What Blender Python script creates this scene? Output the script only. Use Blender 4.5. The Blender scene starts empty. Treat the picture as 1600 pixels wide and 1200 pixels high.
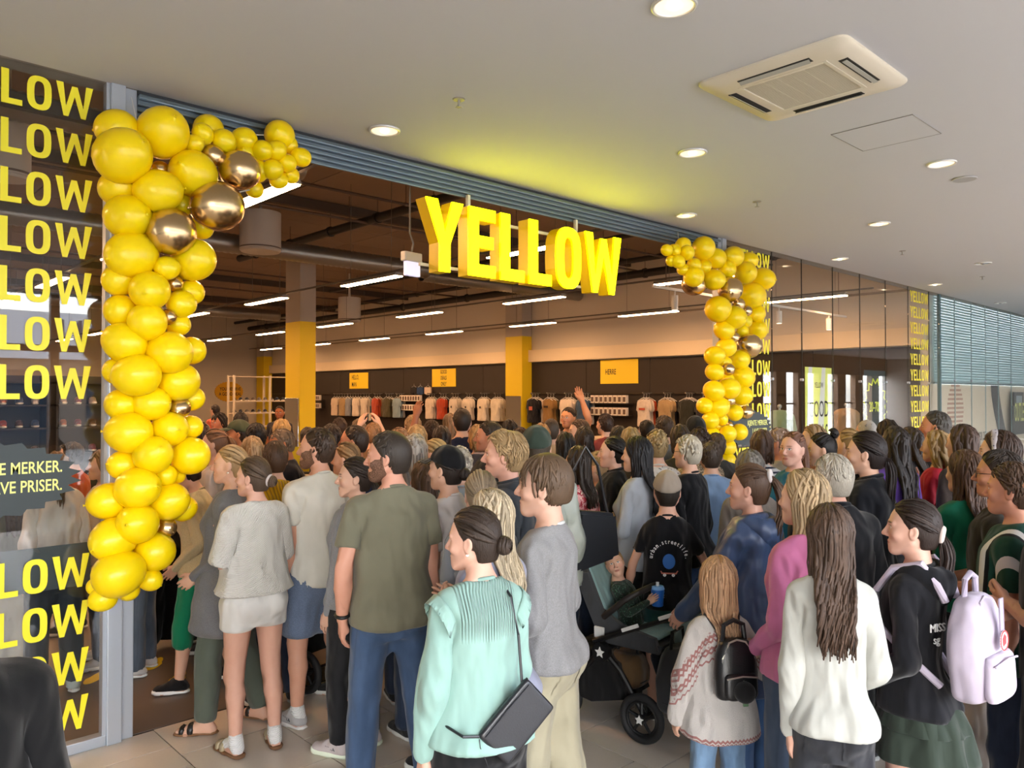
import bpy, bmesh, math, random
import numpy as np
from mathutils import Vector, Matrix
C = bpy.context.scene.collection
# ---------------------------------------------------------------- camera, sky, daylight, exposure
S = bpy.context.scene
FPX = 1215.; YAW = math.radians(46.7); PIT = math.atan(17/FPX); EYE = 2.0
vd = (math.cos(YAW), math.sin(YAW)); vr = (vd[1], -vd[0])
cam = bpy.data.cameras.new('camera'); cam.sensor_width = 36; cam.lens = FPX/1600*36; cam.clip_end = 300; cam.clip_start = .05
camera = bpy.data.objects.new('camera', cam); C.objects.link(camera); S.camera = camera
camera.location = (0, 0, EYE); camera.rotation_euler = (math.pi/2+PIT, 0, YAW-math.pi/2)
S.view_settings.view_transform = 'Standard'; S.view_settings.look = 'None'; S.view_settings.gamma = 1; S.view_settings.use_curve_mapping = False
S.view_settings.exposure = 2.5
S.cycles.max_bounces = 7; S.cycles.diffuse_bounces = 4; S.cycles.glossy_bounces = 3; S.cycles.transparent_max_bounces = 12; S.cycles.caustics_reflective = False; S.cycles.caustics_refractive = False; S.cycles.sample_clamp_indirect = 6
world = bpy.data.worlds.new('sky'); S.world = world; world.use_nodes = True
wt = world.node_tree; bg = wt.nodes['Background']
sky = wt.nodes.new('ShaderNodeTexSky'); sky.sky_type = 'NISHITA'; sky.sun_disc = False; sky.sun_elevation = math.radians(42); sky.sun_rotation = math.radians(200); sky.air_density = 1.0; sky.dust_density = 2.5
wmix = wt.nodes.new('ShaderNodeMix'); wmix.data_type = 'RGBA'; wn = wt.nodes.new('ShaderNodeTexNoise'); wn.inputs['Scale'].default_value = 3.2; wn.inputs['Detail'].default_value = 5
wtc = wt.nodes.new('ShaderNodeTexCoord'); wt.links.new(wtc.outputs['Generated'], wn.inputs['Vector'])
wr = wt.nodes.new('ShaderNodeMapRange'); wr.inputs[1].default_value = .42; wr.inputs[2].default_value = .62; wr.inputs[3].default_value = .15; wr.inputs[4].default_value = .75
wt.links.new(wn.outputs[0], wr.inputs[0]); wt.links.new(wr.outputs[0], wmix.inputs[0]); wt.links.new(sky.outputs[0], wmix.inputs[6]); wmix.inputs[7].default_value = (7., 7.2, 7.6, 1)
wt.links.new(wmix.outputs[2], bg.inputs['Color']); bg.inputs['Strength'].default_value = .52
LAMP = dict(tube='ffc48e', tube_s=19., down_s=1.6, sign=1.7)
def portal(name, loc, rot_, sx, sy):
    l = bpy.data.lights.new(name, 'AREA'); l.shape = 'RECTANGLE'; l.size = sx; l.size_y = sy; l.cycles.is_portal = True
    o = bpy.data.objects.new(name, l); C.objects.link(o); o.location = loc; o.rotation_euler = rot_; return o
portal('daylight_opening', (9, -6.0, 1.9), (math.pi/2, 0, 0), 46, 3.8)          # the glazed side of the arcade, behind the camera

# a photograph pixel as a view ray; points are taken where it meets a plane of the building
def pray(x, y):
    a = (x-800)/FPX; b = (600-y)/FPX; h = math.cos(PIT)-b*math.sin(PIT); z = math.sin(PIT)+b*math.cos(PIT)
    return np.array([vd[0]*h+vr[0]*a, vd[1]*h+vr[1]*a, z])
def onz(x, y, z): v = pray(x, y); return Vector(v*((z-EYE)/v[2])+[0, 0, EYE])
def onY(x, y, Y): v = pray(x, y); return Vector(v*(Y/v[1])+[0, 0, EYE])
def onX(x, y, X): v = pray(x, y); return Vector(v*(X/v[0])+[0, 0, EYE])
def onD(x, y, D): v = pray(x, y); return Vector(v*D+[0, 0, EYE])
# ---------------------------------------------------------------- materials
_M = {}
def srgb(h):
    if not isinstance(h, str): return tuple(h)[:3]+(1,)
    v = [int(h[i:i+2], 16)/255 for i in (0, 2, 4)]
    return tuple(c/12.92 if c <= .04045 else ((c+.055)/1.055)**2.4 for c in v)+(1,)

class Nodes:
    def __init__(s, name):
        s.m = bpy.data.materials.new(name); s.m.use_nodes = True; s.t = s.m.node_tree; s.N = s.t.nodes; s.L = s.t.links
        s.b = s.N['Principled BSDF']; s.out = s.N['Material Output']
    def n(s, typ, ins=None, **kw):
        o = s.N.new(typ)
        for k, v in kw.items(): setattr(o, k, v)
        for k, v in (ins or {}).items():
            if hasattr(v, 'is_linked') or isinstance(v, bpy.types.NodeSocket): s.L.new(v, o.inputs[k])
            else: o.inputs[k].default_value = v
        return o
    def math(s, op, a, b=0., c=0.): return s.n('ShaderNodeMath', {0: a, 1: b, 2: c}, operation=op).outputs[0]
    def mix(s, f, a, b, blend='MIX'):
        return s.n('ShaderNodeMix', {0: f, 6: a, 7: b}, data_type='RGBA', blend_type=blend).outputs[2]
    def set(s, **kw):
        for k, v in kw.items():
            i = s.b.inputs[{'color': 'Base Color', 'rough': 'Roughness', 'metal': 'Metallic', 'spec': 'Specular IOR Level', 'normal': 'Normal', 'emit': 'Emission Color', 'estr': 'Emission Strength', 'sheen': 'Sheen Weight', 'coat': 'Coat Weight', 'sss': 'Subsurface Weight', 'alpha': 'Alpha', 'aniso': 'Anisotropic'}[k]]
            if isinstance(v, bpy.types.NodeSocket): s.L.new(v, i)
            else: i.default_value = v
    def noise(s, vec, scale, detail=3, rough=.5): return s.n('ShaderNodeTexNoise', {'Vector': vec, 'Scale': scale, 'Detail': detail, 'Roughness': rough}).outputs[0]
    def bump(s, h, st, dist=.01): return s.n('ShaderNodeBump', {'Height': h, 'Strength': st, 'Distance': dist}).outputs[0]
    def rest(s): return s.n('ShaderNodeAttribute', attribute_name='rest').outputs['Vector']
    def ramp(s, f, stops, interp='LINEAR'):
        r = s.n('ShaderNodeValToRGB', {0: f}); r.color_ramp.interpolation = interp; e = r.color_ramp.elements
        while len(e) < len(stops): e.new(.5)
        for q, (p, c) in zip(e, stops): q.position = p; q.color = c
        return r.outputs[0]

def mat(name, color, rough=.5, metal=0., spec=.5, noise=0., nscale=40, bump=0., bscale=120, coat=0., emit=None, estr=0.):
    key = ('m', name)
    if key in _M: return _M[key]
    k = Nodes(name); c = srgb(color); k.set(color=c, rough=rough, metal=metal, spec=spec, coat=coat)
    if emit: k.set(emit=srgb(emit), estr=estr)
    if noise or bump:
        co = k.n('ShaderNodeTexCoord').outputs['Object']
        if noise:
            f = k.noise(co, nscale, 4); k.set(color=k.mix(k.math('MULTIPLY', f, noise), c, tuple(v*.55 for v in c[:3])+(1,)))
        if bump: k.set(normal=k.bump(k.noise(co, bscale, 2), bump, .004))
    _M[key] = k.m; return k.m

def skin(tone='e0b59c', brow='4a3626', lip='b5675f', stubble=0.):
    key = ('skin', tone, brow, stubble)
    if key in _M: return _M[key]
    k = Nodes('skin'); r = k.rest(); sp = k.n('ShaderNodeSeparateXYZ', {0: r}); X, Y, Z = sp.outputs; ax_ = k.math('ABSOLUTE', X)
    base = tuple(v*.88 for v in srgb(tone)[:3])+(1,); n = k.noise(r, 22, 4); col = k.mix(k.math('MULTIPLY', n, .45), base, tuple(v*q for v, q in zip(base[:3], (.86, .66, .62)))+(1,))
    def ell(cx, cz, rx, rz, soft=.25):                                  # 1 inside an ellipse on the face front
        d = k.math('ADD', k.math('POWER', k.math('DIVIDE', k.math('SUBTRACT', ax_, cx), rx), 2.), k.math('POWER', k.math('DIVIDE', k.math('SUBTRACT', Z, cz), rz), 2.))
        m = k.n('ShaderNodeMapRange', {0: d, 1: 1+soft, 2: 1-soft, 3: 0., 4: 1.}).outputs[0]
        return m
    front = k.n('ShaderNodeMapRange', {0: Y, 1: .045, 2: .06, 3: 0., 4: 1.}).outputs[0]
    def put(m, c, f=1.):
        nonlocal col
        col = k.mix(k.math('MULTIPLY', k.math('MULTIPLY', m, front), f), col, srgb(c))
    put(ell(.043, 1.603, .02, .018, .9), 'c9796c', .35); put(ell(0, 1.603, .012, .012, .8), 'c47a6a', .35)
    put(ell(0, 1.570, .0225, .009, .25), lip, .75); put(ell(0, 1.5698, .0215, .0012, .5), '6a302c', .8)
    if stubble:
        put(k.math('MULTIPLY', ell(0, 1.555, .06, .042, .4), 1.), '5a4538', stubble)
    put(ell(.0305, 1.6445, .0165, .0022, .5), '3a2a22', .75)
    put(ell(.0305, 1.6365, .0135, .0062, .15), 'e4ded8', 1.); put(ell(.0300, 1.637, .0056, .0058, .15), '4a5a66', 1.); put(ell(.0300, 1.637, .0025, .0026, .2), '0c0a0a', 1.)
    put(ell(.031, 1.6585, .019, .0038, .45), brow, .8)
    k.set(color=col, rough=.48, spec=.38, sss=0.0, normal=k.bump(k.noise(r, 300, 2), .12, .002))
    _M[key] = k.m; return k.m

def hairmat(color, dark=None, light=None):
    key = ('hair', color)
    if key in _M: return _M[key]
    k = Nodes('hair'); c = srgb(color)[:3]; g_ = .3*c[0]+.6*c[1]+.1*c[2]; c = tuple(.76*(v*.84+g_*.16) for v in c); d = tuple(v*.42 for v in c)+(1,); l = tuple(min(1, v*1.55+.01) for v in c)+(1,)
    a = k.n('ShaderNodeAttribute', attribute_name='sv').outputs['Fac']; r = k.rest()
    st = k.n('ShaderNodeMapping', {0: r, 3: (260, 260, 14)}).outputs[0]; n = k.noise(st, 1., 3)
    f = k.math('ADD', k.math('MULTIPLY', a, .6), k.math('MULTIPLY', n, .45))
    k.set(color=k.ramp(f, [(.05, d), (.5, c+(1,)), (.95, l)]), rough=.5, spec=.35, normal=k.bump(n, .6, .004)); _M[key] = k.m; return k.m

def cloth(color, kind='plain', c2=None, c3=None):
    key = ('cloth', color, kind, c2, c3)
    if key in _M: return _M[key]
    k = Nodes('cloth_'+kind); r = k.rest(); c = tuple(v*.85 for v in srgb(color)[:3])+(1,); sp = k.n('ShaderNodeSeparateXYZ', {0: r}); X, Y, Z = sp.outputs
    n = k.noise(r, 9, 4); dk = tuple(v*.78 for v in c[:3])+(1,); col = k.mix(k.math('MULTIPLY', n, .7), c, dk); rough = .85; spec = .2
    def sinw(v, fr, ph=0.): return k.math('SINE', k.math('ADD', k.math('MULTIPLY', v, fr), ph))
    ang = k.math('ARCTAN2', X, Y)
    fold = k.noise(k.n('ShaderNodeMapping', {0: r, 3: (1.5, 1.5, .7)}).outputs[0], 7.5, 1.2, .45)
    nb = k.bump(fold, .75, .06); weave = k.noise(r, 700, 1)
    nm = k.n('ShaderNodeBump', {'Height': weave, 'Strength': .15, 'Distance': .002, 'Normal': nb}).outputs[0]
    if kind == 'knit':
        w = k.math('MULTIPLY', sinw(Z, 520), sinw(k.math('ADD', X, k.math('MULTIPLY', Y, .8)), 420)); nm = k.n('ShaderNodeBump', {'Height': w, 'Strength': .6, 'Distance': .004, 'Normal': nb}).outputs[0]
        col = k.mix(k.n('ShaderNodeMapRange', {0: w, 1: -1., 2: 0.3, 3: .45, 4: 0.}).outputs[0], col, dk)
    elif kind == 'cable':
        w = k.math('ABSOLUTE', sinw(k.math('ADD', X, k.math('MULTIPLY', Y, .6)), 130)); nm = k.n('ShaderNodeBump', {'Height': w, 'Strength': .9, 'Distance': .01, 'Normal': nb}).outputs[0]
        col = k.mix(k.math('SUBTRACT', 1., w), col, tuple(v*.5 for v in c[:3])+(1,))
    elif kind == 'denim':
        fade = k.noise(k.n('ShaderNodeMapping', {0: r, 3: (3, 3, 1.2)}).outputs[0], 3.5, 3); lt = tuple(min(1, v*1.5+.015) for v in c[:3])+(1,)
        tw = k.noise(k.n('ShaderNodeMapping', {0: r, 3: (900, 900, 260)}).outputs[0], 1, 1)
        col = k.mix(k.n('ShaderNodeMapRange', {0: fade, 1: .42, 2: .68, 3: 0., 4: .7}).outputs[0], col, lt); col = k.mix(k.math('MULTIPLY', tw, .5), col, dk); rough = .8
        ot = k.n('ShaderNodeMapRange', {0: k.math('ABSOLUTE', k.math('SUBTRACT', k.math('ABSOLUTE', X), .172)), 1: .003, 2: .0015, 3: 0., 4: .4}).outputs[0]
        col = k.mix(ot, col, dk)
    elif kind == 'shiny':
        rough = .38; spec = .45
    elif kind == 'leather':
        rough = .35; spec = .5; nm = k.n('ShaderNodeBump', {'Height': k.noise(r, 160, 3), 'Strength': .3, 'Distance': .003}).outputs[0]
    elif kind == 'melange':
        f = k.noise(k.n('ShaderNodeMapping', {0: r, 3: (500, 500, 160)}).outputs[0], 1, 2); lt = tuple(min(1, v*1.6+.02) for v in c[:3])+(1,)
        col = k.mix(k.n('ShaderNodeMapRange', {0: f, 1: .35, 2: .7, 3: 0., 4: .6}).outputs[0], col, lt)
    elif kind == 'hstripe':
        s = k.math('GREATER_THAN', sinw(Z, 2*math.pi/.035), .35); col = k.mix(s, col, srgb(c2))
    elif kind == 'pleat':
        s = sinw(X, 2*math.pi/.013); top_ = k.n('ShaderNodeMapRange', {0: Z, 1: 1.28, 2: 1.34, 3: 0., 4: 1.}).outputs[0]; s = k.math('MULTIPLY', s, k.math('MULTIPLY', top_, k.math('LESS_THAN', k.math('ABSOLUTE', X), .135)))
        nm = k.n('ShaderNodeBump', {'Height': s, 'Strength': .8, 'Distance': .006, 'Normal': nb}).outputs[0]; col = k.mix(k.n('ShaderNodeMapRange', {0: s, 1: -.2, 2: -1., 3: 0., 4: .35}).outputs[0], col, dk)
    elif kind == 'panel':                                              # striped sports shirt: green with white and black bars down the sides
        a = k.math('ABSOLUTE', X); w1 = k.math('MULTIPLY', k.math('GREATER_THAN', a, .125), k.math('LESS_THAN', a, .158)); w2 = k.math('MULTIPLY', k.math('GREATER_THAN', a, .158), k.math('LESS_THAN', a, .172))
        w3 = k.math('MULTIPLY', k.math('GREATER_THAN', a, .235), k.math('LESS_THAN', a, .262)); col = k.mix(k.math('MAXIMUM', w1, w3), col, srgb(c2)); col = k.mix(w2, col, srgb(c3))
    elif kind in ('floral', 'camo', 'tiedye', 'leopard', 'print'):
        sc = {'floral': 38, 'camo': 14, 'tiedye': 9, 'leopard': 60, 'print': 45}[kind]; v = k.n('ShaderNodeTexVoronoi', {'Vector': r, 'Scale': sc}); d = v.outputs['Distance']; f = k.noise(r, sc, 2)
        if kind == 'leopard': col = k.mix(k.n('ShaderNodeMapRange', {0: k.math('ABSOLUTE', k.math('SUBTRACT', d, .42)), 1: .12, 2: .06, 3: 0., 4: 1.}).outputs[0], col, srgb(c2))
        elif kind == 'print': col = k.mix(k.math('LESS_THAN', d, .22), col, srgb(c2))
        else:
            col = k.mix(k.n('ShaderNodeMapRange', {0: f, 1: .47, 2: .53, 3: 0., 4: 1.}).outputs[0], col, srgb(c2)); col = k.mix(k.math('LESS_THAN', d, .25), col, srgb(c3 or c2))
    elif kind == 'nordic':                                             # yoke and hem bands of zigzags and diamonds
        sz = k.math('ADD', Z, k.math('MULTIPLY', k.math('MAXIMUM', k.math('SUBTRACT', k.math('ABSOLUTE', X), .10), 0.), .62))
        u = k.math('MULTIPLY', ang, 1.)
        zz = k.math('PINGPONG', k.math('MULTIPLY', k.math('ADD', X, k.math('MULTIPLY', Y, .4)), 1.), .014); m = 0
        for z0, th, fl in ((1.40, .009, 1), (1.365, .007, -1), (1.335, .008, 1), (1.30, .007, -1), (1.27, .006, 1), (.80, .008, 1), (.778, .006, 1)):
            d = k.math('ABSOLUTE', k.math('SUBTRACT', k.math('ADD', sz if z0 > 1 else Z, k.math('MULTIPLY', zz, float(fl))), z0)); q = k.math('LESS_THAN', d, th); m = q if isinstance(m, int) else k.math('MAXIMUM', m, q)
        dots = k.math('LESS_THAN', k.n('ShaderNodeTexVoronoi', {'Vector': k.n('ShaderNodeMapping', {0: r, 3: (36, 36, 36)}).outputs[0], 'Scale': 1.}).outputs['Distance'], .3)
        zone = k.math('MULTIPLY', k.math('GREATER_THAN', sz, 1.27), k.math('LESS_THAN', sz, 1.42)); m = k.math('MAXIMUM', m, k.math('MULTIPLY', zone, k.math('MULTIPLY', dots, .6)))
        col = k.mix(m, col, srgb(c2)); nm = k.n('ShaderNodeBump', {'Height': k.noise(r, 220, 3), 'Strength': .7, 'Distance': .01, 'Normal': nb}).outputs[0]
    k.set(color=col, rough=rough, spec=spec, normal=nm, sheen=.0 if kind in ('shiny', 'leather') else .15); _M[key] = k.m; return k.m

def beardmat(color, tone):
    key = ('beard', color, tone)
    if key in _M: return _M[key]
    k = Nodes('beard'); r = k.rest(); n = k.noise(k.n('ShaderNodeMapping', {0: r, 3: (420, 420, 160)}).outputs[0], 1, 2); c = tuple(v*.8 for v in srgb(color)[:3])+(1,); t = tuple(v*.55 for v in srgb(tone)[:3])+(1,)
    k.set(color=k.mix(k.n('ShaderNodeMapRange', {0: n, 1: .4, 2: .7, 3: 0., 4: .75}).outputs[0], c, t), rough=.7, spec=.2, normal=k.bump(n, .6, .003)); _M[key] = k.m; return k.m
# ---------------------------------------------------------------- people: rest-pose templates from distance fields
def smin(a, b, k):
    h = np.clip(0.5 + 0.5*(b-a)/k, 0, 1)
    return b + (a-b)*h - k*h*(1-h)

class Field:
    def __init__(s, xs, ys, zs):
        s.xs, s.ys, s.zs = [np.asarray(v, np.float32) for v in (xs, ys, zs)]
        s.F = np.full((len(xs), len(ys), len(zs)), 1.0, np.float32)
    def box(s, lo, hi):
        i = [slice(max(0, np.searchsorted(a, l)-1), np.searchsorted(a, h)+1) for a, l, h in zip((s.xs, s.ys, s.zs), lo, hi)]
        return tuple(i), s.xs[i[0]][:, None, None], s.ys[i[1]][None, :, None], s.zs[i[2]][None, None, :]
    def put(s, i, d, k):
        if k > 0: s.F[i] = smin(s.F[i], d, k)
        else: s.F[i] = np.minimum(s.F[i], d)
    def sub(s, i, d, k):
        s.F[i] = -smin(-s.F[i], d, k)
    def cap(s, a, b, ra, rb, k=.01, sub=False):
        a = np.array(a, float); b = np.array(b, float); m = max(ra, rb)+k+.02
        i, X, Y, Z = s.box(np.minimum(a, b)-m, np.maximum(a, b)+m)
        ab = b-a; n = ab@ab
        h = np.clip(((X-a[0])*ab[0]+(Y-a[1])*ab[1]+(Z-a[2])*ab[2])/n, 0, 1)
        d = np.sqrt((X-a[0]-h*ab[0])**2+(Y-a[1]-h*ab[1])**2+(Z-a[2]-h*ab[2])**2)-(ra+(rb-ra)*h)
        (s.sub if sub else s.put)(i, d, k)
    def ell(s, c, r, k=.01, sub=False, tilt=0):
        m = max(r)+k+.02
        i, X, Y, Z = s.box([c[j]-m for j in range(3)], [c[j]+m for j in range(3)])
        X = X-c[0]; Y = Y-c[1]; Z = Z-c[2]
        if tilt:
            ct, st = math.cos(tilt), math.sin(tilt); Y, Z = Y*ct+Z*st, -Y*st+Z*ct
        k0 = np.sqrt((X/r[0])**2+(Y/r[1])**2+(Z/r[2])**2); k1 = np.sqrt((X/r[0]**2)**2+(Y/r[1]**2)**2+(Z/r[2]**2)**2)+1e-6
        (s.sub if sub else s.put)(i, k0*(k0-1)/k1, k)
    def loft(s, prof, k=.02, n=2.3):
        p = np.array(prof, float); z = p[:, 0]
        m = p[:, 1].max()+.06
        i, X, Y, Z = s.box((-m, -m, z[0]-.03), (m, m, z[-1]+.03))
        a = np.interp(Z, z, p[:, 1]); b = np.interp(Z, z, p[:, 2]); c = np.interp(Z, z, p[:, 3])
        rho = ((np.abs(X)/a)**n+(np.abs(Y-c)/b)**n)**(1/n)
        d = (rho-1)*np.minimum(a, b)
        d = np.maximum(d, np.maximum(z[0]-Z, Z-z[-1]))
        s.put(i, d, k)
    def cut(s, p, n, r=0):
        n = np.array(n, float); n /= np.linalg.norm(n)
        d = (s.xs[:, None, None]-p[0])*n[0]+(s.ys[None, :, None]-p[1])*n[1]+(s.zs[None, None, :]-p[2])*n[2]
        s.F = np.maximum(s.F, d.astype(np.float32))
    def mesh(s):
        F = s.F; xs, ys, zs = s.xs, s.ys, s.zs; I = F < 0
        nx, ny, nz = [n-1 for n in F.shape]
        cnt = np.zeros((nx, ny, nz), np.int8)
        for a in (0, 1):
            for b in (0, 1):
                for c in (0, 1): cnt += I[a:nx+a, b:ny+b, c:nz+c]
        act = (cnt > 0) & (cnt < 8); cells = np.argwhere(act); n = len(cells)
        idx = np.full(act.shape, -1, np.int32); idx[act] = np.arange(n)
        acc = np.zeros((n, 3)); w = np.zeros(n)
        ci, cj, ck = cells.T
        G = (xs, ys, zs)
        for ax in range(3):
            for u in (0, 1):
                for v in (0, 1):
                    o0 = [0, 0, 0]; others = [q for q in range(3) if q != ax]
                    o0[others[0]] = u; o0[others[1]] = v; o1 = list(o0); o1[ax] = 1
                    A = (ci+o0[0], cj+o0[1], ck+o0[2]); B = (ci+o1[0], cj+o1[1], ck+o1[2])
                    fa, fb = F[A], F[B]; m = (fa < 0) != (fb < 0)
                    t = np.where(m, fa/np.where(m, fa-fb, 1), 0)
                    for q in range(3):
                        pa = G[q][A[q]]; pb = G[q][B[q]]
                        acc[:, q] += np.where(m, pa+t*(pb-pa), 0)
                    w += m
        V = acc/w[:, None]
        Q = []
        e = np.argwhere(I[:-1, 1:-1, 1:-1] != I[1:, 1:-1, 1:-1]); i, j, k = e.T; j = j+1; k = k+1
        q = np.stack([idx[i, j-1, k-1], idx[i, j, k-1], idx[i, j, k], idx[i, j-1, k]], 1); f = I[i+1, j, k]; q[f] = q[f][:, ::-1]; Q.append(q)
        e = np.argwhere(I[1:-1, :-1, 1:-1] != I[1:-1, 1:, 1:-1]); i, j, k = e.T; i = i+1; k = k+1
        q = np.stack([idx[i-1, j, k-1], idx[i-1, j, k], idx[i, j, k], idx[i, j, k-1]], 1); f = I[i, j+1, k]; q[f] = q[f][:, ::-1]; Q.append(q)
        e = np.argwhere(I[1:-1, 1:-1, :-1] != I[1:-1, 1:-1, 1:]); i, j, k = e.T; i = i+1; j = j+1
        q = np.stack([idx[i-1, j-1, k], idx[i, j-1, k], idx[i, j, k], idx[i-1, j, k]], 1); f = I[i, j, k+1]; q[f] = q[f][:, ::-1]; Q.append(q)
        Q = np.concatenate(Q); Q = Q[(Q >= 0).all(1)]
        return V, Q

def lap(V, Q, n=2, f=.5):
    e = np.concatenate([Q[:, [a, (a+1) % Q.shape[1]]] for a in range(Q.shape[1])]); e = np.concatenate([e, e[:, ::-1]])
    c = np.maximum(np.bincount(e[:, 0], minlength=len(V)), 1)[:, None]
    for _ in range(n):
        S = np.stack([np.bincount(e[:, 0], V[e[:, 1], q], minlength=len(V)) for q in range(3)], 1)/c
        V = V+f*(S-V)
    return V

def vnormals(V, Q):
    a, b, c = V[Q[:, 0]], V[Q[:, 1]], V[Q[:, 2]]
    n = np.cross(b-a, c-a)
    if Q.shape[1] == 4: n = np.cross(c-a, V[Q[:, 3]]-b)
    N = np.stack([sum(np.bincount(Q[:, m], n[:, q], minlength=len(V)) for m in range(Q.shape[1])) for q in range(3)], 1)
    return N/np.maximum(np.linalg.norm(N, axis=1), 1e-9)[:, None]

def newmesh(name, V, Q, smooth=True):
    me = bpy.data.meshes.new(name); k = Q.shape[1]
    me.vertices.add(len(V)); me.vertices.foreach_set('co', np.asarray(V, np.float32).ravel())
    me.loops.add(Q.size); me.loops.foreach_set('vertex_index', np.asarray(Q, np.int32).ravel())
    me.polygons.add(len(Q)); me.polygons.foreach_set('loop_start', np.arange(0, Q.size, k, dtype=np.int32))
    me.polygons.foreach_set('use_smooth', np.full(len(Q), smooth, bool))
    me.update(calc_edges=True)
    return me

def ap(me, name, data):
    a = me.attributes.new(name, 'FLOAT_VECTOR', 'POINT'); a.data.foreach_set('vector', np.asarray(data, np.float32).ravel())

# joints of the 1.75 m rest figure, facing +Y, arms held away from the body
SH = np.array([.166, -.014, 1.392]); UD = np.array([math.sin(.56), 0, -math.cos(.56)]); EL = SH+UD*.285
FD = np.array([.46, .10, -.88]); FD /= np.linalg.norm(FD); WR = EL+FD*.255
HIP = np.array([.092, 0, .90]); KN = np.array([.103, .012, .485]); AN = np.array([.108, -.022, .085])
TORSO = [(.80, .135, .095, -.005), (.86, .160, .112, -.010), (.92, .168, .118, -.012), (1.0, .158, .108, .0), (1.08, .146, .100, .008), (1.18, .150, .106, .008),
         (1.28, .163, .116, .0), (1.36, .165, .112, -.008), (1.42, .145, .088, -.014), (1.46, .085, .066, -.02), (1.485, .06, .055, -.02)]
mir = lambda p, s: (p[0]*s, p[1], p[2])
HW = np.array([0, 1., 0]); HW -= FD*(HW@FD); HW /= np.linalg.norm(HW); HN = np.cross(HW, FD); HN = -HN if HN[0] > 0 else HN   # width (to the thumb), palm side
hp = lambda u, w, n: WR+FD*u+HW*w+HN*n

def ax(*segs):
    out = [segs[0][0]]
    for a, b, st in segs:
        m = max(1, round((b-a)/st)); out += list(a+(b-a)*np.arange(1, m+1)/m)
    return out

def body_template():
    xp = [(0, .085, .0034), (.085, .20, .007), (.20, .40, .011), (.40, .60, .0038), (.60, .66, .02)]
    xs = ax(*xp); xs = [-v for v in xs[:0:-1]]+xs
    f = Field(xs, ax((-.16, -.05, .008), (-.05, .125, .0036), (.125, .24, .009)), ax((-.02, .1, .007), (.1, .66, .013), (.66, .99, .0042), (.99, 1.5, .010), (1.5, 1.77, .0034)))
    f.loft(TORSO)
    for s in (-1, 1):
        m = lambda p: mir(p, s)
        f.cap(m((.04, -.028, 1.45)), m(SH+[-.010, 0, -.002]), .036, .047, .03)                    # collar to deltoid
        f.ell(m((.072, -.075, .90)), (.078, .07, .085), .03)                                       # seat
        f.cap(m(SH), m(EL), .046, .038, .02); f.cap(m(SH+UD*.06+[0, .012, 0]), m(SH+UD*.2+[0, .014, 0]), .038, .034, .02)
        f.cap(m(EL), m(EL+FD*.09), .039, .041, .012); f.cap(m(EL+FD*.09), m(WR), .041, .026, .015)
        for w, L in ((.031, .090), (.0105, .094), (-.0105, .088), (-.031, .078)):
            f.cap(m(hp(0, w*.6, 0)), m(hp(L, w, 0)), .0155, .0115, .012)
        f.ell(m(hp(.035, .024, .012)), (.02, .02, .024), .012); f.ell(m(hp(.04, -.02, .010)), (.018, .02, .03), .012)
        for w, L, r, K in ((.031, .066, .0092, .090), (.0105, .075, .0095, .094), (-.0105, .069, .009, .088), (-.031, .052, .008, .078)):
            a = hp(K, w, 0); an = .30; c = np.array(a); ww = w*1.0
            for q in range(3):
                l = L*(.45, .3, .25)[q]; dv = FD*math.cos(an)+HN*math.sin(an)+HW*w*2.2; b = c+dv*l
                f.cap(m(c), m(b), r*(1-.1*q), r*(.9-.1*q), .003); c = b; an += .34
        f.cap(m(hp(.018, .026, .008)), m(hp(.058, .052, .018)), .014, .0115, .008); f.cap(m(hp(.058, .052, .018)), m(hp(.095, .058, .026)), .0112, .009, .003)
        f.cap(m(HIP+[0, 0, -.02]), m(KN), .088, .056, .03); f.cap(m(KN+[0, -.002, .02]), m(KN+[.002, -.004, -.03]), .055, .050, .02)
        f.cap(m(KN), m(KN+[.004, -.026, -.13]), .050, .054, .02); f.cap(m(KN+[.004, -.026, -.13]), m(AN), .052, .034, .02)
        f.cap(m(AN+[0, -.028, -.05]), m(AN+[0, .0, -.02]), .034, .036, .02); f.cap(m(AN+[0, .02, -.03]), m(AN+[.012, .12, -.062]), .040, .028, .02)
        f.cap(m(AN+[0, -.02, -.055]), m(AN+[.014, .15, -.066]), .030, .026, .02)
        for q in range(5): f.cap(m(AN+[-.012+.014*q, .14-.012*q, -.07]), m(AN+[-.014+.016*q, .178-.016*q, -.073]), .0115-.0012*q, .0105-.001*q, .006)
    f.cut((0, 0, .001), (0, 0, -1))
    f.cap((0, -.03, 1.43), (0, -.012, 1.58), .053, .050, .025)
    for s in (-1, 1): f.cap((.085*s, -.038, 1.44), (.028*s, -.036, 1.505), .022, .024, .025)         # trapezius
    head_prims(f)
    V, Q = f.mesh(); V = lap(V, Q, 2, .35)
    return V, Q

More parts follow.
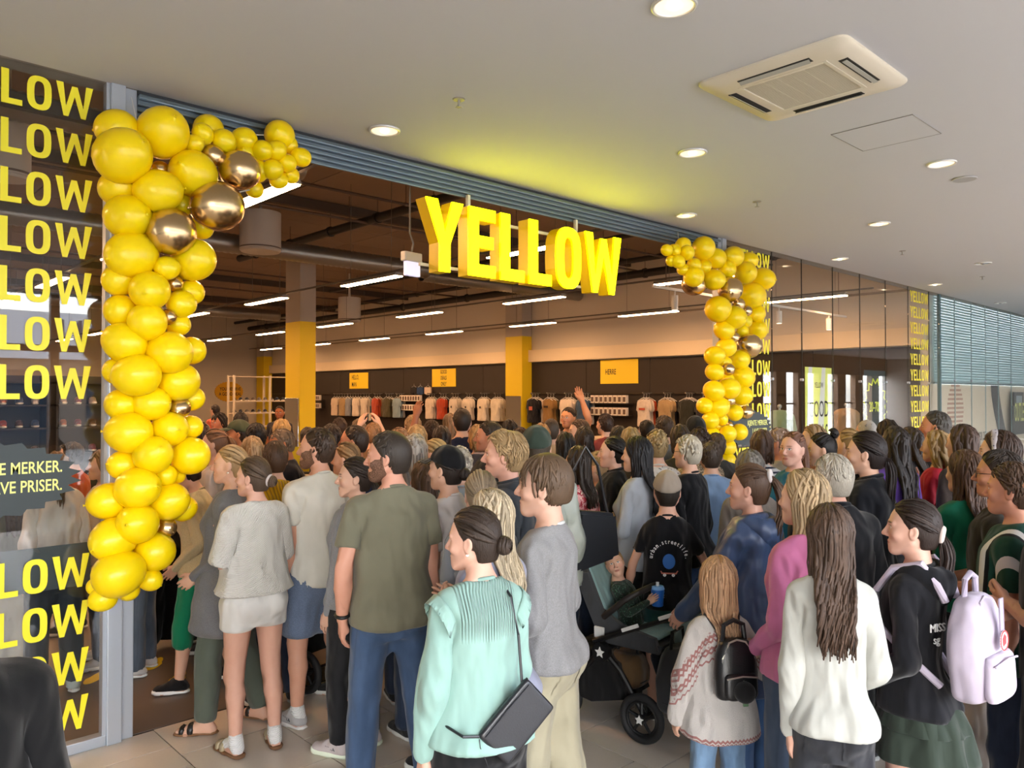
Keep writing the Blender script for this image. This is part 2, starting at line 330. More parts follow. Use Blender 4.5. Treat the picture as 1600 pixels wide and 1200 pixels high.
def head_prims(f):
    f.ell((0, -.006, 1.655), (.0755, .096, .0955), .02)
    f.ell((0, .030, 1.612), (.064, .062, .085), .03)
    f.ell((0, .076, 1.538), (.024, .02, .02), .025)
    f.ell((0, .062, 1.565), (.036, .034, .034), .02)
    for s in (-1, 1):
        f.cap((.054*s, .004, 1.583), (.018*s, .062, 1.540), .020, .018, .025)
        f.ell((.043*s, .060, 1.607), (.025, .024, .02), .02)
        f.cap((.010*s, .090, 1.655), (.046*s, .072, 1.655), .008, .009, .012)
        f.ell((.031*s, .100, 1.636), (.019, .016, .0125), .010, sub=True)
        f.ell((.0305*s, .0745, 1.636), (.0135, .0135, .0125), .003)
        f.cap((.018*s, .0875, 1.645), (.044*s, .078, 1.643), .0035, .0035, .004)               # upper lid
        f.ell((.079*s, -.008, 1.624), (.010, .019, .032), .006, tilt=.2*1)
        f.ell((.088*s, -.002, 1.626), (.006, .011, .020), .005, sub=True, tilt=.2)
        f.ell((.011*s, .100, 1.6005), (.0085, .010, .0075), .006)
    f.cap((0, .089, 1.647), (0, .115, 1.606), .0075, .0105, .010)
    f.ell((0, .089, 1.5755), (.024, .0125, .006), .005); f.ell((0, .087, 1.5645), (.021, .0125, .0065), .005)
    f.cap((-.02, .1005, 1.5700), (.02, .1005, 1.5700), .0018, .0018, .003, sub=True)

def sstep(a, b, x):
    t = np.clip((x-a)/(b-a), 0, 1); return t*t*(3-2*t)

BN = ['pelvis', 'spine', 'chest', 'neck', 'head']+[b+s for s in 'LR' for b in ('ua', 'fa', 'ha', 'th', 'sh', 'fo')]
BI = {b: i for i, b in enumerate(BN)}
def weights(P, mode='body'):
    x, y, z = P.T; W = np.zeros((len(P), len(BN))); ax_ = np.abs(x)
    if mode == 'head': W[:, BI['head']] = 1; return W
    if mode == 'hair':
        h = sstep(1.44, 1.53, z); W[:, BI['head']] = h; W[:, BI['chest']] = 1-h; return W
    sep = .160+np.maximum(0, 1.35-z)*math.tan(.30)
    wid = np.where(z > 1.28, .034, .022)
    wa = sstep(-wid, wid, ax_-sep)*(z > .5) if mode != 'skirt' and mode != 'legs' else np.zeros(len(P))
    if mode == 'sleeveless': wa = wa*0
    wl = (1-sstep(.80, .98, z+.15*np.maximum(0, ax_-.12)))
    if mode == 'skirt': wl *= .45
    if mode in ('top', 'sleeveless'): wl *= .35
    wl = wl*(1-wa)
    lr = sstep(-.02, .02, x) if mode != 'skirt' else sstep(-.14, .14, x)
    wt = 1-wa-wl
    zz = z+.75*np.maximum(0, y-.02)*(z > 1.45)
    s1 = sstep(.98, 1.10, z); s2 = sstep(1.12, 1.26, z); s3 = sstep(1.455, 1.50, z); s4 = sstep(1.525, 1.575, zz)
    if mode in ('top', 'sleeveless'): s3 *= .4; s4 = s4*0
    for b, v in (('pelvis', 1-s1), ('spine', s1*(1-s2)), ('chest', s2*(1-s3)), ('neck', s3*(1-s4)), ('head', s3*s4)): W[:, BI[b]] += wt*v
    Pm = np.stack([ax_, y, z], 1)
    te = (Pm-EL)@FD; e = sstep(-.04, .04, te*.5+((Pm-EL)@UD)*.5); h = sstep(-.02, .025, (Pm-WR)@FD)
    if mode == 'top': h = h*0
    kn = 1-sstep(.435, .53, z); fo = 1-sstep(.075, .125, z-.1*y)
    if mode == 'legs': fo = fo*0
    if mode == 'skirt': kn = kn*.3; fo = fo*0
    for s, m in (('L', 1-lr), ('R', lr)):
        sd = (x > 0) if s == 'R' else (x <= 0)
        W[:, BI['ua'+s]] += wa*sd*(1-e); W[:, BI['fa'+s]] += wa*sd*e*(1-h); W[:, BI['ha'+s]] += wa*sd*e*h
        W[:, BI['th'+s]] += wl*m*(1-kn); W[:, BI['sh'+s]] += wl*m*kn*(1-fo); W[:, BI['fo'+s]] += wl*m*kn*fo
    return W/W.sum(1, keepdims=True)

class Tmpl:
    """vertices and faces in the rest pose, with weights"""
    def __init__(s, V, Q, mode):
        s.V, s.Q, s.mode = np.asarray(V, float), np.asarray(Q), mode
        s.N = vnormals(s.V, s.Q); s.W = weights(s.V, mode)

def decimated(V, Q, ratio, keep=None):
    me = newmesh('t', V, Q); o = bpy.data.objects.new('t', me); C.objects.link(o)
    md = o.modifiers.new('d', 'DECIMATE'); md.ratio = ratio
    if keep is not None:
        g = o.vertex_groups.new(name='k')
        for lv in np.unique(keep): g.add(np.nonzero(keep == lv)[0].tolist(), float(lv), 'REPLACE')
        md.vertex_group = 'k'; md.invert_vertex_group = True; md.vertex_group_factor = 6
    dg = bpy.context.evaluated_depsgraph_get(); m2 = bpy.data.meshes.new_from_object(o.evaluated_get(dg))
    m2.calc_loop_triangles()
    v = np.zeros(len(m2.vertices)*3); m2.vertices.foreach_get('co', v); t = np.zeros(len(m2.loop_triangles)*3, np.int32); m2.loop_triangles.foreach_get('vertices', t)
    bpy.data.objects.remove(o); bpy.data.meshes.remove(me); bpy.data.meshes.remove(m2)
    return v.reshape(-1, 3), t.reshape(-1, 3)

def garment_top(st, fit=.012, hem=.86, sleeve=.6, drape=.5, cuff=.0, neck=1.486, flare=0., tilt=.28, puff=0., boxy=0.):
    """sleeve: 0 none, .6 short, 2 full (1 = elbow)"""
    xs = np.arange(-.62, .62+st, st); f = Field(xs, np.arange(-.24, .26, st), np.arange(hem-.06, 1.56, st))
    P = []; am = bm = 0
    tz = np.array(TORSO)
    for z in list(np.arange(1.485, hem-.03, -.03)):
        a, b, c = [float(np.interp(z, tz[:, 0], tz[:, q])) for q in (1, 2, 3)]
        off = fit+(.006 if z < 1.4 else 0)+.010*max(0, min(1, (1.08-z)/.1)); a += off+boxy*(z < 1.38); b += off+boxy*.6*(z < 1.38)
        if z < 1.33:
            am = max(am*(1-.0*drape), a); bm = max(bm, b); a = a+(am-a)*drape; b = b+(bm-b)*drape
            a += flare*(1.33-z); b += flare*(1.33-z)
        P.append((z, a, b, c*(1-.4*drape)))
    f.loft(P[::-1], .03, 2.35)
    if hem < .95:
        for s in (-1, 1): f.ell((.066*s, -.070, .90), (.094+fit, .086+fit, .10+fit), .04)
    for s in (-1, 1):
        m = lambda p: mir(p, s)
        f.cap(m((.04, -.028, 1.45)), m(SH+[-.010, 0, -.002]), .036+fit*.7, .047+fit*.8, .03)
        f.cap(m((.085, -.038, 1.44)), m((.028, -.036, 1.50)), .026+fit*.6, .028+fit*.6, .025)
        f.cap((0, -.03, 1.42), (0, -.02, 1.52), .054+fit*.3, .052+fit*.3, .02)
        if sleeve > 0:
            e = SH+UD*.285*min(1, sleeve)
            f.cap(m(SH), m(e), .046+fit*.9+puff, .040+fit*1.5+cuff+puff, .03)
            if sleeve > 1: f.cap(m(EL), m(EL+FD*.255*(sleeve-1)), .040+fit*1.5+puff, .030+fit*1.1+cuff, .02)
        else: f.cut(m(SH+[.012, 0, 0]), m((1, 0, .12)))
    f.cut((0, 0, hem), (0, 0, -1)); f.cut((0, -.02, neck), (0, tilt, 1))
    if 0 < sleeve <= 1:
        for s in (-1, 1):
            p = mir(SH+UD*.285*sleeve, s); n = mir(UD, s)
            X, Y, Z = f.xs[:, None, None], f.ys[None, :, None], f.zs[None, None, :]
            d = (X-p[0])*n[0]+(Y-p[1])*n[1]+(Z-p[2])*n[2]
            f.F = np.where((X*s > .17+np.maximum(0, 1.35-Z)*.3), np.maximum(f.F, d), f.F)
    V, Q = f.mesh(); V = lap(V, Q, 2, .4)
    return Tmpl(V, Q, 'sleeveless' if sleeve == 0 else 'top')

def garment_legs(st, fit=.008, hem=.1, wide=0., waist=.97, knee=0.):
    f = Field(np.arange(-.30, .30, st), np.arange(-.24, .22, st), np.arange(hem-.04, waist+.05, st))
    tz = np.array(TORSO)
    f.loft([(z, *(float(np.interp(z, tz[:, 0], tz[:, q]))+fit*(q < 3) for q in (1, 2, 3))) for z in np.arange(.77, waist+.04, .03)], .03)
    for s in (-1, 1):
        m = lambda p: mir(p, s)
        f.ell(m((.072, -.075, .90)), (.078+fit, .07+fit, .085+fit), .03)
        f.cap(m(HIP+[0, 0, -.02]), m(KN), .090+fit, .058+fit+wide*.5+knee, .03)
        f.cap(m(KN), m(AN*[1, .5, 1]), .058+fit+wide*.5+knee, .038+fit+wide, .02)
        f.cap(m(KN+[.004, -.02, -.1]), m(AN), .053+fit+wide*.4, .036+fit, .03)
    f.cut((0, 0, hem), (0, 0, -1)); f.cut((0, 0, waist), (0, 0, 1))
    V, Q = f.mesh(); V = lap(V, Q, 2, .4)
    return Tmpl(V, Q, 'legs')

def garment_skirt(hem=.52, waist=1.0, flare=.28, pleats=9, amp=.014, nseg=72, tier=None):
    tz = np.array(TORSO); V = []; rows = 18
    for j in range(rows+1):
        z = waist+(hem-waist)*j/rows
        zz = max(z, .92); a, b, c = [float(np.interp(zz, tz[:, 0], tz[:, q])) for q in (1, 2, 3)]
        g = max(0, waist-z); a += .012+flare*g*.5; b += .016+flare*g*.5+.05*min(1, g/.12)*(.7)
        if tier and z > tier: a += .012; b += .012
        for i in range(nseg):
            t = 2*math.pi*i/nseg; k = 1+0
            r = amp*min(1, g/.2)*math.sin(pleats*t+.7*math.sin(3*t))
            V.append(((a+r)*math.cos(t), (b+r)*math.sin(t)+c-.012, z))
    Q = [(j*nseg+i, (j+1)*nseg+i, (j+1)*nseg+(i+1) % nseg, j*nseg+(i+1) % nseg) for j in range(rows) for i in range(nseg)]
    n = len(V); V += [(v[0]*.96, v[1]*.96, v[2]) for v in V[rows*nseg:]]                         # turned-in hem
    Q += [(rows*nseg+i, n+i, n+(i+1) % nseg, rows*nseg+(i+1) % nseg) for i in range(nseg)]
    return Tmpl(np.array(V), np.array(Q)[:, ::-1], 'skirt')

def shoe_template(kind, st=.0085):
    """upper and sole of the right shoe around the rest foot"""
    out = []
    for part in ('upper', 'sole'):
        f = Field(np.arange(.03, .20, st), np.arange(-.13, .22, st), np.arange(-.02, .20, st))
        a = AN
        if kind == 'sneaker':
            if part == 'upper':
                f.cap(a+[0, -.03, -.04], a+[0, .01, -.005], .044, .047, .02); f.cap(a+[0, .01, -.02], a+[.012, .12, -.052], .047, .036, .03)
                f.cap(a+[0, -.02, -.05], a+[.013, .145, -.052], .040, .036, .02); f.cap(a+[0, .03, .0], a+[.004, .075, -.02], .028, .022, .015)
                f.cut((0, 0, .022), (0, 0, -1)); f.cut(a+[0, 0, .028], (0, -.35, 1))
            else:
                f.cap(a+[0, -.036, -.06], a+[.006, .06, -.06], .045, .043, .02); f.cap(a+[.006, .06, -.06], a+[.014, .145, -.056], .045, .042, .02)
                f.cut((0, 0, .034), (0, -.06, 1)); f.cut((0, 0, .001), (0, 0, -1))
        else:
            if part == 'upper':
                f.cap(a+[0, .0, -.03], a+[.012, .12, -.058], .046, .038, .02); f.cap(a+[0, -.0, -.05], a+[.013, .13, -.058], .044, .040, .02)
                f.cut((0, 0, .012), (0, 0, -1))
                Y = f.ys[None, :, None]; f.F = np.maximum(f.F, np.minimum(np.maximum(.035-Y, Y-.075), np.maximum(.088-Y, Y-.125)).astype(np.float32))
            else:
                f.cap(a+[0, -.036, -.06], a+[.006, .06, -.06], .042, .042, .02); f.cap(a+[.006, .06, -.06], a+[.014, .15, -.06], .044, .042, .02)
                f.cut((0, 0, .026), (0, 0, 1)); f.cut((0, 0, .001), (0, 0, -1))
        V, Q = f.mesh(); V = lap(V, Q, 1, .4); out.append((V, Q))
    return out

# ---- hair: a cap over the skull and clumps that follow it
SK = np.array([0, -.008, 1.655]); SR = np.array([.079, .100, .099])
def skull(d, off=0.):
    d = np.asarray(d, float); d = d/np.linalg.norm(d); return SK+d*(SR+off)
def hair_cap(st, off=.006, hairline=0., nape=1.548, ear=True, vol=(0, 0, 0)):
    f = Field(np.arange(-.12, .12, st), np.arange(-.15, .13, st), np.arange(1.5, 1.79, st))
    f.ell(SK+np.array([0, -.004, .0]), SR+off+np.array(vol), .0)
    if nape < 1.6: f.cap((0, -.045, 1.60), (0, -.038, nape), .052+off, .046+off, .03)
    X, Y, Z = f.xs[:, None, None], f.ys[None, :, None], f.zs[None, None, :]
    g = np.maximum(Y-(.030+hairline+(Z-1.635)*.62-.22*np.abs(X)), nape-Z)
    g = np.maximum(g, np.minimum(1.600-Z+0*Y, Y+.028) if ear else -1+0*Z)
    f.F = np.maximum(f.F, (g*.8).astype(np.float32))
    V, Q = f.mesh(); V = lap(V, Q, 3, .5)
    return V, Q

def ribbons(curves, width, thick, taper=.35):
    """flattened tapering locks along the curves: four-sided tubes, as quads; 'sv' is a shade per lock"""
    V = []; Q = []; S = []
    for c, w, sv, out in curves:
        c = np.asarray(c); n = len(c); t = np.gradient(c, axis=0); t /= np.maximum(np.linalg.norm(t, axis=1), 1e-9)[:, None]
        o = np.asarray(out, float); o = o-t*(o*t).sum(1)[:, None]; o /= np.maximum(np.linalg.norm(o, axis=1), 1e-9)[:, None]
        b = np.cross(t, o); base = len(V)
        for i in range(n):
            u = i/(n-1); k = (.55+.45*min(1, u*5))*(1-(1-taper)*max(0, (u-.55)/.45)**1.6); hw = width*w*k*.5; ht = thick*k*.5
            V += [c[i]+b[i]*hw, c[i]+o[i]*ht, c[i]-b[i]*hw, c[i]-o[i]*ht]; S += [sv]*4
        for i in range(n-1):
            for q in range(4): Q.append((base+4*i+q, base+4*i+(q+1) % 4, base+4*i+4+(q+1) % 4, base+4*i+4+q))
        Q.append((base+3, base+2, base+1, base)); e = base+4*(n-1); Q.append((e, e+1, e+2, e+3))
    return np.array(V), np.array(Q), np.array(S)

def slerp_path(d0, d1, n):
    d0 = np.asarray(d0, float)/np.linalg.norm(d0); d1 = np.asarray(d1, float)/np.linalg.norm(d1)
    a = math.acos(max(-1, min(1, d0@d1)))+1e-6
    return [(d0*math.sin((1-u)*a)+d1*math.sin(u*a))/math.sin(a) for u in np.linspace(0, 1, n)]

def hair_style(style, seed, lod):
    R = random.Random(seed); cur = []; hi = lod == 0
    capoff = .007; kw = {}
    N = {0: .75, 1: .24}[lod]; WD = 1.05 if hi else 2.0
    wave = .0
    def onhead(p): return p
    if style in ('short', 'crop', 'curlyshort', 'bowl', 'thin', 'buzz', 'quiff'):
        L = {'short': .055, 'crop': .036, 'curlyshort': .05, 'bowl': .10, 'thin': .04, 'buzz': .014, 'quiff': .06}[style]
        n = int({'bowl': 330, 'buzz': 60}.get(style, 420)*N); kw = dict(nape=1.55 if style != 'bowl' else 1.57)
        capoff = {'buzz': .003, 'bowl': .009, 'thin': .003}.get(style, .007)
        tries = 0
        while len(cur) < n and tries < 9000:
            tries += 1
            d = np.array([R.gauss(0, 1), R.gauss(0, 1), R.gauss(.25, 1)]); d /= np.linalg.norm(d); p = skull(d)
            if p[2] < 1.565 or p[1] > .026+(p[2]-1.635)*.62-.22*abs(p[0]) or (p[2] < 1.61 and p[1] > -.03): continue
            crown = np.array([.01, -.055, 1.0]); crown /= np.linalg.norm(crown)
            tg = d-crown*0.9
            if p[1] > -.01 and style not in ('bowl',): tg = np.array([.75*(1 if seed % 2 else -1)+.5*np.sign(d[0]), -.35 if style != 'quiff' else .1, .15])
            tg = tg-d*(tg@d); tg /= np.linalg.norm(tg)+1e-6
            if style == 'quiff' and p[1] > -.02 and p[2] > 1.70: tg = np.array([R.uniform(-.3, .3), .6, .9])
            tg = tg+np.array([R.gauss(0, .25), R.gauss(0, .25), R.gauss(-.15, .2)])
            tg -= d*(tg@d); tg /= np.linalg.norm(tg)+1e-6
            l = L*R.uniform(.7, 1.25); pts = []
            for u in np.linspace(0, 1, 5 if hi else 3):
                dd = d+tg*u*l/.095; dd /= np.linalg.norm(dd)
                lift = .004+.009*math.sin(u*2.2)*(1.3 if style in ('curlyshort', 'quiff') else .7)*(0.35 if style in ('buzz', 'crop') else 1)
                q = skull(dd, lift)
                if style == 'curlyshort': q = q+np.array([math.sin(u*7+seed+d[0]*9), math.cos(u*7), math.sin(u*6)])*.006
                pts.append(q)
            cur.append((pts, R.uniform(.7, 1.2), R.random(), [p_-SK for p_ in pts]))
        V, Q, S = ribbons(cur, .012*WD, .0042)
    elif style in ('long', 'longwavy', 'longstraight', 'bob', 'curly', 'halfup', 'longback', 'bangs'):
        n = int(240*N); end = {'long': 1.33, 'longwavy': 1.22, 'longstraight': 1.20, 'bob': 1.53, 'curly': 1.44, 'halfup': 1.35, 'longback': 1.24, 'bangs': 1.36}[style]
        wave = {'longwavy': .011, 'curly': .013, 'bob': .002}.get(style, .004); kw = dict(nape=1.56, ear=False); capoff = .009
        for q in range(n):
            v = (q+.5)/n; side = R.choice((-1, 1))
            y0 = .062-.135*R.random()**.9; d0 = np.array([.004*side, y0+.008, math.sqrt(max(.0001, 1-((y0+.008)/.1)**2))*.1])/1
            d0 = np.array([.006*side/.079, (y0+.008)/.1, math.sqrt(max(.02, 1-((y0+.008)/.1)**2))])
            ang = R.uniform(-.18, 1)                                   # 0: over the ear, 1: down the back
            az = (math.pi/2)*ang
            d1 = np.array([math.cos(az)*side, -math.sin(az)-.1, -.35]); pts = []; outs = []
            lift = R.uniform(.004, .016)
            for d in slerp_path(d0, d1, 6 if hi else 4): p = skull(d, lift); pts.append(p); outs.append(p-SK)
            p = pts[-1].copy(); e = end+R.gauss(0, .03)*(1.52-end if end < 1.5 else .2)*2.2; m = 9 if hi else 4
            p0 = p.copy(); ph = R.uniform(0, 6.28)
            tx = p0[0]*(.80 if style in ('longstraight', 'longback') else .98); ty = min(p0[1], -.02)
            for k in range(1, m+1):
                u = k/m; z = p0[2]+(e-p0[2])*u
                yb = -.100-.068*sstep(1.50, 1.38, z)-.012*R.random()                # rests on the back
                y = p0[1]+(min(yb, p0[1]) - p0[1])*sstep(0, .5, u) if ang > .25 else p0[1]+(-.075-p0[1])*u*.5
                x = p0[0]+(tx-p0[0])*u
                wv = wave*min(1, u*2); fr = 13 if style != 'curly' else 22
                pts.append(np.array([x+wv*math.sin(fr*u+ph), y+wv*math.cos(fr*u+ph)*.8, z])); outs.append(np.array([x, y+.01, 0]))
            cur.append((pts, R.uniform(.7, 1.3), R.random(), outs))
        if style == 'bangs' or style == 'bob':
            for q in range(int(40*N)):
                x = R.uniform(-.055, .055); d0 = np.array([x*3, .25, 1.]); d1 = np.array([x/.079*1.05, .86, .12]); pts = []
                for d in slerp_path(d0, d1, 6): pts.append(skull(d, .009))
                cur.append((pts, 1, R.random(), [p-SK for p in pts]))
        V, Q, S = ribbons(cur, .018*WD, .007)
    else:                                                           # gathered at the back: ponytail / lowpony / bun / updo / lowbun
        kw = dict(nape=1.55); capoff = .006
        tie = {'ponytail': np.array([0, -1, .42]), 'lowpony': np.array([0, -1, -.42]), 'bun': np.array([0, -.75, .72]), 'lowbun': np.array([0, -1, -.38]), 'updo': np.array([0, -1, .2])}[style]
        n = int(200*N); tp = skull(tie, .012)
        for q in range(n):
            a = R.uniform(0, 2*math.pi); f_ = R.uniform(.35, 1)
            # start on the hairline
            if q % 3: d0 = np.array([math.cos(a)*.95, .62*abs(math.sin(a))*1.05+.05, .55*abs(math.sin(a))+.1]); 
            else: d0 = np.array([R.uniform(-.8, .8), -.7, -.95])
            d0 = d0/np.linalg.norm(d0); p = skull(d0)
            path = slerp_path(d0, tie, 8); k0 = int((1-f_)*5); path = path[k0:]
            lift = R.uniform(.003, .010); pts = [skull(d, lift) for d in path]
            ok = [p_ for p_ in pts if p_[1] < .04+(p_[2]-1.635)*.62-.2*abs(p_[0]) and (p_[2] > 1.595 or p_[1] < -.022)]
            if len(ok) < 4: continue
            cur.append((ok, R.uniform(.7, 1.2), R.random(), [p_-SK for p_ in ok]))
        if style in ('ponytail', 'lowpony'):
            ln = .30 if style == 'ponytail' else .24
            for q in range(int(70*N)):
                a = R.uniform(0, 6.28); r = math.sqrt(R.random()); ph = R.uniform(0, 6.28); pts = []; outs = []
                L = ln*R.uniform(.75, 1.1)
                for u in np.linspace(0, 1, 9):
                    back = (.055*math.sin(min(u*3, 1.57)) if style == 'ponytail' else .02*math.sin(min(u*3, 1.57)))
                    c = tp+np.array([0, -back-.005, .012*math.sin(u*5)*(u < .6)*(style == 'ponytail')-L*u])
                    rr = (.012+.022*math.sin(min(1.57, u*4))*(1-.4*u))*r
                    pts.append(c+np.array([math.cos(a)*rr+.004*math.sin(7*u+ph), math.sin(a)*rr, 0])); outs.append(np.array([math.cos(a), math.sin(a), .1]))
                cur.append((pts, R.uniform(.7, 1.2), R.random(), outs))
        else:
            rb = {'bun': .040, 'lowbun': .034, 'updo': .036}[style]; c0 = skull(tie, rb*.75)
            for q in range(int(70*N)):
                a = R.uniform(0, 6.28); b = R.uniform(-.9, .9); pts = []; ex = np.array([1, 0, 0]); up = tie/np.linalg.norm(tie); e2 = np.cross(up, ex)
                for u in np.linspace(0, 1, 7):
                    t = a+u*2.4; bb = b+.5*u
                    pts.append(c0+rb*(math.cos(bb)*(ex*math.cos(t)+e2*math.sin(t))+up*math.sin(bb)))
                cur.append((pts, 1, R.random(), [p_-c0 for p_ in pts]))
        V, Q, S = ribbons(cur, .015*WD, .006)
    cv, cq = hair_cap(.009 if hi else .017, capoff, **kw)
    S = np.concatenate([S, np.full(len(cv), .35)]); Q = np.concatenate([Q, cq+len(V)]); V = np.concatenate([V, cv])
    t = Tmpl(V, Q, 'hair'); t.S = S
    return t

def beard_template():
    f = Field(np.arange(-.09, .09, .006), np.arange(-.03, .13, .006), np.arange(1.5, 1.65, .006)); head_prims(f)
    f.F -= .0034
    X, Y, Z = f.xs[:, None, None], f.ys[None, :, None], f.zs[None, None, :]
    line = np.where(np.abs(X) < .030, 1.587, 1.568+np.maximum(0, np.abs(X)-.045)*2.2)
    g = np.maximum(Z-line, -(Y-(-.002+(Z-1.56)*.1)))
    mouth = .012-np.maximum(np.abs(X)*.5, np.abs(Z-1.570)*1.3)+(Y < .06)*-1.
    f.F = np.maximum(np.maximum(f.F, g), mouth*(Y > .05)-(Y <= .05)*1.)
    V, Q = f.mesh(); return Tmpl(lap(V, Q, 1, .4), Q, 'head')

def cap_template():
    """baseball cap: crown with button, brim"""
    f = Field(np.arange(-.13, .13, .008), np.arange(-.15, .15, .008), np.arange(1.60, 1.80, .008))
    f.ell(SK+np.array([0, -.002, .004]), SR+.014, 0); f.cut((0, 0, 1.668), (0, .28, -1)); f.ell((0, -.01, 1.772), (.008, .008, .004), .004)
    V, Q = f.mesh(); crown = Tmpl(lap(V, Q, 2, .4), Q, 'head')
    BV = []; BQ = []; m = 15; k = 6
    for top in (0, 1):
        for j in range(k):
            for i in range(m):
                t = -1.25+2.5*i/(m-1); r = j/(k-1)
                x = math.sin(t)*.088; y = .02+math.cos(t)*.078+r*.075*math.cos(t*.9)**.8
                BV.append((x*(1+.05*r), y, 1.690-.012*r-.9*x*x*(1+r)+.005*top))
    for top in (0, 1):
        for j in range(k-1):
            for i in range(m-1):
                a = top*m*k+j*m+i; q = (a, a+1, a+m+1, a+m); BQ.append(q if not top else q[::-1])
    ed = [j*m for j in range(k)]+[(k-1)*m+i for i in range(1, m)]+[j*m+m-1 for j in range(k-2, -1, -1)]+[i for i in range(m-2, -1, -1)]
    for a, b in zip(ed, ed[1:]): BQ.append((a, a+m*k, b+m*k, b))
    return crown, Tmpl(np.array(BV), np.array(BQ), 'head')

def hood_template(st=.012):
    f = Field(np.arange(-.2, .2, st), np.arange(-.24, .16, st), np.arange(1.32, 1.56, st))
    for i in range(14):
        a = math.pi*(-.12)+math.pi*1.24*i/13; b = math.pi*(-.12)+math.pi*1.24*(i+1)/13
        pt = lambda t: np.array([.098*math.cos(t), -.03-.09*math.sin(t)*(1 if math.sin(t) > 0 else .9), 1.475-.045*max(0, math.sin(t))-(.02 if math.sin(t) < 0 else 0)])
        f.cap(pt(a), pt(b), .034+.016*max(0, math.sin(a)), .034+.016*max(0, math.sin(b)), .02)
    f.cap((-.05, -.125, 1.40), (.05, -.125, 1.40), .04, .04, .04); f.cap((0, -.12, 1.42), (0, -.135, 1.36), .045, .03, .04)
    V, Q = f.mesh(); return Tmpl(lap(V, Q, 2, .4), Q, 'top')

_T = {}
def T(key, fn):
    if key not in _T: _T[key] = fn()
    return _T[key]

def body(lod):
    if 'raw' not in _T: _T['raw'] = body_template()
    V, Q = _T['raw']
    def mk():
        z = V[:, 2]; ax_ = np.abs(V[:, 0])
        keep = np.where((z > 1.5), np.where((V[:, 1] > .03) | (ax_ > .071), 1.0, .5), np.where((ax_ > .40), .8, .05))
        v, t = decimated(V, Q, .11, np.round(keep, 2)) if lod == 0 else decimated(V, Q, .021); return Tmpl(v, t, 'body')
    return T(('body', lod), mk)

# ---- morph and pose
def rot(axis, a):
    x, y, z = np.asarray(axis, float)/np.linalg.norm(axis); c, s = math.cos(a), math.sin(a); k = 1-c
    return np.array([[c+x*x*k, x*y*k-z*s, x*z*k+y*s], [y*x*k+z*s, c+y*y*k, y*z*k-x*s], [z*x*k-y*s, z*y*k+x*s, c+z*z*k]])
def r2(a, b):
    a = np.asarray(a, float)/np.linalg.norm(a); b = np.asarray(b, float)/np.linalg.norm(b); v = np.cross(a, b)
    if np.linalg.norm(v) < 1e-6: return np.eye(3)
    return rot(v, math.acos(max(-1, min(1, a@b))))

def morph(P, W, sex, build=1.0, bust=1.0):
    P = P.copy(); x, y, z = P[:, 0].copy(), P[:, 1].copy(), P[:, 2].copy(); sg = np.sign(x)
    ua = sum(W[:, BI[b+s]] for b in ('ua', 'fa', 'ha') for s in 'LR'); lg = sum(W[:, BI[b+s]] for b in ('th', 'sh', 'fo') for s in 'LR')
    hd = W[:, BI['head']]+W[:, BI['neck']]; tr = np.clip(1-ua-hd, 0, 1)
    if sex in ('f', 'c', 'g'):
        fx = np.interp(z, [.80, .92, 1.06, 1.2, 1.36, 1.46], [1.0, 1.02, .86, .84, .84, .90] if sex == 'f' else [.9, .9, .92, .9, .86, .9])
        arm = {'f': .78, 'c': .84, 'g': .78}[sex]; dx = .030
        Pm = np.stack([np.abs(x), y, z], 1); te = (Pm-EL)@FD; on = np.where((te < 0)[:, None], SH+np.clip((Pm-SH)@UD, 0, .285)[:, None]*UD, EL+np.maximum(te, 0)[:, None]*FD)
        hand = sum(W[:, BI['ha'+s]] for s in 'LR')[:, None]; k = arm+(.92-arm)*hand
        A = on+(Pm-on)*k; A[:, 0] = (A[:, 0]-dx)*sg
        B = np.stack([x*fx, y*np.interp(z, [.9, 1.1, 1.3, 1.46], [1.02, .90, .90, .95]), z], 1)
        P = A*ua[:, None]+B*(1-ua)[:, None]
        hs = hd[:, None]; P = P*(1-hs)+hs*np.stack([x*.95, y*.96, z], 1)
        if sex == 'f' and bust: 
            for s in (-1, 1):
                g = np.exp(-(((P[:, 0]-.07*s)/.052)**2+((z-1.265)/.06)**2))*(y > -.02)*tr; P[:, 1] += .045*bust*g
            g = np.exp(-(((z-.90)/.10)**2))*(y < 0)*tr*(np.abs(x) < .25); P[:, 1] -= .012*g
    if build != 1:
        b = build-1; P[:, 0] += P[:, 0]*b*.75*tr+ua*b*.12*sg; t = tr*np.exp(-((z-1.05)/.25)**2); P[:, 0] += P[:, 0]*b*t; P[:, 1] += (P[:, 1]+.0)*b*1.5*t
        P[:, 0] += P[:, 0]*b*.4*lg
    if sex in ('c', 'g'):                                              # child: shorter legs, larger head
        hj = np.array([0, -.01, 1.50]); s = {'c': 1.28, 'g': 1.16}[sex]; P = P*(1-hd[:, None])+hd[:, None]*(hj+(P-hj)*s)
        kz = {'c': .88, 'g': .95}[sex]; P[:, 2] = np.where(P[:, 2] < .9, P[:, 2]*kz, P[:, 2]-.9*(1-kz))
    return P

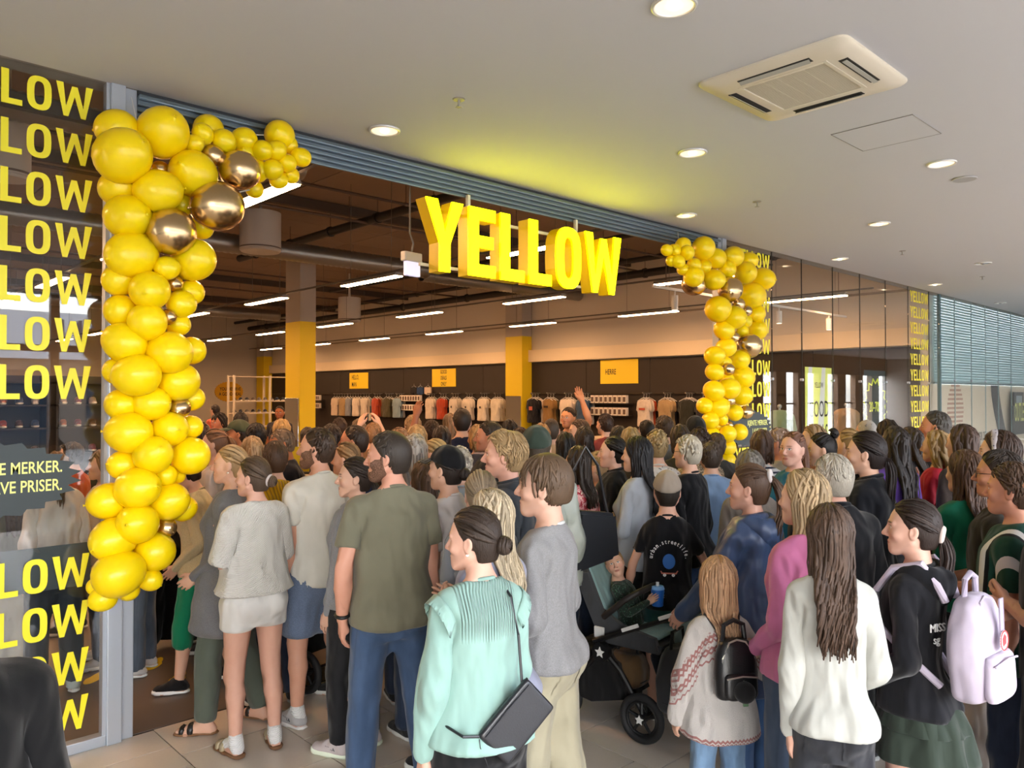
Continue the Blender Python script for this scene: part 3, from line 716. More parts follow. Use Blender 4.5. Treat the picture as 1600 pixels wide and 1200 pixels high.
class Pose:
    """bone transforms; arm targets are directions in the chest frame for the right side (mirrored for the left)"""
    def __init__(s, sex, p):
        W1 = lambda n: np.eye(len(BN))[[BI[n]]]
        J = lambda q, b: morph(np.array([q], float), W1(b), sex)[0]
        M = {}
        def rt(par, j, R):
            Rp, tp = par; return (Rp@R, Rp@(j-R@j)+tp)
        g = lambda k, d=0: p.get(k, d)
        I = (np.eye(3), np.zeros(3))
        M['pelvis'] = rt(I, J((0, 0, .95), 'pelvis'), rot((0, 0, 1), R_(g('ptwist')))@rot((0, 1, 0), R_(g('hipshift'))))
        M['spine'] = rt(M['pelvis'], J((0, 0, 1.03), 'spine'), rot((1, 0, 0), -R_(g('lean')*.5))@rot((0, 0, 1), R_(g('twist')*.5)))
        M['chest'] = rt(M['spine'], J((0, 0, 1.18), 'chest'), rot((1, 0, 0), -R_(g('lean')*.5))@rot((0, 0, 1), R_(g('twist')*.5)))
        hy, hpi, hr = g('hyaw'), g('hpitch'), g('hroll')
        Rh = lambda f: rot((0, 0, 1), R_(hy*f))@rot((1, 0, 0), R_(hpi*f))@rot((0, 1, 0), R_(hr*f))
        M['neck'] = rt(M['chest'], J((0, -.02, 1.46), 'neck'), Rh(.4)); M['head'] = rt(M['neck'], J((0, -.01, 1.55), 'head'), Rh(.6))
        for sd, sg in (('L', -1), ('R', 1)):
            mm = np.array([sg, 1, 1.])
            u, f_ = g('arm'+sd, ((.13, -.06, -1), (.05, .22, -1)))[:2]; tw = (g('arm'+sd, (0, 0, 0))+(0,))[2] if len(g('arm'+sd, (0, 0, 0))) > 2 else 0
            u = np.array(u, float)*mm; f_ = np.array(f_, float)*mm
            R1 = r2(UD*mm, u); M['ua'+sd] = rt(M['chest'], J(SH*mm, 'ua'+sd), R1)
            fl = R1.T@f_; R2 = r2(FD*mm, fl); M['fa'+sd] = rt(M['ua'+sd], J(EL*mm, 'fa'+sd), R2@rot(FD*mm, R_(tw*.5)*sg))
            M['ha'+sd] = rt(M['fa'+sd], J(WR*mm, 'ha'+sd), rot(FD*mm, R_(tw*.5)*sg)@rot(HW*mm*[1, 1, 1], R_(g('wrist'+sd, 0))*sg))
            th, kn, ab = g('leg'+sd, (0, 0, 3))                         # forward swing, knee bend, sideways
            M['th'+sd] = rt(M['pelvis'], J(HIP*mm, 'th'+sd), rot((0, 1, 0), R_(-ab+2)*sg)@rot((1, 0, 0), R_(th)))
            M['sh'+sd] = rt(M['th'+sd], J(KN*mm, 'sh'+sd), rot((1, 0, 0), R_(-kn)))
            M['fo'+sd] = rt(M['sh'+sd], J(AN*mm, 'fo'+sd), rot((1, 0, 0), R_(kn-th+g('foot'+sd, 0)))@rot((0, 0, 1), R_(-8*sg)))
        s.R = np.stack([M[b][0] for b in BN]); s.t = np.stack([M[b][1] for b in BN])
    def __call__(s, P, W):
        out = np.zeros_like(P)
        for i in range(len(BN)):
            w = W[:, i]; m = w > 1e-4
            if m.any(): out[m] += w[m, None]*(P[m]@s.R[i].T+s.t[i])
        return out
R_ = math.radians

def wrinkle(P, seed, amp):
    """cloth folds: a few sine waves bent by each other"""
    if amp == 0: return np.zeros(len(P))
    R = random.Random(seed); x, y, z = P.T; out = 0
    for k in range(5):
        a, b, c, ph = R.uniform(-28, 28), R.uniform(-28, 28), R.uniform(8, 30)*R.choice((-1, 1)), R.uniform(0, 6)
        out = out+np.sin(a*x+b*y+c*z+ph+1.6*np.sin(9*z+5*x+k))*(.6+.4*np.sin(7*y+11*z+k))
    return amp*out/3.2
# ---------------------------------------------------------------- dressing and placing a person
TOPS = dict(
    tee=dict(fit=.017, hem=.83, sleeve=.68, drape=.85, boxy=.004), slimtee=dict(fit=.010, hem=.86, sleeve=.6, drape=.45), long=dict(fit=.012, hem=.86, sleeve=2, drape=.5),
    sweat=dict(fit=.018, hem=.875, sleeve=1.97, drape=.8, cuff=.0, boxy=.003), jacket=dict(fit=.030, hem=.80, sleeve=2, drape=.9, boxy=.008, neck=1.50), coat=dict(fit=.032, hem=.62, sleeve=1.98, drape=.9, flare=.05, neck=1.50),
    blouse=dict(fit=.020, hem=.90, sleeve=1.90, drape=.9, flare=.06, puff=.010, cuff=.004), knit=dict(fit=.021, hem=.84, sleeve=1.95, drape=.9, cuff=.004), tank=dict(fit=.012, hem=.86, sleeve=0, drape=.6),
    shawl=dict(fit=.030, hem=.96, sleeve=.92, drape=1, puff=.026, flare=.10, neck=1.485), tunic=dict(fit=.018, hem=.62, sleeve=1.95, drape=.9, flare=.08), childknit=dict(fit=.030, hem=.76, sleeve=1.99, drape=1, flare=.10, cuff=.010, puff=.006))
LEGS = dict(jeans=dict(fit=.010, hem=.06, wide=.018), slim=dict(fit=.012, hem=.075, wide=.0), wide=dict(fit=.016, hem=.045, wide=.055, knee=.014), chinos=dict(fit=.016, hem=.055, wide=.03, knee=.01),
    shorts=dict(fit=.020, hem=.53, wide=.0, knee=.018), hotshorts=dict(fit=.014, hem=.745, wide=0., knee=.014), capri=dict(fit=.014, hem=.33, wide=.0), leggings=dict(fit=.007, hem=.09, wide=0.))

def add(name, V, Q, m, parent, rest=None, sv=None, smooth=True):
    me = newmesh(name, V, Q, smooth)
    if rest is not None: ap(me, 'rest', rest)
    if sv is not None:
        a = me.attributes.new('sv', 'FLOAT', 'POINT'); a.data.foreach_set('value', np.asarray(sv, np.float32))
    me.materials.append(m); o = bpy.data.objects.new(name, me); C.objects.link(o)
    if parent is not None: o.parent = parent
    return o

class Person: pass
def person(label, pos, H, head, sex='f', tone='e0b59c', hair=('long', '6b4a30'), top=('tee', '808080'), legs=('jeans', '2b3850'), shoes=('sneaker', 'd8d8d8', 'f0f0f0'),
           pose=None, lod=1, seed=0, build=1., bust=1., extras=(), brow=None, stubble=0., lift=None, socks=None, collar=None):
    """pos: ground point; head: heading in degrees of the way the figure faces, counter-clockwise from +X"""
    D_ = math.hypot(pos[0], pos[1]); pose = dict(pose or {}); st = .0145 if lod == 0 else .028; p = Person()
    PZ = Pose(sex, pose); tb = body(lod)
    hh = max(morph(np.array([[0, 0, 1.75]]), np.eye(len(BN))[[BI['head']]], sex)[0][2], 1); sc = H/(hh+.008); p.sc = sc
    Rz = rot((0, 0, 1), math.radians(head-90))
    def world(t, V=None, amp=0, sd=0):
        V = t.V if V is None else V
        if amp: V = V+t.N*wrinkle(t.V, seed*7+sd, amp)[:, None]
        P = morph(V, t.W, sex, build if t.mode != 'hair' else 1, bust); return PZ(P, t.W)
    Vb = world(tb); z0 = Vb[:, 2].min() if lift is None else -lift
    base = np.array([pos[0], pos[1], 0.])
    fin = lambda P: ((P-[0, 0, z0])*sc)@Rz.T
    brow = brow or (hair[1] if hair else '4a3626')
    root = add('person', fin(Vb), tb.Q, skin(tone, brow, stubble=stubble), None, tb.V); root.location = base
    root['label'] = label; root['category'] = 'person'; root['group'] = 'people queueing at the shop opening'
    p.root = root
    def wear(name, t, m, amp=0, sd=0, parent=root, V=None):
        return add(name, fin(world(t, V, amp, sd)), t.Q, m, parent, t.V, getattr(t, 'S', None))
    p.wear = wear
    if legs:
        kd = legs[0]
        if kd == 'skirt': t = T(('skirt',), lambda: garment_skirt(hem=.60)); wear('skirt', t, cloth(*legs[1:]))
        elif kd == 'tier':
            wear('skirt', T(('skirt2',), lambda: garment_skirt(hem=.70, waist=.96, flare=.34)), cloth(*legs[1:])); wear('skirt_tier', T(('tier',), lambda: garment_skirt(hem=.825, waist=.93, flare=.62, pleats=13, amp=.012)), cloth(*legs[1:]))
        else:
            ls = st if D_ < 5.6 else .042; t = T(('legs', kd, ls), lambda: garment_legs(ls, **dict(LEGS[kd], fit=LEGS[kd]['fit']+(.008 if ls > .02 else 0))))
            am = .006 if 'slim' not in kd and 'legg' not in kd else .002; tr = wear('shorts' if 'shorts' in kd else 'trousers', t, cloth(*legs[1:]), am, 3)
            if lod == 0 and kd in ('jeans', 'slim', 'hotshorts', 'chinos'):
                for s in (1, -1):
                    def pk():
                        c = t.V[t.Q].mean(1); q = t.Q[(c[:, 0]*s > .03) & (c[:, 0]*s < .135) & (c[:, 2] > .79+.25*abs(0)) & (c[:, 2] < .915) & (c[:, 1] < -.03)]; u, iv = np.unique(q, return_inverse=True); k_ = Tmpl(t.V[u], iv.reshape(-1, 4), 'legs'); k_.src = u; return k_
                    k_ = T(('pocket', kd, ls, s), pk); k_.N = t.N[k_.src]; k_.W = t.W[k_.src]
                    wr_ = wrinkle(t.V, seed*7+3, am)[k_.src]; add('back_pocket', fin(PZ(morph(k_.V+k_.N*(wr_[:, None]+.0045), k_.W, sex, build, bust), k_.W)), k_.Q, cloth(*legs[1:]), tr, k_.V)
    if top:
        kd = top[0]; base_kd = {'hoodie': 'sweat', 'rain': 'coat'}.get(kd, kd)
        t = T(('top', base_kd, lod), lambda: garment_top(st, **TOPS[base_kd]))
        nm = {'tee': 'shirt', 'slimtee': 'shirt', 'long': 'shirt', 'sweat': 'sweatshirt', 'hoodie': 'hoodie', 'jacket': 'jacket', 'coat': 'coat', 'rain': 'raincoat', 'blouse': 'blouse', 'knit': 'sweater', 'tank': 'tank_top', 'shawl': 'sweater', 'tunic': 'tunic', 'childknit': 'sweater'}[kd]
        p.top = wear(nm, t, cloth(*top[1:]), {'slimtee': .003, 'long': .004, 'tank': .002, 'tee': .010, 'sweat': .010, 'hoodie': .010, 'blouse': .010, 'childknit': .006}.get(kd, .009), 1)
        if kd in ('hoodie', 'rain'): wear('hood', T('hood', hood_template), cloth(*top[1:]), .004, 2, p.top)
        if kd not in ('rain', 'hoodie', 'shawl') and D_ < 6.5:
            r_ = .058 if kd != 'jacket' else .062; cl = T(('collar', kd == 'jacket'), lambda: torus_t((0, -.026, 1.486 if kd != 'jacket' else 1.502), (0, .26, 1), r_, .0075 if kd != 'jacket' else .013, 24, 8, 'top')); wear('collar', cl, cloth(*(collar,) if collar else top[1:2]), parent=p.top)
    if hair and hair[0]:
        sd = seed % (3 if lod else 4)
        t = T(('hair', hair[0], sd, lod), lambda: hair_style(hair[0], sd, lod)); p.hair = wear('hair', t, hairmat(hair[1]))
    if shoes:
        for s in (1, -1):
            k = shoes[0]; near_ = D_ < 4.75; (u, uq), (so, sq) = T(('shoe', k, near_), lambda: shoe_template(k, .0105 if near_ else .018))
            rm = np.array([s, 1, 1]); q = slice(None, None, s)
            tu = T(('shoeu', k, s, near_), lambda: Tmpl(u*rm, uq[:, q], 'shoe' if 0 else 'body')); ts = T(('shoes', k, s, near_), lambda: Tmpl(so*rm, sq[:, q], 'body'))
            fo = np.eye(len(BN))[[BI['foR' if s > 0 else 'foL']]]
            tu.W = np.repeat(fo, len(tu.V), 0); ts.W = np.repeat(fo, len(ts.V), 0)
            o = wear('shoe' if k == 'sneaker' else 'sandal', tu, cloth(shoes[1], 'leather' if k != 'sneaker' else 'plain')); wear('sole', ts, mat('sole_'+shoes[2], shoes[2], .7), parent=o)
            if socks:
                V, Q = T('sock', lambda: sock_template()); tk = T(('sockt', s), lambda: Tmpl(V*rm, Q[:, q], 'body')); wear('sock', tk, cloth(socks, 'knit'))
    for e in extras:
        k = e[0]
        if k == 'cap':
            a, b = T('cap', cap_template); back = len(e) > 3 and e[3]
            fl = np.array([-1, -1, 1]) if back else 1
            if back:
                Va = SK+(a.V-SK)*[-1, -1, 1]; Vb2 = SK+(b.V-SK)*[-1, -1, 1]
            else: Va, Vb2 = a.V, b.V
            o = wear('cap', a, cloth(e[1]), V=Va); wear('brim', b, cloth(e[2]), parent=o, V=Vb2)
        elif k == 'beard': wear('beard', T('beard', beard_template), beardmat(e[1], tone))
        elif k == 'glasses':
            t = T('glasses', glasses_template); wear('glasses', t, mat('spectacle_frame', '201a18', .3))
        elif k == 'scrunchie':
            t = T(('scr', e[2]), lambda: torus_t(skull({'low': (0, -1, -.38), 'high': (0, -1, .42)}[e[2]], .012), (0, -1, .1 if e[2] == 'high' else -.2), .026, .013)); wear('hair_tie', t, cloth(e[1]))
        elif k == 'headband': wear('headband', T('hband', headband_template), cloth(*e[1:]))
        elif k == 'wrist':                                             # band round a wrist
            t = T(('wb', e[2]), lambda: torus_t(WR*[1 if e[2] == 'R' else -1, 1, 1]-FD*[1 if e[2] == 'R' else -1, 1, 1]*.022, FD*[1 if e[2] == 'R' else -1, 1, 1], .031, .009, mode='body')); wear(e[3] if len(e) > 3 else 'wristband', t, mat('band_'+e[1], e[1], .4))
        elif k == 'earring': 
            t = T('earring', lambda: torus_t((-.083, -.004, 1.588), (0, 0, 1), .003, .004)); wear('earring', t, mat('pearl', 'eeeae4', .2))
        elif k == 'hood': wear('hood', T('hood', hood_template), cloth(*e[1:]), .004, 2, p.top)
    p.PZ, p.fin, p.base = PZ, fin, base
    def at(pt, mode='body', bone=None):
        """world point that moves with the body (pt in the rest figure)"""
        pt = np.array([pt], float); W = weights(pt, mode) if not bone else np.eye(len(BN))[[BI[bone]]]
        return Vector((fin(PZ(morph(pt, W, sex, build, bust), W))+base)[0])
    p.at = at
    return p

def torus_t(c, n, R, r, a=16, b=8, mode='head'):
    c = np.array(c, float); n = np.array(n, float); n /= np.linalg.norm(n); e1 = np.cross(n, [.3, .5, .8]); e1 /= np.linalg.norm(e1); e2 = np.cross(n, e1)
    V = [c+(R+r*math.cos(v))*(e1*math.cos(u)+e2*math.sin(u))+n*r*math.sin(v) for u in np.linspace(0, 2*math.pi, a, False) for v in np.linspace(0, 2*math.pi, b, False)]
    Q = [(i*b+j, ((i+1) % a)*b+j, ((i+1) % a)*b+(j+1) % b, i*b+(j+1) % b) for i in range(a) for j in range(b)]
    return Tmpl(np.array(V), np.array(Q), mode)
def sock_template():
    f = Field(np.arange(.04, .19, .007), np.arange(-.12, .1, .007), np.arange(-.02, .20, .007)); a = AN
    f.cap(a+[0, -.026, -.03], a+[-.001, .0, .045], .039, .040, .02); f.cap(a, a+[.008, .07, -.03], .040, .034, .02); f.cut(a+[0, 0, .05], (0, 0, 1)); f.cut((0, 0, .01), (0, 0, -1))
    return f.mesh()
def glasses_template():
    ts = [torus_t((.032*s, .097, 1.634), (.18*s, 1, 0), .020, .0018, 14, 5) for s in (-1, 1)]
    V = [t.V for t in ts]; Q = [ts[0].Q, ts[1].Q+len(ts[0].V)]; n = sum(map(len, V))
    for a, b in (((-.012, .102, 1.637), (.012, .102, 1.637)), ((.052, .093, 1.638), (.083, .0, 1.64)), ((-.052, .093, 1.638), (-.083, .0, 1.64))):
        v, q = bar(a, b, .0018); V.append(v); Q.append(q+n); n += len(v)
    return Tmpl(np.concatenate(V), np.concatenate(Q), 'head')
def bar(a, b, r, k=6, r2_=None):
    a = np.array(a, float); b = np.array(b, float); d = b-a; d /= np.linalg.norm(d); e = np.cross(d, [.31, .52, .79]); e /= np.linalg.norm(e); g = np.cross(d, e); r2_ = r if r2_ is None else r2_
    V = [c+rr*(e*math.cos(t)+g*math.sin(t)) for c, rr in ((a, r), (b, r2_)) for t in np.linspace(0, 2*math.pi, k, False)]
    Q = [(i, (i+1) % k, k+(i+1) % k, k+i) for i in range(k)]
    V += [a, b]; Q += [(2*k, (i+1) % k, i, i) for i in range(0)]
    return np.array(V), np.array(Q)
def headband_template():
    V = []; Q = []; m = 20; b = 6
    for i in range(m):
        t = -.25+(math.pi+.5)*i/(m-1); c = SK+np.array([math.cos(t)*(SR[0]+.013), .025, math.sin(t)*(SR[2]+.011)]); nrm = (c-SK)/np.linalg.norm(c-SK); w = .012+.010*math.sin(max(0, min(math.pi, t)))
        for j in range(b):
            a = 2*math.pi*j/b; V.append(c+np.array([0, 1, 0])*w*math.cos(a)+nrm*.008*math.sin(a))
    for i in range(m-1):
        for j in range(b): Q.append((i*b+j, i*b+(j+1) % b, (i+1)*b+(j+1) % b, (i+1)*b+j))
    return Tmpl(np.array(V), np.array(Q)[:, ::-1], 'head')
# ---------------------------------------------------------------- mesh helpers
def tag(o, label, cat, group=None):
    o['label'] = label; o['category'] = cat
    if group: o['group'] = group
    return o
def thing(name, label, cat, loc=(0, 0, 0), rz=0, group=None):
    o = bpy.data.objects.new(name, None); C.objects.link(o); o.empty_display_size = .1; o.location = loc; o.rotation_euler = (0, 0, rz); return tag(o, label, cat, group)
def struct(o): o['kind'] = 'structure'; return o
class MB:
    def __init__(s): s.b = bmesh.new()
    def box(s, lo, hi, bev=0.):
        lo, hi = Vector(lo), Vector(hi); r = bmesh.ops.create_cube(s.b, size=1); v = r['verts']
        bmesh.ops.scale(s.b, vec=hi-lo, verts=v); bmesh.ops.translate(s.b, vec=(lo+hi)/2, verts=v)
        if bev: bmesh.ops.bevel(s.b, geom=list({e for q in v for e in q.link_edges}), offset=bev, segments=2, affect='EDGES', profile=.5)
        return s
    def cyl(s, a, b, r, k=12, r2=None, cap=True):
        a, b = Vector(a), Vector(b); d = b-a
        m = Matrix.Translation((a+b)/2) @ d.to_track_quat('Z', 'Y').to_matrix().to_4x4()
        bmesh.ops.create_cone(s.b, cap_ends=cap, segments=k, radius1=r, radius2=r if r2 is None else r2, depth=d.length, matrix=m); return s
    def ball(s, c, r, k=12, sc=(1, 1, 1)):
        bmesh.ops.create_uvsphere(s.b, u_segments=k, v_segments=max(6, k*2//3), radius=r, matrix=Matrix.Translation(c) @ Matrix.Diagonal((*sc, 1))); return s
    def torus(s, c, n, R, r, a=24, b=8):
        t = torus_t(c, n, R, r, a, b); return s.raw(t.V, t.Q)
    def raw(s, V, Q):
        vs = [s.b.verts.new(v) for v in V]
        for q in Q:
            try: s.b.faces.new([vs[i] for i in dict.fromkeys(q)])
            except ValueError: pass
        return s
    def tube(s, pts, r, k=8, r1=None):
        pts = [Vector(p) for p in pts]; ring = []; up = Vector((.13, .27, .95)).normalized()
        for i, p in enumerate(pts):
            t = (pts[min(i+1, len(pts)-1)]-pts[max(i-1, 0)]).normalized(); e = t.cross(up)
            if e.length < .05: e = t.cross(Vector((1, 0, 0)))
            e.normalize(); g = t.cross(e); rr = r if r1 is None else r+(r1-r)*i/(len(pts)-1)
            ring.append([s.b.verts.new(p+rr*(e*math.cos(u)+g*math.sin(u))) for u in [2*math.pi*q/k for q in range(k)]])
        for A, B in zip(ring, ring[1:]):
            for q in range(k): s.b.faces.new((A[q], A[(q+1) % k], B[(q+1) % k], B[q]))
        s.b.faces.new(ring[0][::-1]); s.b.faces.new(ring[-1]); return s
    def prism(s, poly, y0, y1, hole=None):
        """outline in x,z pushed from y0 to y1"""
        f = [s.b.verts.new((x, y0, z)) for x, z in poly]; g = [s.b.verts.new((x, y1, z)) for x, z in poly]; n = len(poly)
        for i in range(n): s.b.faces.new((f[i], g[i], g[(i+1) % n], f[(i+1) % n]))
        if hole:
            h = [s.b.verts.new((x, y0, z)) for x, z in hole]; k = [s.b.verts.new((x, y1, z)) for x, z in hole]
            for i in range(n):
                j = (i+1) % n
                s.b.faces.new((h[j], k[j], k[i], h[i])); s.b.faces.new((f[i], f[j], h[j], h[i])); s.b.faces.new((g[j], g[i], k[i], k[j]))
        else: s.b.faces.new(f); s.b.faces.new(g[::-1])
        return s
    def mesh(s, name, m=None, smooth=False, ang=40):
        bmesh.ops.recalc_face_normals(s.b, faces=s.b.faces[:])
        me = bpy.data.meshes.new(name); s.b.to_mesh(me); s.b.free()
        if m: me.materials.append(m)
        if smooth: me.polygons.foreach_set('use_smooth', [True]*len(me.polygons)); me.set_sharp_from_angle(angle=math.radians(ang))
        return me
    def build(s, name, m, parent=None, loc=None, smooth=False, ang=40):
        o = bpy.data.objects.new(name, s.mesh(name, m, smooth, ang)); C.objects.link(o)
        if parent: o.parent = parent
        if loc: o.location = loc
        return o
def inst(name, me, parent=None, loc=(0, 0, 0), rot_=(0, 0, 0), sc=(1, 1, 1), m=None):
    o = bpy.data.objects.new(name, me); C.objects.link(o); o.location = loc; o.rotation_euler = rot_; o.scale = sc
    if parent: o.parent = parent
    if m: o.material_slots[0].link = 'OBJECT'; o.material_slots[0].material = m
    return o
def words(name, txt, h, loc, right, up, m, parent=None, squash=.72, depth=.0012, align='LEFT', bold=.0, spacing=1.0):
    """flat printed words: capital height h, standing on the plane spanned by right and up"""
    c = bpy.data.curves.new(name, 'FONT'); c.body = txt; c.size = h/.69; c.extrude = depth; c.align_x = align; c.offset = bold; c.space_character = spacing; c.resolution_u = 3; c.space_line = 1.12
    o = bpy.data.objects.new(name, c); C.objects.link(o); me = bpy.data.meshes.new_from_object(o.evaluated_get(bpy.context.evaluated_depsgraph_get())); bpy.data.objects.remove(o); bpy.data.curves.remove(c)
    r, u = Vector(right).normalized(), Vector(up).normalized(); n = r.cross(u)
    me.transform(Matrix.Diagonal((squash, 1, 1, 1))); me.materials.clear(); me.materials.append(m); me.name = name
    o = bpy.data.objects.new(name, me); C.objects.link(o); M = Matrix((r, u, n)).transposed().to_4x4(); M.translation = Vector(loc); o.matrix_world = M
    if parent: o.parent = parent; o.matrix_parent_inverse = parent.matrix_world.inverted() if parent.matrix_world != Matrix() else Matrix()
    return o

GY = 4.87        # plane of the shop front
CZ = 3.8         # arcade ceiling
XR = 15.05       # side wall of the shop
YB = 31.6        # back wall of the shop
SZ = 5.3         # shop ceiling
glass = None
def glassmat(name, tint, f0=.03):
    k = Nodes(name); k.N.remove(k.b); g = k.n('ShaderNodeNewGeometry'); d = k.math('ABSOLUTE', k.n('ShaderNodeVectorMath', {0: g.outputs['Normal'], 1: g.outputs['Incoming']}, operation='DOT_PRODUCT').outputs['Value'])
    fr = k.math('ADD', k.math('MULTIPLY', k.math('POWER', k.math('SUBTRACT', 1., d), 5.), .60), f0)
    tr = k.n('ShaderNodeBsdfTransparent', {0: tint}); gl = k.n('ShaderNodeBsdfGlossy', {'Roughness': .0, 'Color': (1, 1, 1, 1)})
    mx = k.n('ShaderNodeMixShader', {0: fr, 1: tr.outputs[0], 2: gl.outputs[0]}); k.L.new(mx.outputs[0], k.out.inputs[0]); return k.m
glass = glassmat('shop_glass', (.96, .97, .965, 1), .028)
alu = mat('brushed_aluminium', 'b4bcc6', .38, .55, bump=.05, bscale=200)
alu_dark = mat('dark_rail_metal', '74848f', .32, .75)
white_paint = mat('ceiling_paint', 'c2c4c8', .9, noise=.05, nscale=1.2, bump=.05, bscale=300)
Y_PAINT = mat('yellow_wall_paint', 'd8ba10', .6, noise=.05, nscale=3)
YVIN = mat('yellow_vinyl', 'f0e62a', .45)
BLACKINK = mat('black_print', '15161a', .6)
YCARD = mat('yellow_card', 'eccb20', .55)
SLATE = mat('slate_vinyl', '2c3638', .5)

# ---- arcade floor: large stone tiles laid in staggered rows
k = Nodes('stone_tile'); oi = k.n('ShaderNodeObjectInfo'); co = k.n('ShaderNodeTexCoord').outputs['Object']
v = k.n('ShaderNodeVectorMath', {0: co, 1: oi.outputs['Location']}, operation='ADD').outputs[0]
n1 = k.noise(v, 3.2, 5, .6); n2 = k.noise(v, 60, 3)
base = k.mix(n1, srgb('cdc2b4'), srgb('e2d8cc')); base = k.mix(k.math('MULTIPLY', n2, .25), base, srgb('b3a698')); base = k.mix(k.math('MULTIPLY', oi.outputs['Random'], .22), base, srgb('c4b7a8'))
k.set(color=base, rough=k.n('ShaderNodeMapRange', {0: n1, 3: .22, 4: .42}).outputs[0], spec=.5, normal=k.bump(n2, .04, .002)); tile_m = k.m
floor = struct(MB().box((-8, -6.2, -.06), (41, GY+.02, -.006)).build('floor', mat('tile_joint', '3a332d', .95)))
TW = .592; X0 = 1.645; rng = random.Random(4)
tm = {L: MB().box((.004, .004, -.02), (TW-.004, L-.004, 0)).mesh('tile', tile_m) for L in (TW, TW/2)}
cells = []
for i in range(-9, 32):
    x = X0+i*TW; off = {0: 4.426, -1: 4.566}.get(i, 4.43-TW*rng.choice((.0, .25, .5, .62))); L = TW if i != -1 else TW/2
    j0 = off-L*math.ceil((off+3.0)/L)
    y = j0
    while y < GY-.01:
        cells.append((x, y, L)); y += L
def near(c): return math.hypot(c[0]+.3-2.6, c[1]+.3-2.6)
cells.sort(key=near); nt = 0
rest_mb = MB()
for x, y, L in cells:
    hi = min(L, GY-y)
    if nt < 290 and hi > L-.02: inst('tile', tm[L], floor, (x, y, 0)); nt += 1
    else: rest_mb.box((x+.003, y+.003, -.02), (x+TW-.003, y+hi-.003, 0))
o = rest_mb.build('tiles_beyond', tile_m, floor); o['kind'] = 'stuff'

# ---- arcade ceiling, bulkhead over the shop front
struct(MB().box((-8, -6.2, CZ), (41.2, GY-.03, CZ+.28)).build('ceiling', white_paint))
struct(MB().box((-8, GY-.03, CZ), (41.2, GY+.14, SZ+.2)).build('wall_bulkhead', mat('bulkhead_grey', '8a8782', .9)))
# the glazed outer side of the arcade behind the camera: dark mullions carrying the roof
dkm = mat('mullion_dark', '2a2c30', .5); pier_m = mat('pier_timber', '8a6f56', .6, noise=.3, nscale=8)
fac = MB()
for i in range(-5, 9): fac.box((i*1.8-.07, -6.2, 0), (i*1.8+.07, -6.05, CZ))
struct(fac.build('window_1', dkm))
struct(MB().box((-8, -6.2, 2.78), (14.4, -6.08, 2.9)).box((-8, -6.2, 0), (14.4, -6.08, .12)).box((14.4, -6.2, 1.6), (40, -6.12, 1.66)).build('trim_1', dkm))
fp_ = MB()
for i in range(14): fp_.box((14.4+i*1.9, -6.2, 0), (14.4+i*1.9+.85, -5.95, 2.95))
struct(fp_.build('wall_piers', pier_m)); struct(MB().box((14.4, -6.2, 2.95), (41, -5.95, CZ)).build('wall_header', dkm)); struct(MB().box((41, -6.2, 0), (41.2, GY, CZ)).build('wall_end', mat('arcade_wall', 'b8b4ae', .9)))
struct(MB().box((-8.2, -6.2, 0), (-8, GY, CZ)).build('wall_left', mat('arcade_wall', 'b8b4ae', .9)))

# ---- shop shell
k = Nodes('shop_floor'); co = k.n('ShaderNodeTexCoord').outputs['Object']; n1 = k.noise(co, 1.3, 4); k.set(color=k.mix(n1, srgb('5c5048'), srgb('6e6158')), rough=.45); shop_floor_m = k.m
struct(MB().box((-6, GY+.02, -.06), (XR+.3, YB+.2, -.002)).build('floor_shop', shop_floor_m))
wallw = mat('shop_wall_paint', 'c9bfae', .9, noise=.05, nscale=2)
struct(MB().box((XR, GY+.15, 0), (XR+.25, YB+.2, SZ)).build('wall_right', wallw))
struct(MB().box((-6, YB, 0), (XR, YB+.2, SZ)).build('wall_back', wallw))
struct(MB().box((-6.2, GY+.15, 0), (-6, YB+.2, SZ)).build('wall_side', wallw))
cs = struct(MB().box((-6.2, GY+.14, SZ+.02), (XR+.3, YB+.2, SZ+.2)).build('ceiling_shop', mat('roof_deck', '4a3c32', .9)))
k = Nodes('roof_board'); oi = k.n('ShaderNodeObjectInfo'); co = k.n('ShaderNodeTexCoord').outputs['Object']; n1 = k.noise(co, 2.5, 3); k.set(color=k.mix(k.math('ADD', k.math('MULTIPLY', oi.outputs['Random'], .5), k.math('MULTIPLY', n1, .4)), srgb('96826f'), srgb('836f5e')), rough=.9)
rb = MB().box((.01, .01, 0), (2.99, 1.19, .03)).mesh('ceiling_board', k.m)
for i in range(7):
    for j in range(22): inst('ceiling_board', rb, cs, (-6+i*3, GY+.2+j*1.2, SZ-.01))
# joists under the boards
jm = mat('joist_grey', '4c4138', .8); jme = MB().box((-6, -.05, -.16), (XR, .05, 0)).mesh('joist', jm)
for j in range(6): inst('joist', jme, cs, (0, 7.2+j*4.6, SZ-.02))

# dark panels and soffit along the side wall, each panel its own board
pan_m = mat('dark_wall_panel', '2b221c', .7, noise=.3, nscale=6); wr_ = bpy.data.objects['wall_right']
pme = MB().box((-.03, .006, 0), (0, 1.994, 2.88), .004).mesh('panel', pan_m)
for j in range(13): inst('panel', pme, wr_, (XR, GY+.3+j*2.0, 0))
struct(MB().box((XR-.16, GY+.2, 2.90), (XR, YB-.4, 3.22)).build('trim_2', mat('soffit_paint', 'd8c8ac', .85)))
struct(MB().box((XR-.05, GY+.2, 3.9), (XR, YB, 3.94)).build('trim_3', mat('ledge', '8d8070', .85)))
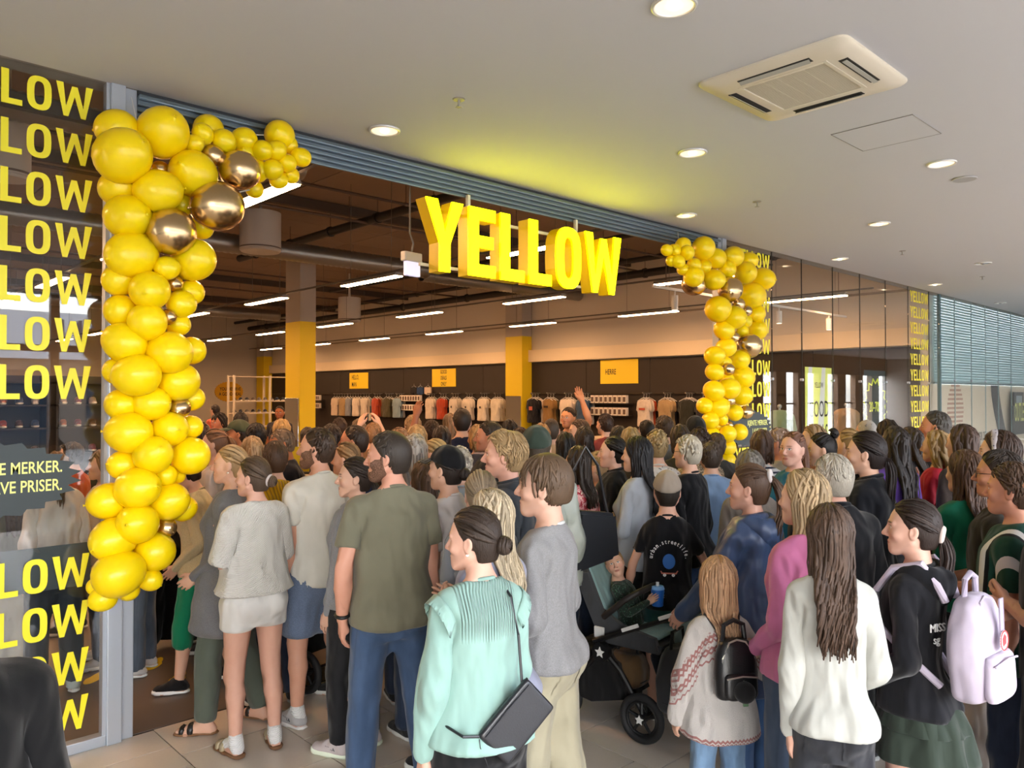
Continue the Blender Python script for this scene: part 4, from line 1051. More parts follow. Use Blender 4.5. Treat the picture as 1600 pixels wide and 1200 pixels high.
# columns and pilasters: yellow below, plain above
def column(x, y, wx, wy, name, mirror=False):
    c = struct(MB().box((x, y, 0), (x+wx, y+wy, 3.6), .004).build(name, Y_PAINT)); MB().box((x, y, 3.6), (x+wx, y+wy, SZ), .004).build('column_head', mat('column_plain', 'a89e92', .85), c)
    return c
c1 = column(8.2, 15.4, .38, .66, 'column_1'); c2 = column(XR-.40, 15.15, .37, .66, 'column_2'); column(XR-.4, YB-1.0, .37, .66, 'column_3')
mir_m = mat('mirror_glass', 'd8d8d4', .03, 1.)
tag(MB().box((8.175, 15.43, .25), (8.197, 16.03, 1.93), .003).build('wall_mirror', mir_m), 'tall frameless mirror fixed to the free-standing yellow column', 'mirror')
tag(MB().box((XR-.425, 15.18, .25), (XR-.403, 15.78, 1.97), .003).build('wall_mirror', mir_m), 'tall frameless mirror on the yellow pilaster beside the shirt wall', 'mirror')

# ---- shop front: posts, rails, panes
post = struct(MB().box((1.375, GY-.05, 0), (1.455, GY+.05, CZ), .004).box((1.455, GY-.02, 0), (1.525, GY+.06, CZ), .004).box((1.355, GY-.03, 0), (1.375, GY+.03, CZ)).build('trim_4', alu))
post2 = struct(MB().box((7.80, GY-.03, 0), (7.87, GY+.05, CZ), .004).box((7.87, GY-.05, 0), (7.95, GY+.05, CZ), .004).build('trim_5', alu))
struct(MB().box((-4, GY-.035, 0), (1.375, GY+.035, .06), .004).build('trim_6', alu)); struct(MB().box((7.95, GY-.035, 0), (XR, GY+.035, .06), .004).build('trim_7', alu))
hd = struct(MB().box((1.525, GY-.03, 3.76), (7.8, GY+.16, CZ-.001)).build('trim_8', mat('header_box_dark', '23272c', .6)))  # dark header box that carries the rails
for q, (dy, z) in enumerate(((-.055, 3.742), (-.02, 3.715), (.02, 3.69), (.06, 3.665), (.10, 3.64))):
    MB().box((1.525, GY+dy-.014, z), (7.8, GY+dy+.014, CZ-.03), .005).build('rail', alu_dark, hd)
win = struct(MB().box((-4, GY-.006, .06), (1.355, GY+.006, CZ)).build('window_2', glass))
jx = [7.955, 9.08]+[onY(x, 600, GY)[0] for x in (1253, 1301.5, 1344, 1384, 1419.5, 1452)]+[15.06]
w3 = bpy.data.objects.new('window_3', None); C.objects.link(w3); struct(w3)
for a, b in zip(jx, jx[1:]): MB().box((a+.004, GY-.006, .06), (b-.004, GY+.006, CZ)).build('pane', glass, w3)
for a in jx[1:-1]:
    MB().box((a-.0035, GY-.007, .06), (a+.0035, GY+.007, CZ)).build('joint', mat('silicone_joint', '20241f', .6), w3)
    for z in (1.2, 2.2): MB().cyl((a, GY-.02, z), (a, GY+.02, z), .018, 12).build('fitting', alu, w3, smooth=True)
struct(MB().box((15.06, GY-.02, 0), (15.12, GY+.03, CZ)).build('trim_9', mat('teal_edge', '4a6a72', .5)))
struct(MB().box((-4, GY+.2, 3.62), (1.4, GY+.26, 3.70)).build('trim_10', mat('inner_beam', '39332d', .8)))

# ---- next unit: lowered roller shutter over printed hoarding, both behind frameless glass
sl_m = mat('shutter_teal', 'a6c8ce', .5, .1); sh = struct(MB().box((15.12, GY+.09, 2.2), (41, GY+.12, 2.235)).build('window_4', mat('shutter_rail', '6d858a', .5)))
sme = MB().prism([(15.12, 0), (15.12, .05), (41, .05), (41, 0)], .0, .012).mesh('slat', sl_m)
sme.transform(Matrix.Rotation(-.28, 4, 'X'))
for i in range(31): inst('slat', sme, sh, (0, GY+.09, 2.235+i*.0515))
k = Nodes('hoarding_board'); co = k.n('ShaderNodeTexCoord').outputs['Object']; n1 = k.noise(co, 4, 6, .7); n2 = k.noise(co, 30, 4); k.set(color=k.mix(k.math('ADD', k.math('MULTIPLY', n1, .6), k.math('MULTIPLY', n2, .3)), srgb('e6d9c4'), srgb('cfc0aa')), rough=.85)
hoard = struct(MB().box((15.12, GY+.14, 0), (41, GY+.17, 2.2)).build('wall_hoarding', k.m))
w5 = bpy.data.objects.new('window_5', None); C.objects.link(w5); struct(w5)
jx2 = [15.12]+[onY(x, 600, GY)[0] for x in (1492, 1518, 1540, 1560, 1580)]+[21.4, 24, 28, 34, 41]
for a, b in zip(jx2, jx2[1:]): MB().box((a+.004, GY-.006, .02), (b-.004, GY+.006, CZ)).build('pane', glass, w5)
for a in jx2[1:-1]: MB().box((a-.004, GY-.007, .02), (a+.004, GY+.007, CZ)).build('joint', mat('pale_joint', 'a0b4b8', .6), w5); MB().cyl((a, GY-.02, 2.27), (a, GY+.02, 2.27), .02, 10).build('fitting', alu, w5, smooth=True)
# ---------------------------------------------------------------- lettering shapes (capital height 1)
def letter(ch, s=.17):
    if ch == 'L': return .46, [(0, 0), (.46, 0), (.46, s), (s, s), (s, 1), (0, 1)], None
    if ch == 'E': return .48, [(0, 0), (.48, 0), (.48, s), (s, s), (s, .5-s*.45), (.44, .5-s*.45), (.44, .5+s*.55), (s, .5+s*.55), (s, 1-s), (.48, 1-s), (.48, 1), (0, 1)], None
    if ch == 'Y': w = .62; return w, [(w/2-s/2, 0), (w/2+s/2, 0), (w/2+s/2, .40), (w, 1), (w-s*1.08, 1), (w/2, .56), (s*1.08, 1), (0, 1), (w/2-s/2, .40)], None
    if ch == 'W':
        w = .88; return w, [(.20*w-.0, 0), (.33*w, 0), (.5*w, .62), (.67*w, 0), (.80*w, 0), (w, 1), (w-s*1.02, 1), (.735*w, .30), (.5*w+.40*s, .93), (.5*w-.40*s, .93), (.265*w, .30), (s*1.02, 1), (0, 1)], None
    if ch == 'O':
        w = .56; n = 28; out = []; ins = []
        for i in range(n):
            t = 2*math.pi*i/n; c, q = math.cos(t), math.sin(t); f = lambda v, e: math.copysign(abs(v)**e, v)
            out.append((w/2+w/2*f(c, .8), .5+.5*f(q, .62))); ins.append((w/2+(w/2-s)*f(c, .8), .5+(.5-s*.95)*f(q, .62)))
        return w, out, ins
def word_layout(txt, gap=.10):
    x = 0; out = []
    for ch in txt: w = letter(ch)[0]; out.append((ch, x)); x += w+gap
    return out, x-gap
lay, LW = word_layout('YELLOW')
VM = {}
for ch in 'YELOW':
    w, p, h = letter(ch, .165); VM[ch] = MB().prism(p, -.0015, 0, h).mesh('letter', YVIN)
def vinyl(x_end, zc, h, width, label, y=GY-.0065, txt=lay, only=None):
    t = thing('vinyl_lettering', label, 'lettering', (x_end-width, y, zc-h/2), 0, 'yellow vinyl words on the shop glass')
    for ch, x in txt: inst('letter', VM[ch], t, (x*width/LW, 0, 0), sc=(width/LW, 1, h))
    return t
ordn = ['topmost', 'second', 'third', 'fourth', 'fifth', 'sixth', 'seventh', 'eighth', 'ninth', 'tenth', 'eleventh', 'twelfth', 'thirteenth', 'fourteenth']
n = 0
for i in (0, 1, 2, 3, 4, 5, 6, 10, 11, 12, 13):
    vinyl(1.290, 3.655-.2642*i, .186, .84, f'yellow vinyl YELLOW word on the left glass, {ordn[n]} row from the ceiling'); n += 1
for i in range(14):
    vinyl(14.52, 3.655-.2642*i, .186, .83, f'yellow vinyl YELLOW word on the far right glass, {ordn[i]} row from the ceiling')
for i in range(11):
    vinyl(9.02, 3.655-.2642*i, .186, .83, f'yellow vinyl YELLOW word beside the right balloon garland, {ordn[i]} row from the ceiling')
def burst(cx, cz, rx, rz, n, dep, y0, y1, name, m, parent=None):
    p = []
    for i in range(2*n):
        a = math.pi*i/n; r = 1+(dep if i % 2 else -dep); p.append((cx+rx*r*math.cos(a), cz+rz*r*math.sin(a)))
    return MB().prism(p, y0, y1).build(name, m, parent)
PALE = mat('pale_yellow_print', 'ecf08a', .5)
def plaque(cx, cz, label):
    b = tag(burst(cx, cz, .52, .21, 26, .055, GY-.009, GY-.0065, 'slogan_sticker', SLATE), label, 'sticker')
    words('slogan', 'KJENTE MERKER.\nLAVE PRISER.', .062, (cx+.45, GY-.0095, cz+.03), (1, 0, 0), (0, 0, 1), PALE, b, .72, .0004, 'RIGHT', .001)
plaque(.70, 1.545, 'dark slate burst sticker with pale yellow slogan on the left glass'); plaque(8.50, 1.60, 'dark slate burst sticker with pale yellow slogan behind right balloon garland')
tag(MB().prism([(-2, .925), (1.30, .925), (1.30, 1.165), (-2, 1.165)], GY+.0065, GY+.009).build('glass_band', SLATE), 'dark slate vinyl band across the left glass behind lower lettering', 'sticker')  # flat dark strip set just inside the pane

# ---- hanging illuminated sign
SW = 2.37; SH_ = .56; sgn = thing('shop_sign', 'large illuminated yellow YELLOW letters hanging over the shop opening', 'sign', (3.60, GY-.02, 2.965))
em = mat('sign_face', 'fff000', .5, emit='fffa00', estr=LAMP['sign']); ret = mat('sign_return', 'd8b400', .4, emit='c89800', estr=.03)
for ch, x in lay:
    w, p, h = letter(ch, .175); sc = SW/LW
    P = [(x*sc+a*sc, b*SH_) for a, b in p]; Hh = [(x*sc+a*sc, b*SH_) for a, b in h] if h else None
    f = MB().prism(P, -.07, -.055, Hh).build('letter', em, sgn); MB().prism(P, -.0549, .07, Hh).build('letter_return', ret, f)
wm = mat('sign_frame_white', 'cfcac0', .5)
for z in (.05, SH_-.07): MB().box((.05, .071, z), (SW-.05, .095, z+.024)).build('frame_bar', wm, sgn)
for x in (.55, 1.88): MB().box((x-.014, .072, .05), (x+.014, .10, 3.66-2.965)).build('hanger_rod', wm, sgn)

# ---- balloon garlands
def balloon_mesh():
    pr = [(0, -1.0)]; n = 14
    V = []; rings = []; m = 20
    prof = []
    for i in range(n+1):
        a = math.pi*i/n; r = math.sin(a); z = math.cos(a); k = 1+.06*z; prof.append((r*k, z*1.05-.06*(1-z)))
    prof = prof[:-1]+[(.055, -1.17), (.03, -1.21), (.06, -1.25), (.075, -1.28), (.02, -1.28)]
    Q = []
    for r, z in prof:
        V += [(r*math.cos(2*math.pi*j/m), r*math.sin(2*math.pi*j/m), z) for j in range(m)]
    for i in range(len(prof)-1):
        for j in range(m): Q.append((i*m+j, (i+1)*m+j, (i+1)*m+(j+1) % m, i*m+(j+1) % m))
    return np.array(V), np.array(Q)
bV, bQ = balloon_mesh()
k = Nodes('balloon_latex'); lw = k.n('ShaderNodeLayerWeight', {0: .35}); oi = k.n('ShaderNodeObjectInfo')
c = k.mix(lw.outputs['Facing'], srgb('ffe008'), srgb('f8c800')); c = k.mix(k.math('MULTIPLY', oi.outputs['Random'], .35), c, srgb('f4d800')); k.set(color=c, rough=.30, spec=.4, coat=.1)
k.b.inputs['Subsurface Weight'].default_value = .35; k.b.inputs['Subsurface Radius'].default_value = (.12, .10, .02); k.b.inputs['Subsurface Scale'].default_value = 1.
by = newmesh('balloon', bV, bQ); by.materials.append(k.m)
bgm = newmesh('gold_balloon', bV, bQ); bgm.materials.append(mat('chrome_gold', 'd6b98c', .24, 1.))
GB = [(184,202,31,1),(254,208,40,0),(191,244,43,-1),(302,272,37,0),(245,299,34.5,-1),(186,293,29,1),(199,339,35,0),(249,266,15,1,1),(333,243,17,0,1),(375,266,31,-1,1),(341,322,39,-1,1),(267,362,38,-1,1),(317,210,17,0),(326,203,24,2),(303,225,15,0),
 (350,221,19,0),(381,220,21,1),(410,235,16,0),(437,212,24,1),(400,267,19,1),(425,265,16,0),(431,236,16,0),(449,255,14,0),(450,226,15,1),(471,246,15,0),(455,274,13,1),(435,281,14,1),(397,295,14,2),(385,240,16,1),(284,320,18,1),(315,355,19,1),(207,398,38,0),(303,406,33,0),(260,419,19,-1),(186,438,25,1),
 (234,454,31,-1),(273,443,13,0,1),(299,457,20,1),(283,475,22,0),(189,486,26,1),(230,503,30,-1),(263,495,13,0,1),(277,506,19,1),(196,536,32,0),(265,551,34,-1),(299,548,22,1),(183,580,21,1),(215,586,34,-1),(279,597,31,0),(190,632,25,1),(235,630,28,0),(300,623,19,1),(281,636,17,0,1),
 (203,676,33,0),(265,670,28,0),(299,667,18,1),(239,711,30,-1),(297,712,30,0),(195,727,24,1),(258,743,18,0),(277,743,13,1),(214,763,33,-1),(171,783,29,1),(263,784,30,0),(286,795,20,1),(215,818,32,-1),(259,823,16,0,1),(178,842,34,0),(242,862,31,0),(184,897,37,-1),(234,905,18,0),(150,916,14,1),(162,935,20,0),(200,922,17,1)]
GR = [(1099,388,17),(1067,383,11),(1053,392,10),(1042,391,8.5),(1073,395,11,-1),(1060,409,9.5,-1),(1049,408,8),(1085,414,10,-1),(1101,416,10),(1067,421,8.5),(1084,432,15,-1),(1118,404,15,1),(1115,437,15,0),(1136,421,13,0),(1146,401,15,0),(1170,407,12,0),(1165,426,16,0),(1192,436,16,0),(1083,444,16,2,1),(1141,452,18,-1,1),(1175,462,19,1),
 (1154,475,9,-1,1),(1166,486,8,-1,1),(1122,483,19,0),(1146,496,17,-1),(1182,490,13,1),(1164,502,10,0),(1132,516,14,0),(1160,517,9,0),(1184,516,14,1),(1146,527,8.5,0,1),(1171,540,17.5,-1,1),(1135,543,14,0),(1116,556,14,0),(1156,562,14,0),(1132,566,9,0),(1138,577,9,-1,1),(1116,581,12.5,0),(1161,589,16,0),(1135,592,10,1),(1116,611,15,0),(1140,607,15,-1),(1158,617,15,0),
 (1140,626,8,0,1),(1101,634,12,1),(1122,637,15,0),(1148,645,12,0),(1164,644,10,1,1),(1110,657,12.5,0),(1128,656,9,0),(1140,664,5,0,1),(1137,678,12.5,-1),(1155,675,12,1),(1112,681,12.5,0),(1121,667,8,1),(1136,699,13,0),(1112,703,11,1),(1135,720,13,0),(1148,738,12,1),(1120,735,12,1),(1136,742,12,0),(1130,760,12,0),(1145,768,12,1),(1135,785,12,0),(1128,805,12,1),(1146,800,12,0),(1136,825,12,0)]
rb_ = random.Random(9)
for lst, yb, label, cat in ((GB, 4.66, 'tall garland of yellow and gold balloons hooked over the left post', 'balloons'), (GR, 4.72, 'slimmer garland of yellow and gold balloons on the right post', 'balloons')):
    g = thing('balloon_garland', label, cat, (lst[0] and onY(lst[20][0], 617, yb)[0], yb, 0)); base = Vector(g.location)
    for b in lst:
        x, y, r = b[:3]; lay_ = b[3] if len(b) > 3 else 0; gold = len(b) > 4
        p = onY(x, y, yb+.065*lay_); R = r*((p-Vector((0, 0, EYE))).to_2d().dot(Vector(vd)))/FPX*(.985 if lst is GB else 1.10)
        back = (Vector((base.x if abs(p.x-base.x) < .3 else p.x, yb+.18, p.z))-p); q = back.to_track_quat('-Z', 'Y').to_euler(); q.x += rb_.uniform(-.5, .5); q.y += rb_.uniform(-.5, .5); q.z = rb_.uniform(0, 6)
        o = inst('balloon', bgm if gold else by, g, p-base, q, (R, R, R*1.0))
        if gold: o['label'] = 'shiny gold chrome balloon'
    pts = sorted(lst, key=lambda b: b[1]); line = [onY(b[0], b[1], yb+.1)-base for b in pts[::4]]
    MB().tube(line, .004, 5).build('garland_string', mat('clear_line', 'd8d8d0', .3), g)
for x0, x1, lbl in ((205, 213, 'thin white cord tying the left balloon garland to rail'), (1059, 1062, 'thin white cord tying the right balloon garland to rail')):
    a = onY(x0, 152 if x0 < 500 else 362, GY-.04); b = onY(x1, 186 if x0 < 500 else 388, 4.70); tag(MB().tube([a, a.lerp(b, .5), b], .003, 5).build('tie_cord', mat('cord_white', 'e0e0e0', .6)), lbl, 'cord')

# ---- arcade ceiling fittings
def downlight(x, y, label, on=True):
    p = onz(x, y, CZ); t = thing('downlight', label, 'ceiling light', p, 0, 'round recessed downlights in the arcade ceiling')
    MB().torus((0, 0, -.004), (0, 0, 1), .098, .010, 32, 8).build('trim_ring', mat('downlight_ring', 'd4d4d0', .35, .3), t, smooth=True)
    MB().cyl((0, 0, -.002), (0, 0, .10), .092, 28, .05, cap=False).build('reflector', mat('downlight_reflector', 'd8cdb8', .12, 1.), t, smooth=True)
    MB().cyl((0, 0, -.006), (0, 0, -.003), .088, 28).build('diffuser', mat('lamp_on', 'fff0d8', .3, emit='ffd9a8', estr=LAMP['down_s']*.16) if on else mat('lamp_off', 'b0b4b8', .1, .6), t, smooth=True)
    MB().ball((0, 0, -.008), .03, 14, (1, 1, .5)).build('bulb', mat('bulb_on', 'fff4e0', .3, emit='ffe6c0', estr=LAMP['down_s']) if on else mat('lamp_off', 'b0b4b8', .1, .6), t, smooth=True)
for x, y, l, on in ((1053, 8, 'round lit downlight at the very top, before the air unit', 1), (601, 203, 'round lit downlight alone above the shop opening on the left', 1), (1082, 238, 'round lit downlight between the air unit and the sign glow', 1), (1471, 255, 'round lit downlight beside the grey speaker disc', 1),
    (1072, 336, 'round lit downlight close above the right balloon garland', 1), (1374, 349, 'round lit downlight halfway along the right glass', 1), (1312, 404, 'round lit downlight nearest the right glass panes', 1), (1536, 411, 'unlit silver downlight near the right edge', 0), (1461, 444, 'round lit downlight over the far vinyl column', 1), (1563, 473, 'unlit silver downlight over the teal shutter', 0)):
    downlight(x, y, l, on)
p = onz(1507, 279, CZ); t = thing('ceiling_speaker', 'flat grey round speaker disc in the arcade ceiling', 'speaker', p); MB().cyl((0, 0, -.012), (0, 0, -.001), .085, 32, .092).build('grille', mat('speaker_grille', 'a4a5a6', .7, bump=.4, bscale=400), t, smooth=True); MB().torus((0, 0, -.006), (0, 0, 1), .09, .006, 32, 6).build('rim', mat('speaker_rim', 'b4b4b4', .5), t, smooth=True)
for x, y, l in ((717, 155, 'small sprinkler head above the left half of the sign'), (1183, 315, 'small sprinkler head between two lit downlights'), (1410, 392, 'small sprinkler head along the right glass'), (1535, 432, 'small sprinkler head near the teal shutter')):
    p = onz(x, y, CZ); t = thing('sprinkler', l, 'sprinkler', p, 0, 'sprinkler heads in the arcade ceiling'); cm = mat('sprinkler_dull', '9a968e', .5, .2)
    MB().cyl((0, 0, -.006), (0, 0, 0), .034, 20, .04).build('rosette', cm, t, smooth=True); MB().cyl((0, 0, -.045), (0, 0, -.005), .008, 10).build('stem', cm, t, smooth=True)
    d = MB().cyl((0, 0, -.048), (0, 0, -.044), .012, 12)
    for q in range(6): a = q*math.pi/3; d.box((.01*math.cos(a)-.004, .01*math.sin(a)-.004, -.048), (.022*math.cos(a)+.004, .022*math.sin(a)+.004, -.045))
    d.build('deflector', cm, t)
# access hatch flush in the ceiling
t = thing('ceiling_hatch', 'square white access hatch flush in the arcade ceiling', 'hatch', (5.27, 1.848, CZ)); MB().box((.006, .006, -.004), (.524, .528, -.001)).build('hatch_door', white_paint, t)
f = MB()
for lo, hi in (((0, 0), (.53, .004)), ((0, .53), (.53, .534)), ((0, 0), (.004, .534)), ((.526, 0), (.53, .534))): f.box((*lo, -.005), (*hi, -.0005))
f.build('hatch_frame', mat('hatch_gap', '8c8a86', .8), t)
# four-way cassette air unit
ac = thing('air_conditioner', 'cream four-way cassette air conditioner set in the arcade ceiling', 'air conditioner', (4.265, 2.092, CZ), 0); cream = mat('ac_cream', 'd9d2bf', .4, noise=.08, nscale=5); h = .435
def acpanel():
    m = MB(); rings = []
    def sq(r, z, rad=.06, n=5):
        out = []
        for cx, cy, a0 in ((1, 1, 0), (-1, 1, 90), (-1, -1, 180), (1, -1, 270)):
            for i in range(n):
                a = math.radians(a0+90*i/(n-1)); out.append(m.b.verts.new(((r-rad)*cx+rad*math.cos(a), (r-rad)*cy+rad*math.sin(a), z)))
        return out
    R = [sq(h, 0), sq(h, -.012), sq(h-.012, -.024), sq(h-.10, -.034), sq(.262, -.036, .02), sq(.262, -.02, .02)]
    for A, B in zip(R, R[1:]):
        n = len(A)
        for i in range(n): m.b.faces.new((A[i], A[(i+1) % n], B[(i+1) % n], B[i]))
    return m
acpanel().build('fascia', cream, ac, smooth=True)
dk = mat('ac_dark', '2e2c28', .8); MB().box((-.265, -.265, -.016), (.265, .265, -.012)).build('filter', dk, ac)
fin = MB().box((-.0022, -.235, -.0345), (.0022, .235, -.029)).mesh('grille_bar', cream)
for i in range(39): inst('grille_bar', fin, ac, (-.228+.012*i, 0, 0))
for j in range(4): MB().box((-.235, -.1175+.0783*j-.0025, -.033), (.235, -.1175+.0783*j+.0025, -.024)).build('grille_rib', cream, ac)
MB().box((-.262, -.262, -.038), (.262, -.237, -.02), .003).box((-.262, .237, -.038), (.262, .262, -.02), .003).box((-.262, -.237, -.038), (-.237, .237, -.02), .003).box((.237, -.237, -.038), (.262, .237, -.02), .003).build('grille_frame', cream, ac)
for q in range(4):
    s = MB().box((-.21, .30, -.0355), (.21, .352, -.031)).build('outlet', dk, ac); s.rotation_euler = (0, 0, q*math.pi/2)
    f = MB().box((-.205, -.013, -.0015), (.205, .013, .0015), .001).build('louver', mat('ac_flap', 'a8a89e', .4), ac); f.rotation_euler = (.5 if q != 2 else .12, 0, q*math.pi/2); a = q*math.pi/2; f.location = (-math.sin(a)*.332, math.cos(a)*.332, -.044)
t2 = [ac]
def copytree(o, parent=None):
    c = o.copy(); C.objects.link(c); c.parent = parent
    for ch in list(o.children): copytree(ch, c)
    return c
ac2 = copytree(ac); ac2.location = (19.9, 1.75, CZ); ac2['label'] = 'second cream cassette air conditioner, seen mirrored in the right glass'

# ---- shop ceiling: lamps on tracks, pipes, ducts
tl = mat('tube_light', 'fff4dc', .3, emit=LAMP['tube'], estr=LAMP['tube_s']); hs = mat('lamp_housing', '8d8880', .5)
house = MB().prism([(-.05, 0), (-.075, -.05), (.075, -.05), (.05, 0)], 0, 1.5).mesh('housing', hs); tube_me = MB().box((-.065, .01, -.062), (.065, 1.49, -.051)).mesh('tube', tl); wire = MB().cyl((0, .2, 0), (0, .2, SZ-3.78), .004, 6).cyl((0, 1.3, 0), (0, 1.3, SZ-3.78), .004, 6).mesh('wire', mat('wire_grey', '6a645c', .6))
LR = {-.45: 'row behind the left glass', 3.0: 'row nearest the left garland', 6.45: 'row behind the sign', 9.9: 'middle row', 13.3: 'row along the shirt wall'}
for X, rn in LR.items():
    for j in range(7):
        Y = 5.75+3.45*j
        t = thing('strip_lamp', f'lit strip lamp, {ordn[j].replace("topmost", "first")} back from the shop front in the {rn}', 'lamp', (X, Y, 3.76), 0, 'strip lamps under the shop ceiling')
        inst('housing', house, t); inst('tube', tube_me, t); inst('wire', wire, t)
    tag(MB().box((X-.02, 5.3, 3.775), (X+.02, 29, 3.80)).build('lamp_track', mat('track_grey', '5d564e', .6)), f'long grey track carrying the lamps of the {rn}', 'track')
dm = mat('galvanised_duct', '8f8d88', .35, .8, bump=.3, bscale=8)
def duct(a, b, r, label, rib=.11):
    a, b = Vector(a), Vector(b); m = MB(); L = (b-a).length; n = int(L/rib); k_ = 20
    pr = []; d = (b-a).normalized(); e = d.cross(Vector((0, 0, 1))).normalized(); g = e.cross(d); V = []; Q = []
    for i in range(n*2+1):
        c = a+d*(L*i/(2*n)); rr = r*(1 if i % 2 else .93); V += [tuple(c+rr*(e*math.cos(2*math.pi*q/k_)+g*math.sin(2*math.pi*q/k_))) for q in range(k_)]
    for i in range(n*2):
        for q in range(k_): Q.append((i*k_+q, i*k_+(q+1) % k_, (i+1)*k_+(q+1) % k_, (i+1)*k_+q))
    m.raw(V, Q); return tag(m.build('air_duct', dm, smooth=True, ang=60), label, 'duct')
duct((-5.8, 12.6, 4.52), (9.5, 12.6, 4.52), .17, 'corrugated silver air duct crossing behind the sign from the left')
duct((-5.8, 8.6, 4.75), (4.6, 8.6, 4.75), .15, 'corrugated silver air duct nearest the left glass', .08)
duct((9.9, 13.3, 4.55), (14.9, 13.3, 4.55), .15, 'shorter corrugated duct ending at the shirt wall'); duct((-5.8, 22, 4.4), (11, 22, 4.4), .17, 'farthest corrugated duct across the back of the shop')
def drum(x, y, z, label, r=.33):
    t = thing('air_diffuser', label, 'vent', (x, y, z), 0, 'white drum diffusers'); dw = mat('diffuser_white', 'bdb8b0', .5)
    MB().cyl((0, 0, 0), (0, 0, .62), r, 32).build('drum', dw, t, smooth=True); MB().torus((0, 0, .03), (0, 0, 1), r, .012, 32, 6).build('rim', mat('diffuser_rim', '6a5f58', .6), t, smooth=True); MB().cyl((0, 0, -.03), (0, 0, -.005), r*.93, 32, r).build('nozzle_plate', dw, t, smooth=True); MB().cyl((0, 0, .62), (0, 0, SZ-z-.02), .03, 8).build('drop_pipe', dw, t)
    return t
p = onD(407, 360, 12.9); drum(p.x, p.y, p.z-.33, 'big white drum diffuser hanging beside the left garland'); p = onD(546, 484, 21); drum(p.x, p.y, p.z-.3, 'smaller white drum diffuser far behind the free-standing column', .3)
p = onY(12, 228, 8.9); drum(p.x, p.y, p.z-.3, 'white drum diffuser seen through the upper left glass', .2)
pm = mat('black_pipe', '1d1a18', .5); spm = mat('sprinkler_pipe', '5c4a40', .6)
def pipe(a, b, r, label, m=pm, clips=0):
    a, b = Vector(a), Vector(b); t = MB().cyl(a, b, r, 12).build('ceiling_pipe', m, smooth=True); tag(t, label, 'pipe')
    for i in range(clips):
        c = a.lerp(b, (i+.5)/clips); MB().cyl(c-(b-a).normalized()*.03, c+(b-a).normalized()*.03, r*1.25, 12).build('coupling', m, t, smooth=True); MB().cyl(c, (c.x, c.y, SZ), .006, 6).build('hanger_rod', spm, t)
    return t
a = onz(793, 285, 4.95); b = onz(470, 388, 4.95); pipe((a.x-.1, 5.6, 4.95), (a.x-.1, b.y+2, 4.95), .075, 'thick black drain pipe running back behind the Y of the sign', clips=7)
pipe((14.2, 6, 4.75), (14.2, 31, 4.75), .09, 'black pipe along the top of the shirt wall', clips=8); pipe((11.6, 5.6, 5.0), (11.6, 20, 5.0), .05, 'thin black pipe between lamp rows near right garland', clips=5)
pipe((13.6, 6, 4.95), (13.6, 31, 4.95), .06, 'second black pipe beside the shirt wall pipe', clips=5)
for i, Y in enumerate((6.6, 9.6, 11.2, 14.8, 17.8, 20.6, 24, 27.5)):
    pipe((-5.8, Y, 4.9-.03*(i % 2)), (14.9, Y, 4.9-.03*(i % 2)), .022, f'thin brown sprinkler pipe, {ordn[i].replace("topmost", "first")} back from the front', spm, 9)
# emergency light box on a cable left of the sign
p = onD(643, 413, 6.6); t = thing('exit_light', 'white emergency light box hanging left of the sign', 'lamp', p, math.radians(8)); MB().box((-.10, -.03, .02), (.10, .03, .10), .008).build('case', mat('exit_case', 'c8c4bc', .5), t); MB().box((-.075, -.02, -.10), (.085, .02, .02), .004).build('light_panel', mat('exit_panel', 'e4e4f0', .4, emit='dcdcff', estr=.12), t); MB().tube([(0, 0, .1), (.02, 0, .18), (-.02, 0, .26), (-.02, 0, SZ-p.z)], .008, 6).build('cable', mat('cable_grey', '6a6660', .6), t)
# white track with spotlights behind the right glass
t = thing('spotlight_track', 'white ceiling track with cylinder spotlights behind the right glass', 'track light', (8.4, 6.2, 3.42)); MB().box((0, -.018, 0), (5.9, .018, .035)).build('track_rail', mat('track_white', 'cac8c4', .5), t)
for x in (.3, 2.9, 5.6): MB().cyl((x, 0, .03), (x, 0, SZ-3.42-.02), .006, 6).build('hanger_rod', spm, t)
for x in (.5, 1.7, 3.4, 5.2):
    s = MB().cyl((x, 0, -.26), (x, 0, -.06), .045, 16).build('spotlight', mat('track_white', 'cac8c4', .5), t, smooth=True); MB().cyl((x, 0, -.065), (x, 0, .01), .012, 8).build('stem', mat('track_white', 'cac8c4', .5), s); MB().cyl((x, 0, -.264), (x, 0, -.259), .038, 16).build('lens', mat('spot_lens', 'fff2dc', .3, emit='ffe8c8', estr=.8), s)
# ---------------------------------------------------------------- signs and goods in the shop
ORD = 'first second third fourth fifth sixth seventh eighth ninth tenth eleventh twelfth thirteenth fourteenth fifteenth sixteenth seventeenth eighteenth nineteenth twentieth twenty-first twenty-second twenty-third twenty-fourth twenty-fifth twenty-sixth'.split()
WX = XR-.045
def wallsign(x0, x1, y0, y1, lines, label, X=WX, pos='C', h=.085):
    a = onX(x0, y0, X); b = onX(x1, y1, X)
    o = tag(MB().box((X, b.y, b.z), (X+.012, a.y, a.z), .002).build('wall_sign', YCARD), label, 'sign')
    c = (a.y+b.y)/2
    words('sign_text', lines, h, (X-.002, a.y-.16 if pos == 'L' else c, (a.z+b.z)/2-h/2+(lines.count('\n')*h*.81)), (0, -1, 0), (0, 0, 1), BLACKINK, o, .62, .0006, 'LEFT' if pos == 'L' else 'CENTER', .002)
wallsign(546, 575, 583, 607, 'HELLO,\nMAN', 'small square yellow wall sign reading HELLO MAN', pos='L', h=.16)
wallsign(675, 712, 577, 604, 'GOOD\nDEALS\nONLY', 'yellow wall sign reading GOOD DEALS ONLY above the shirts', h=.115)
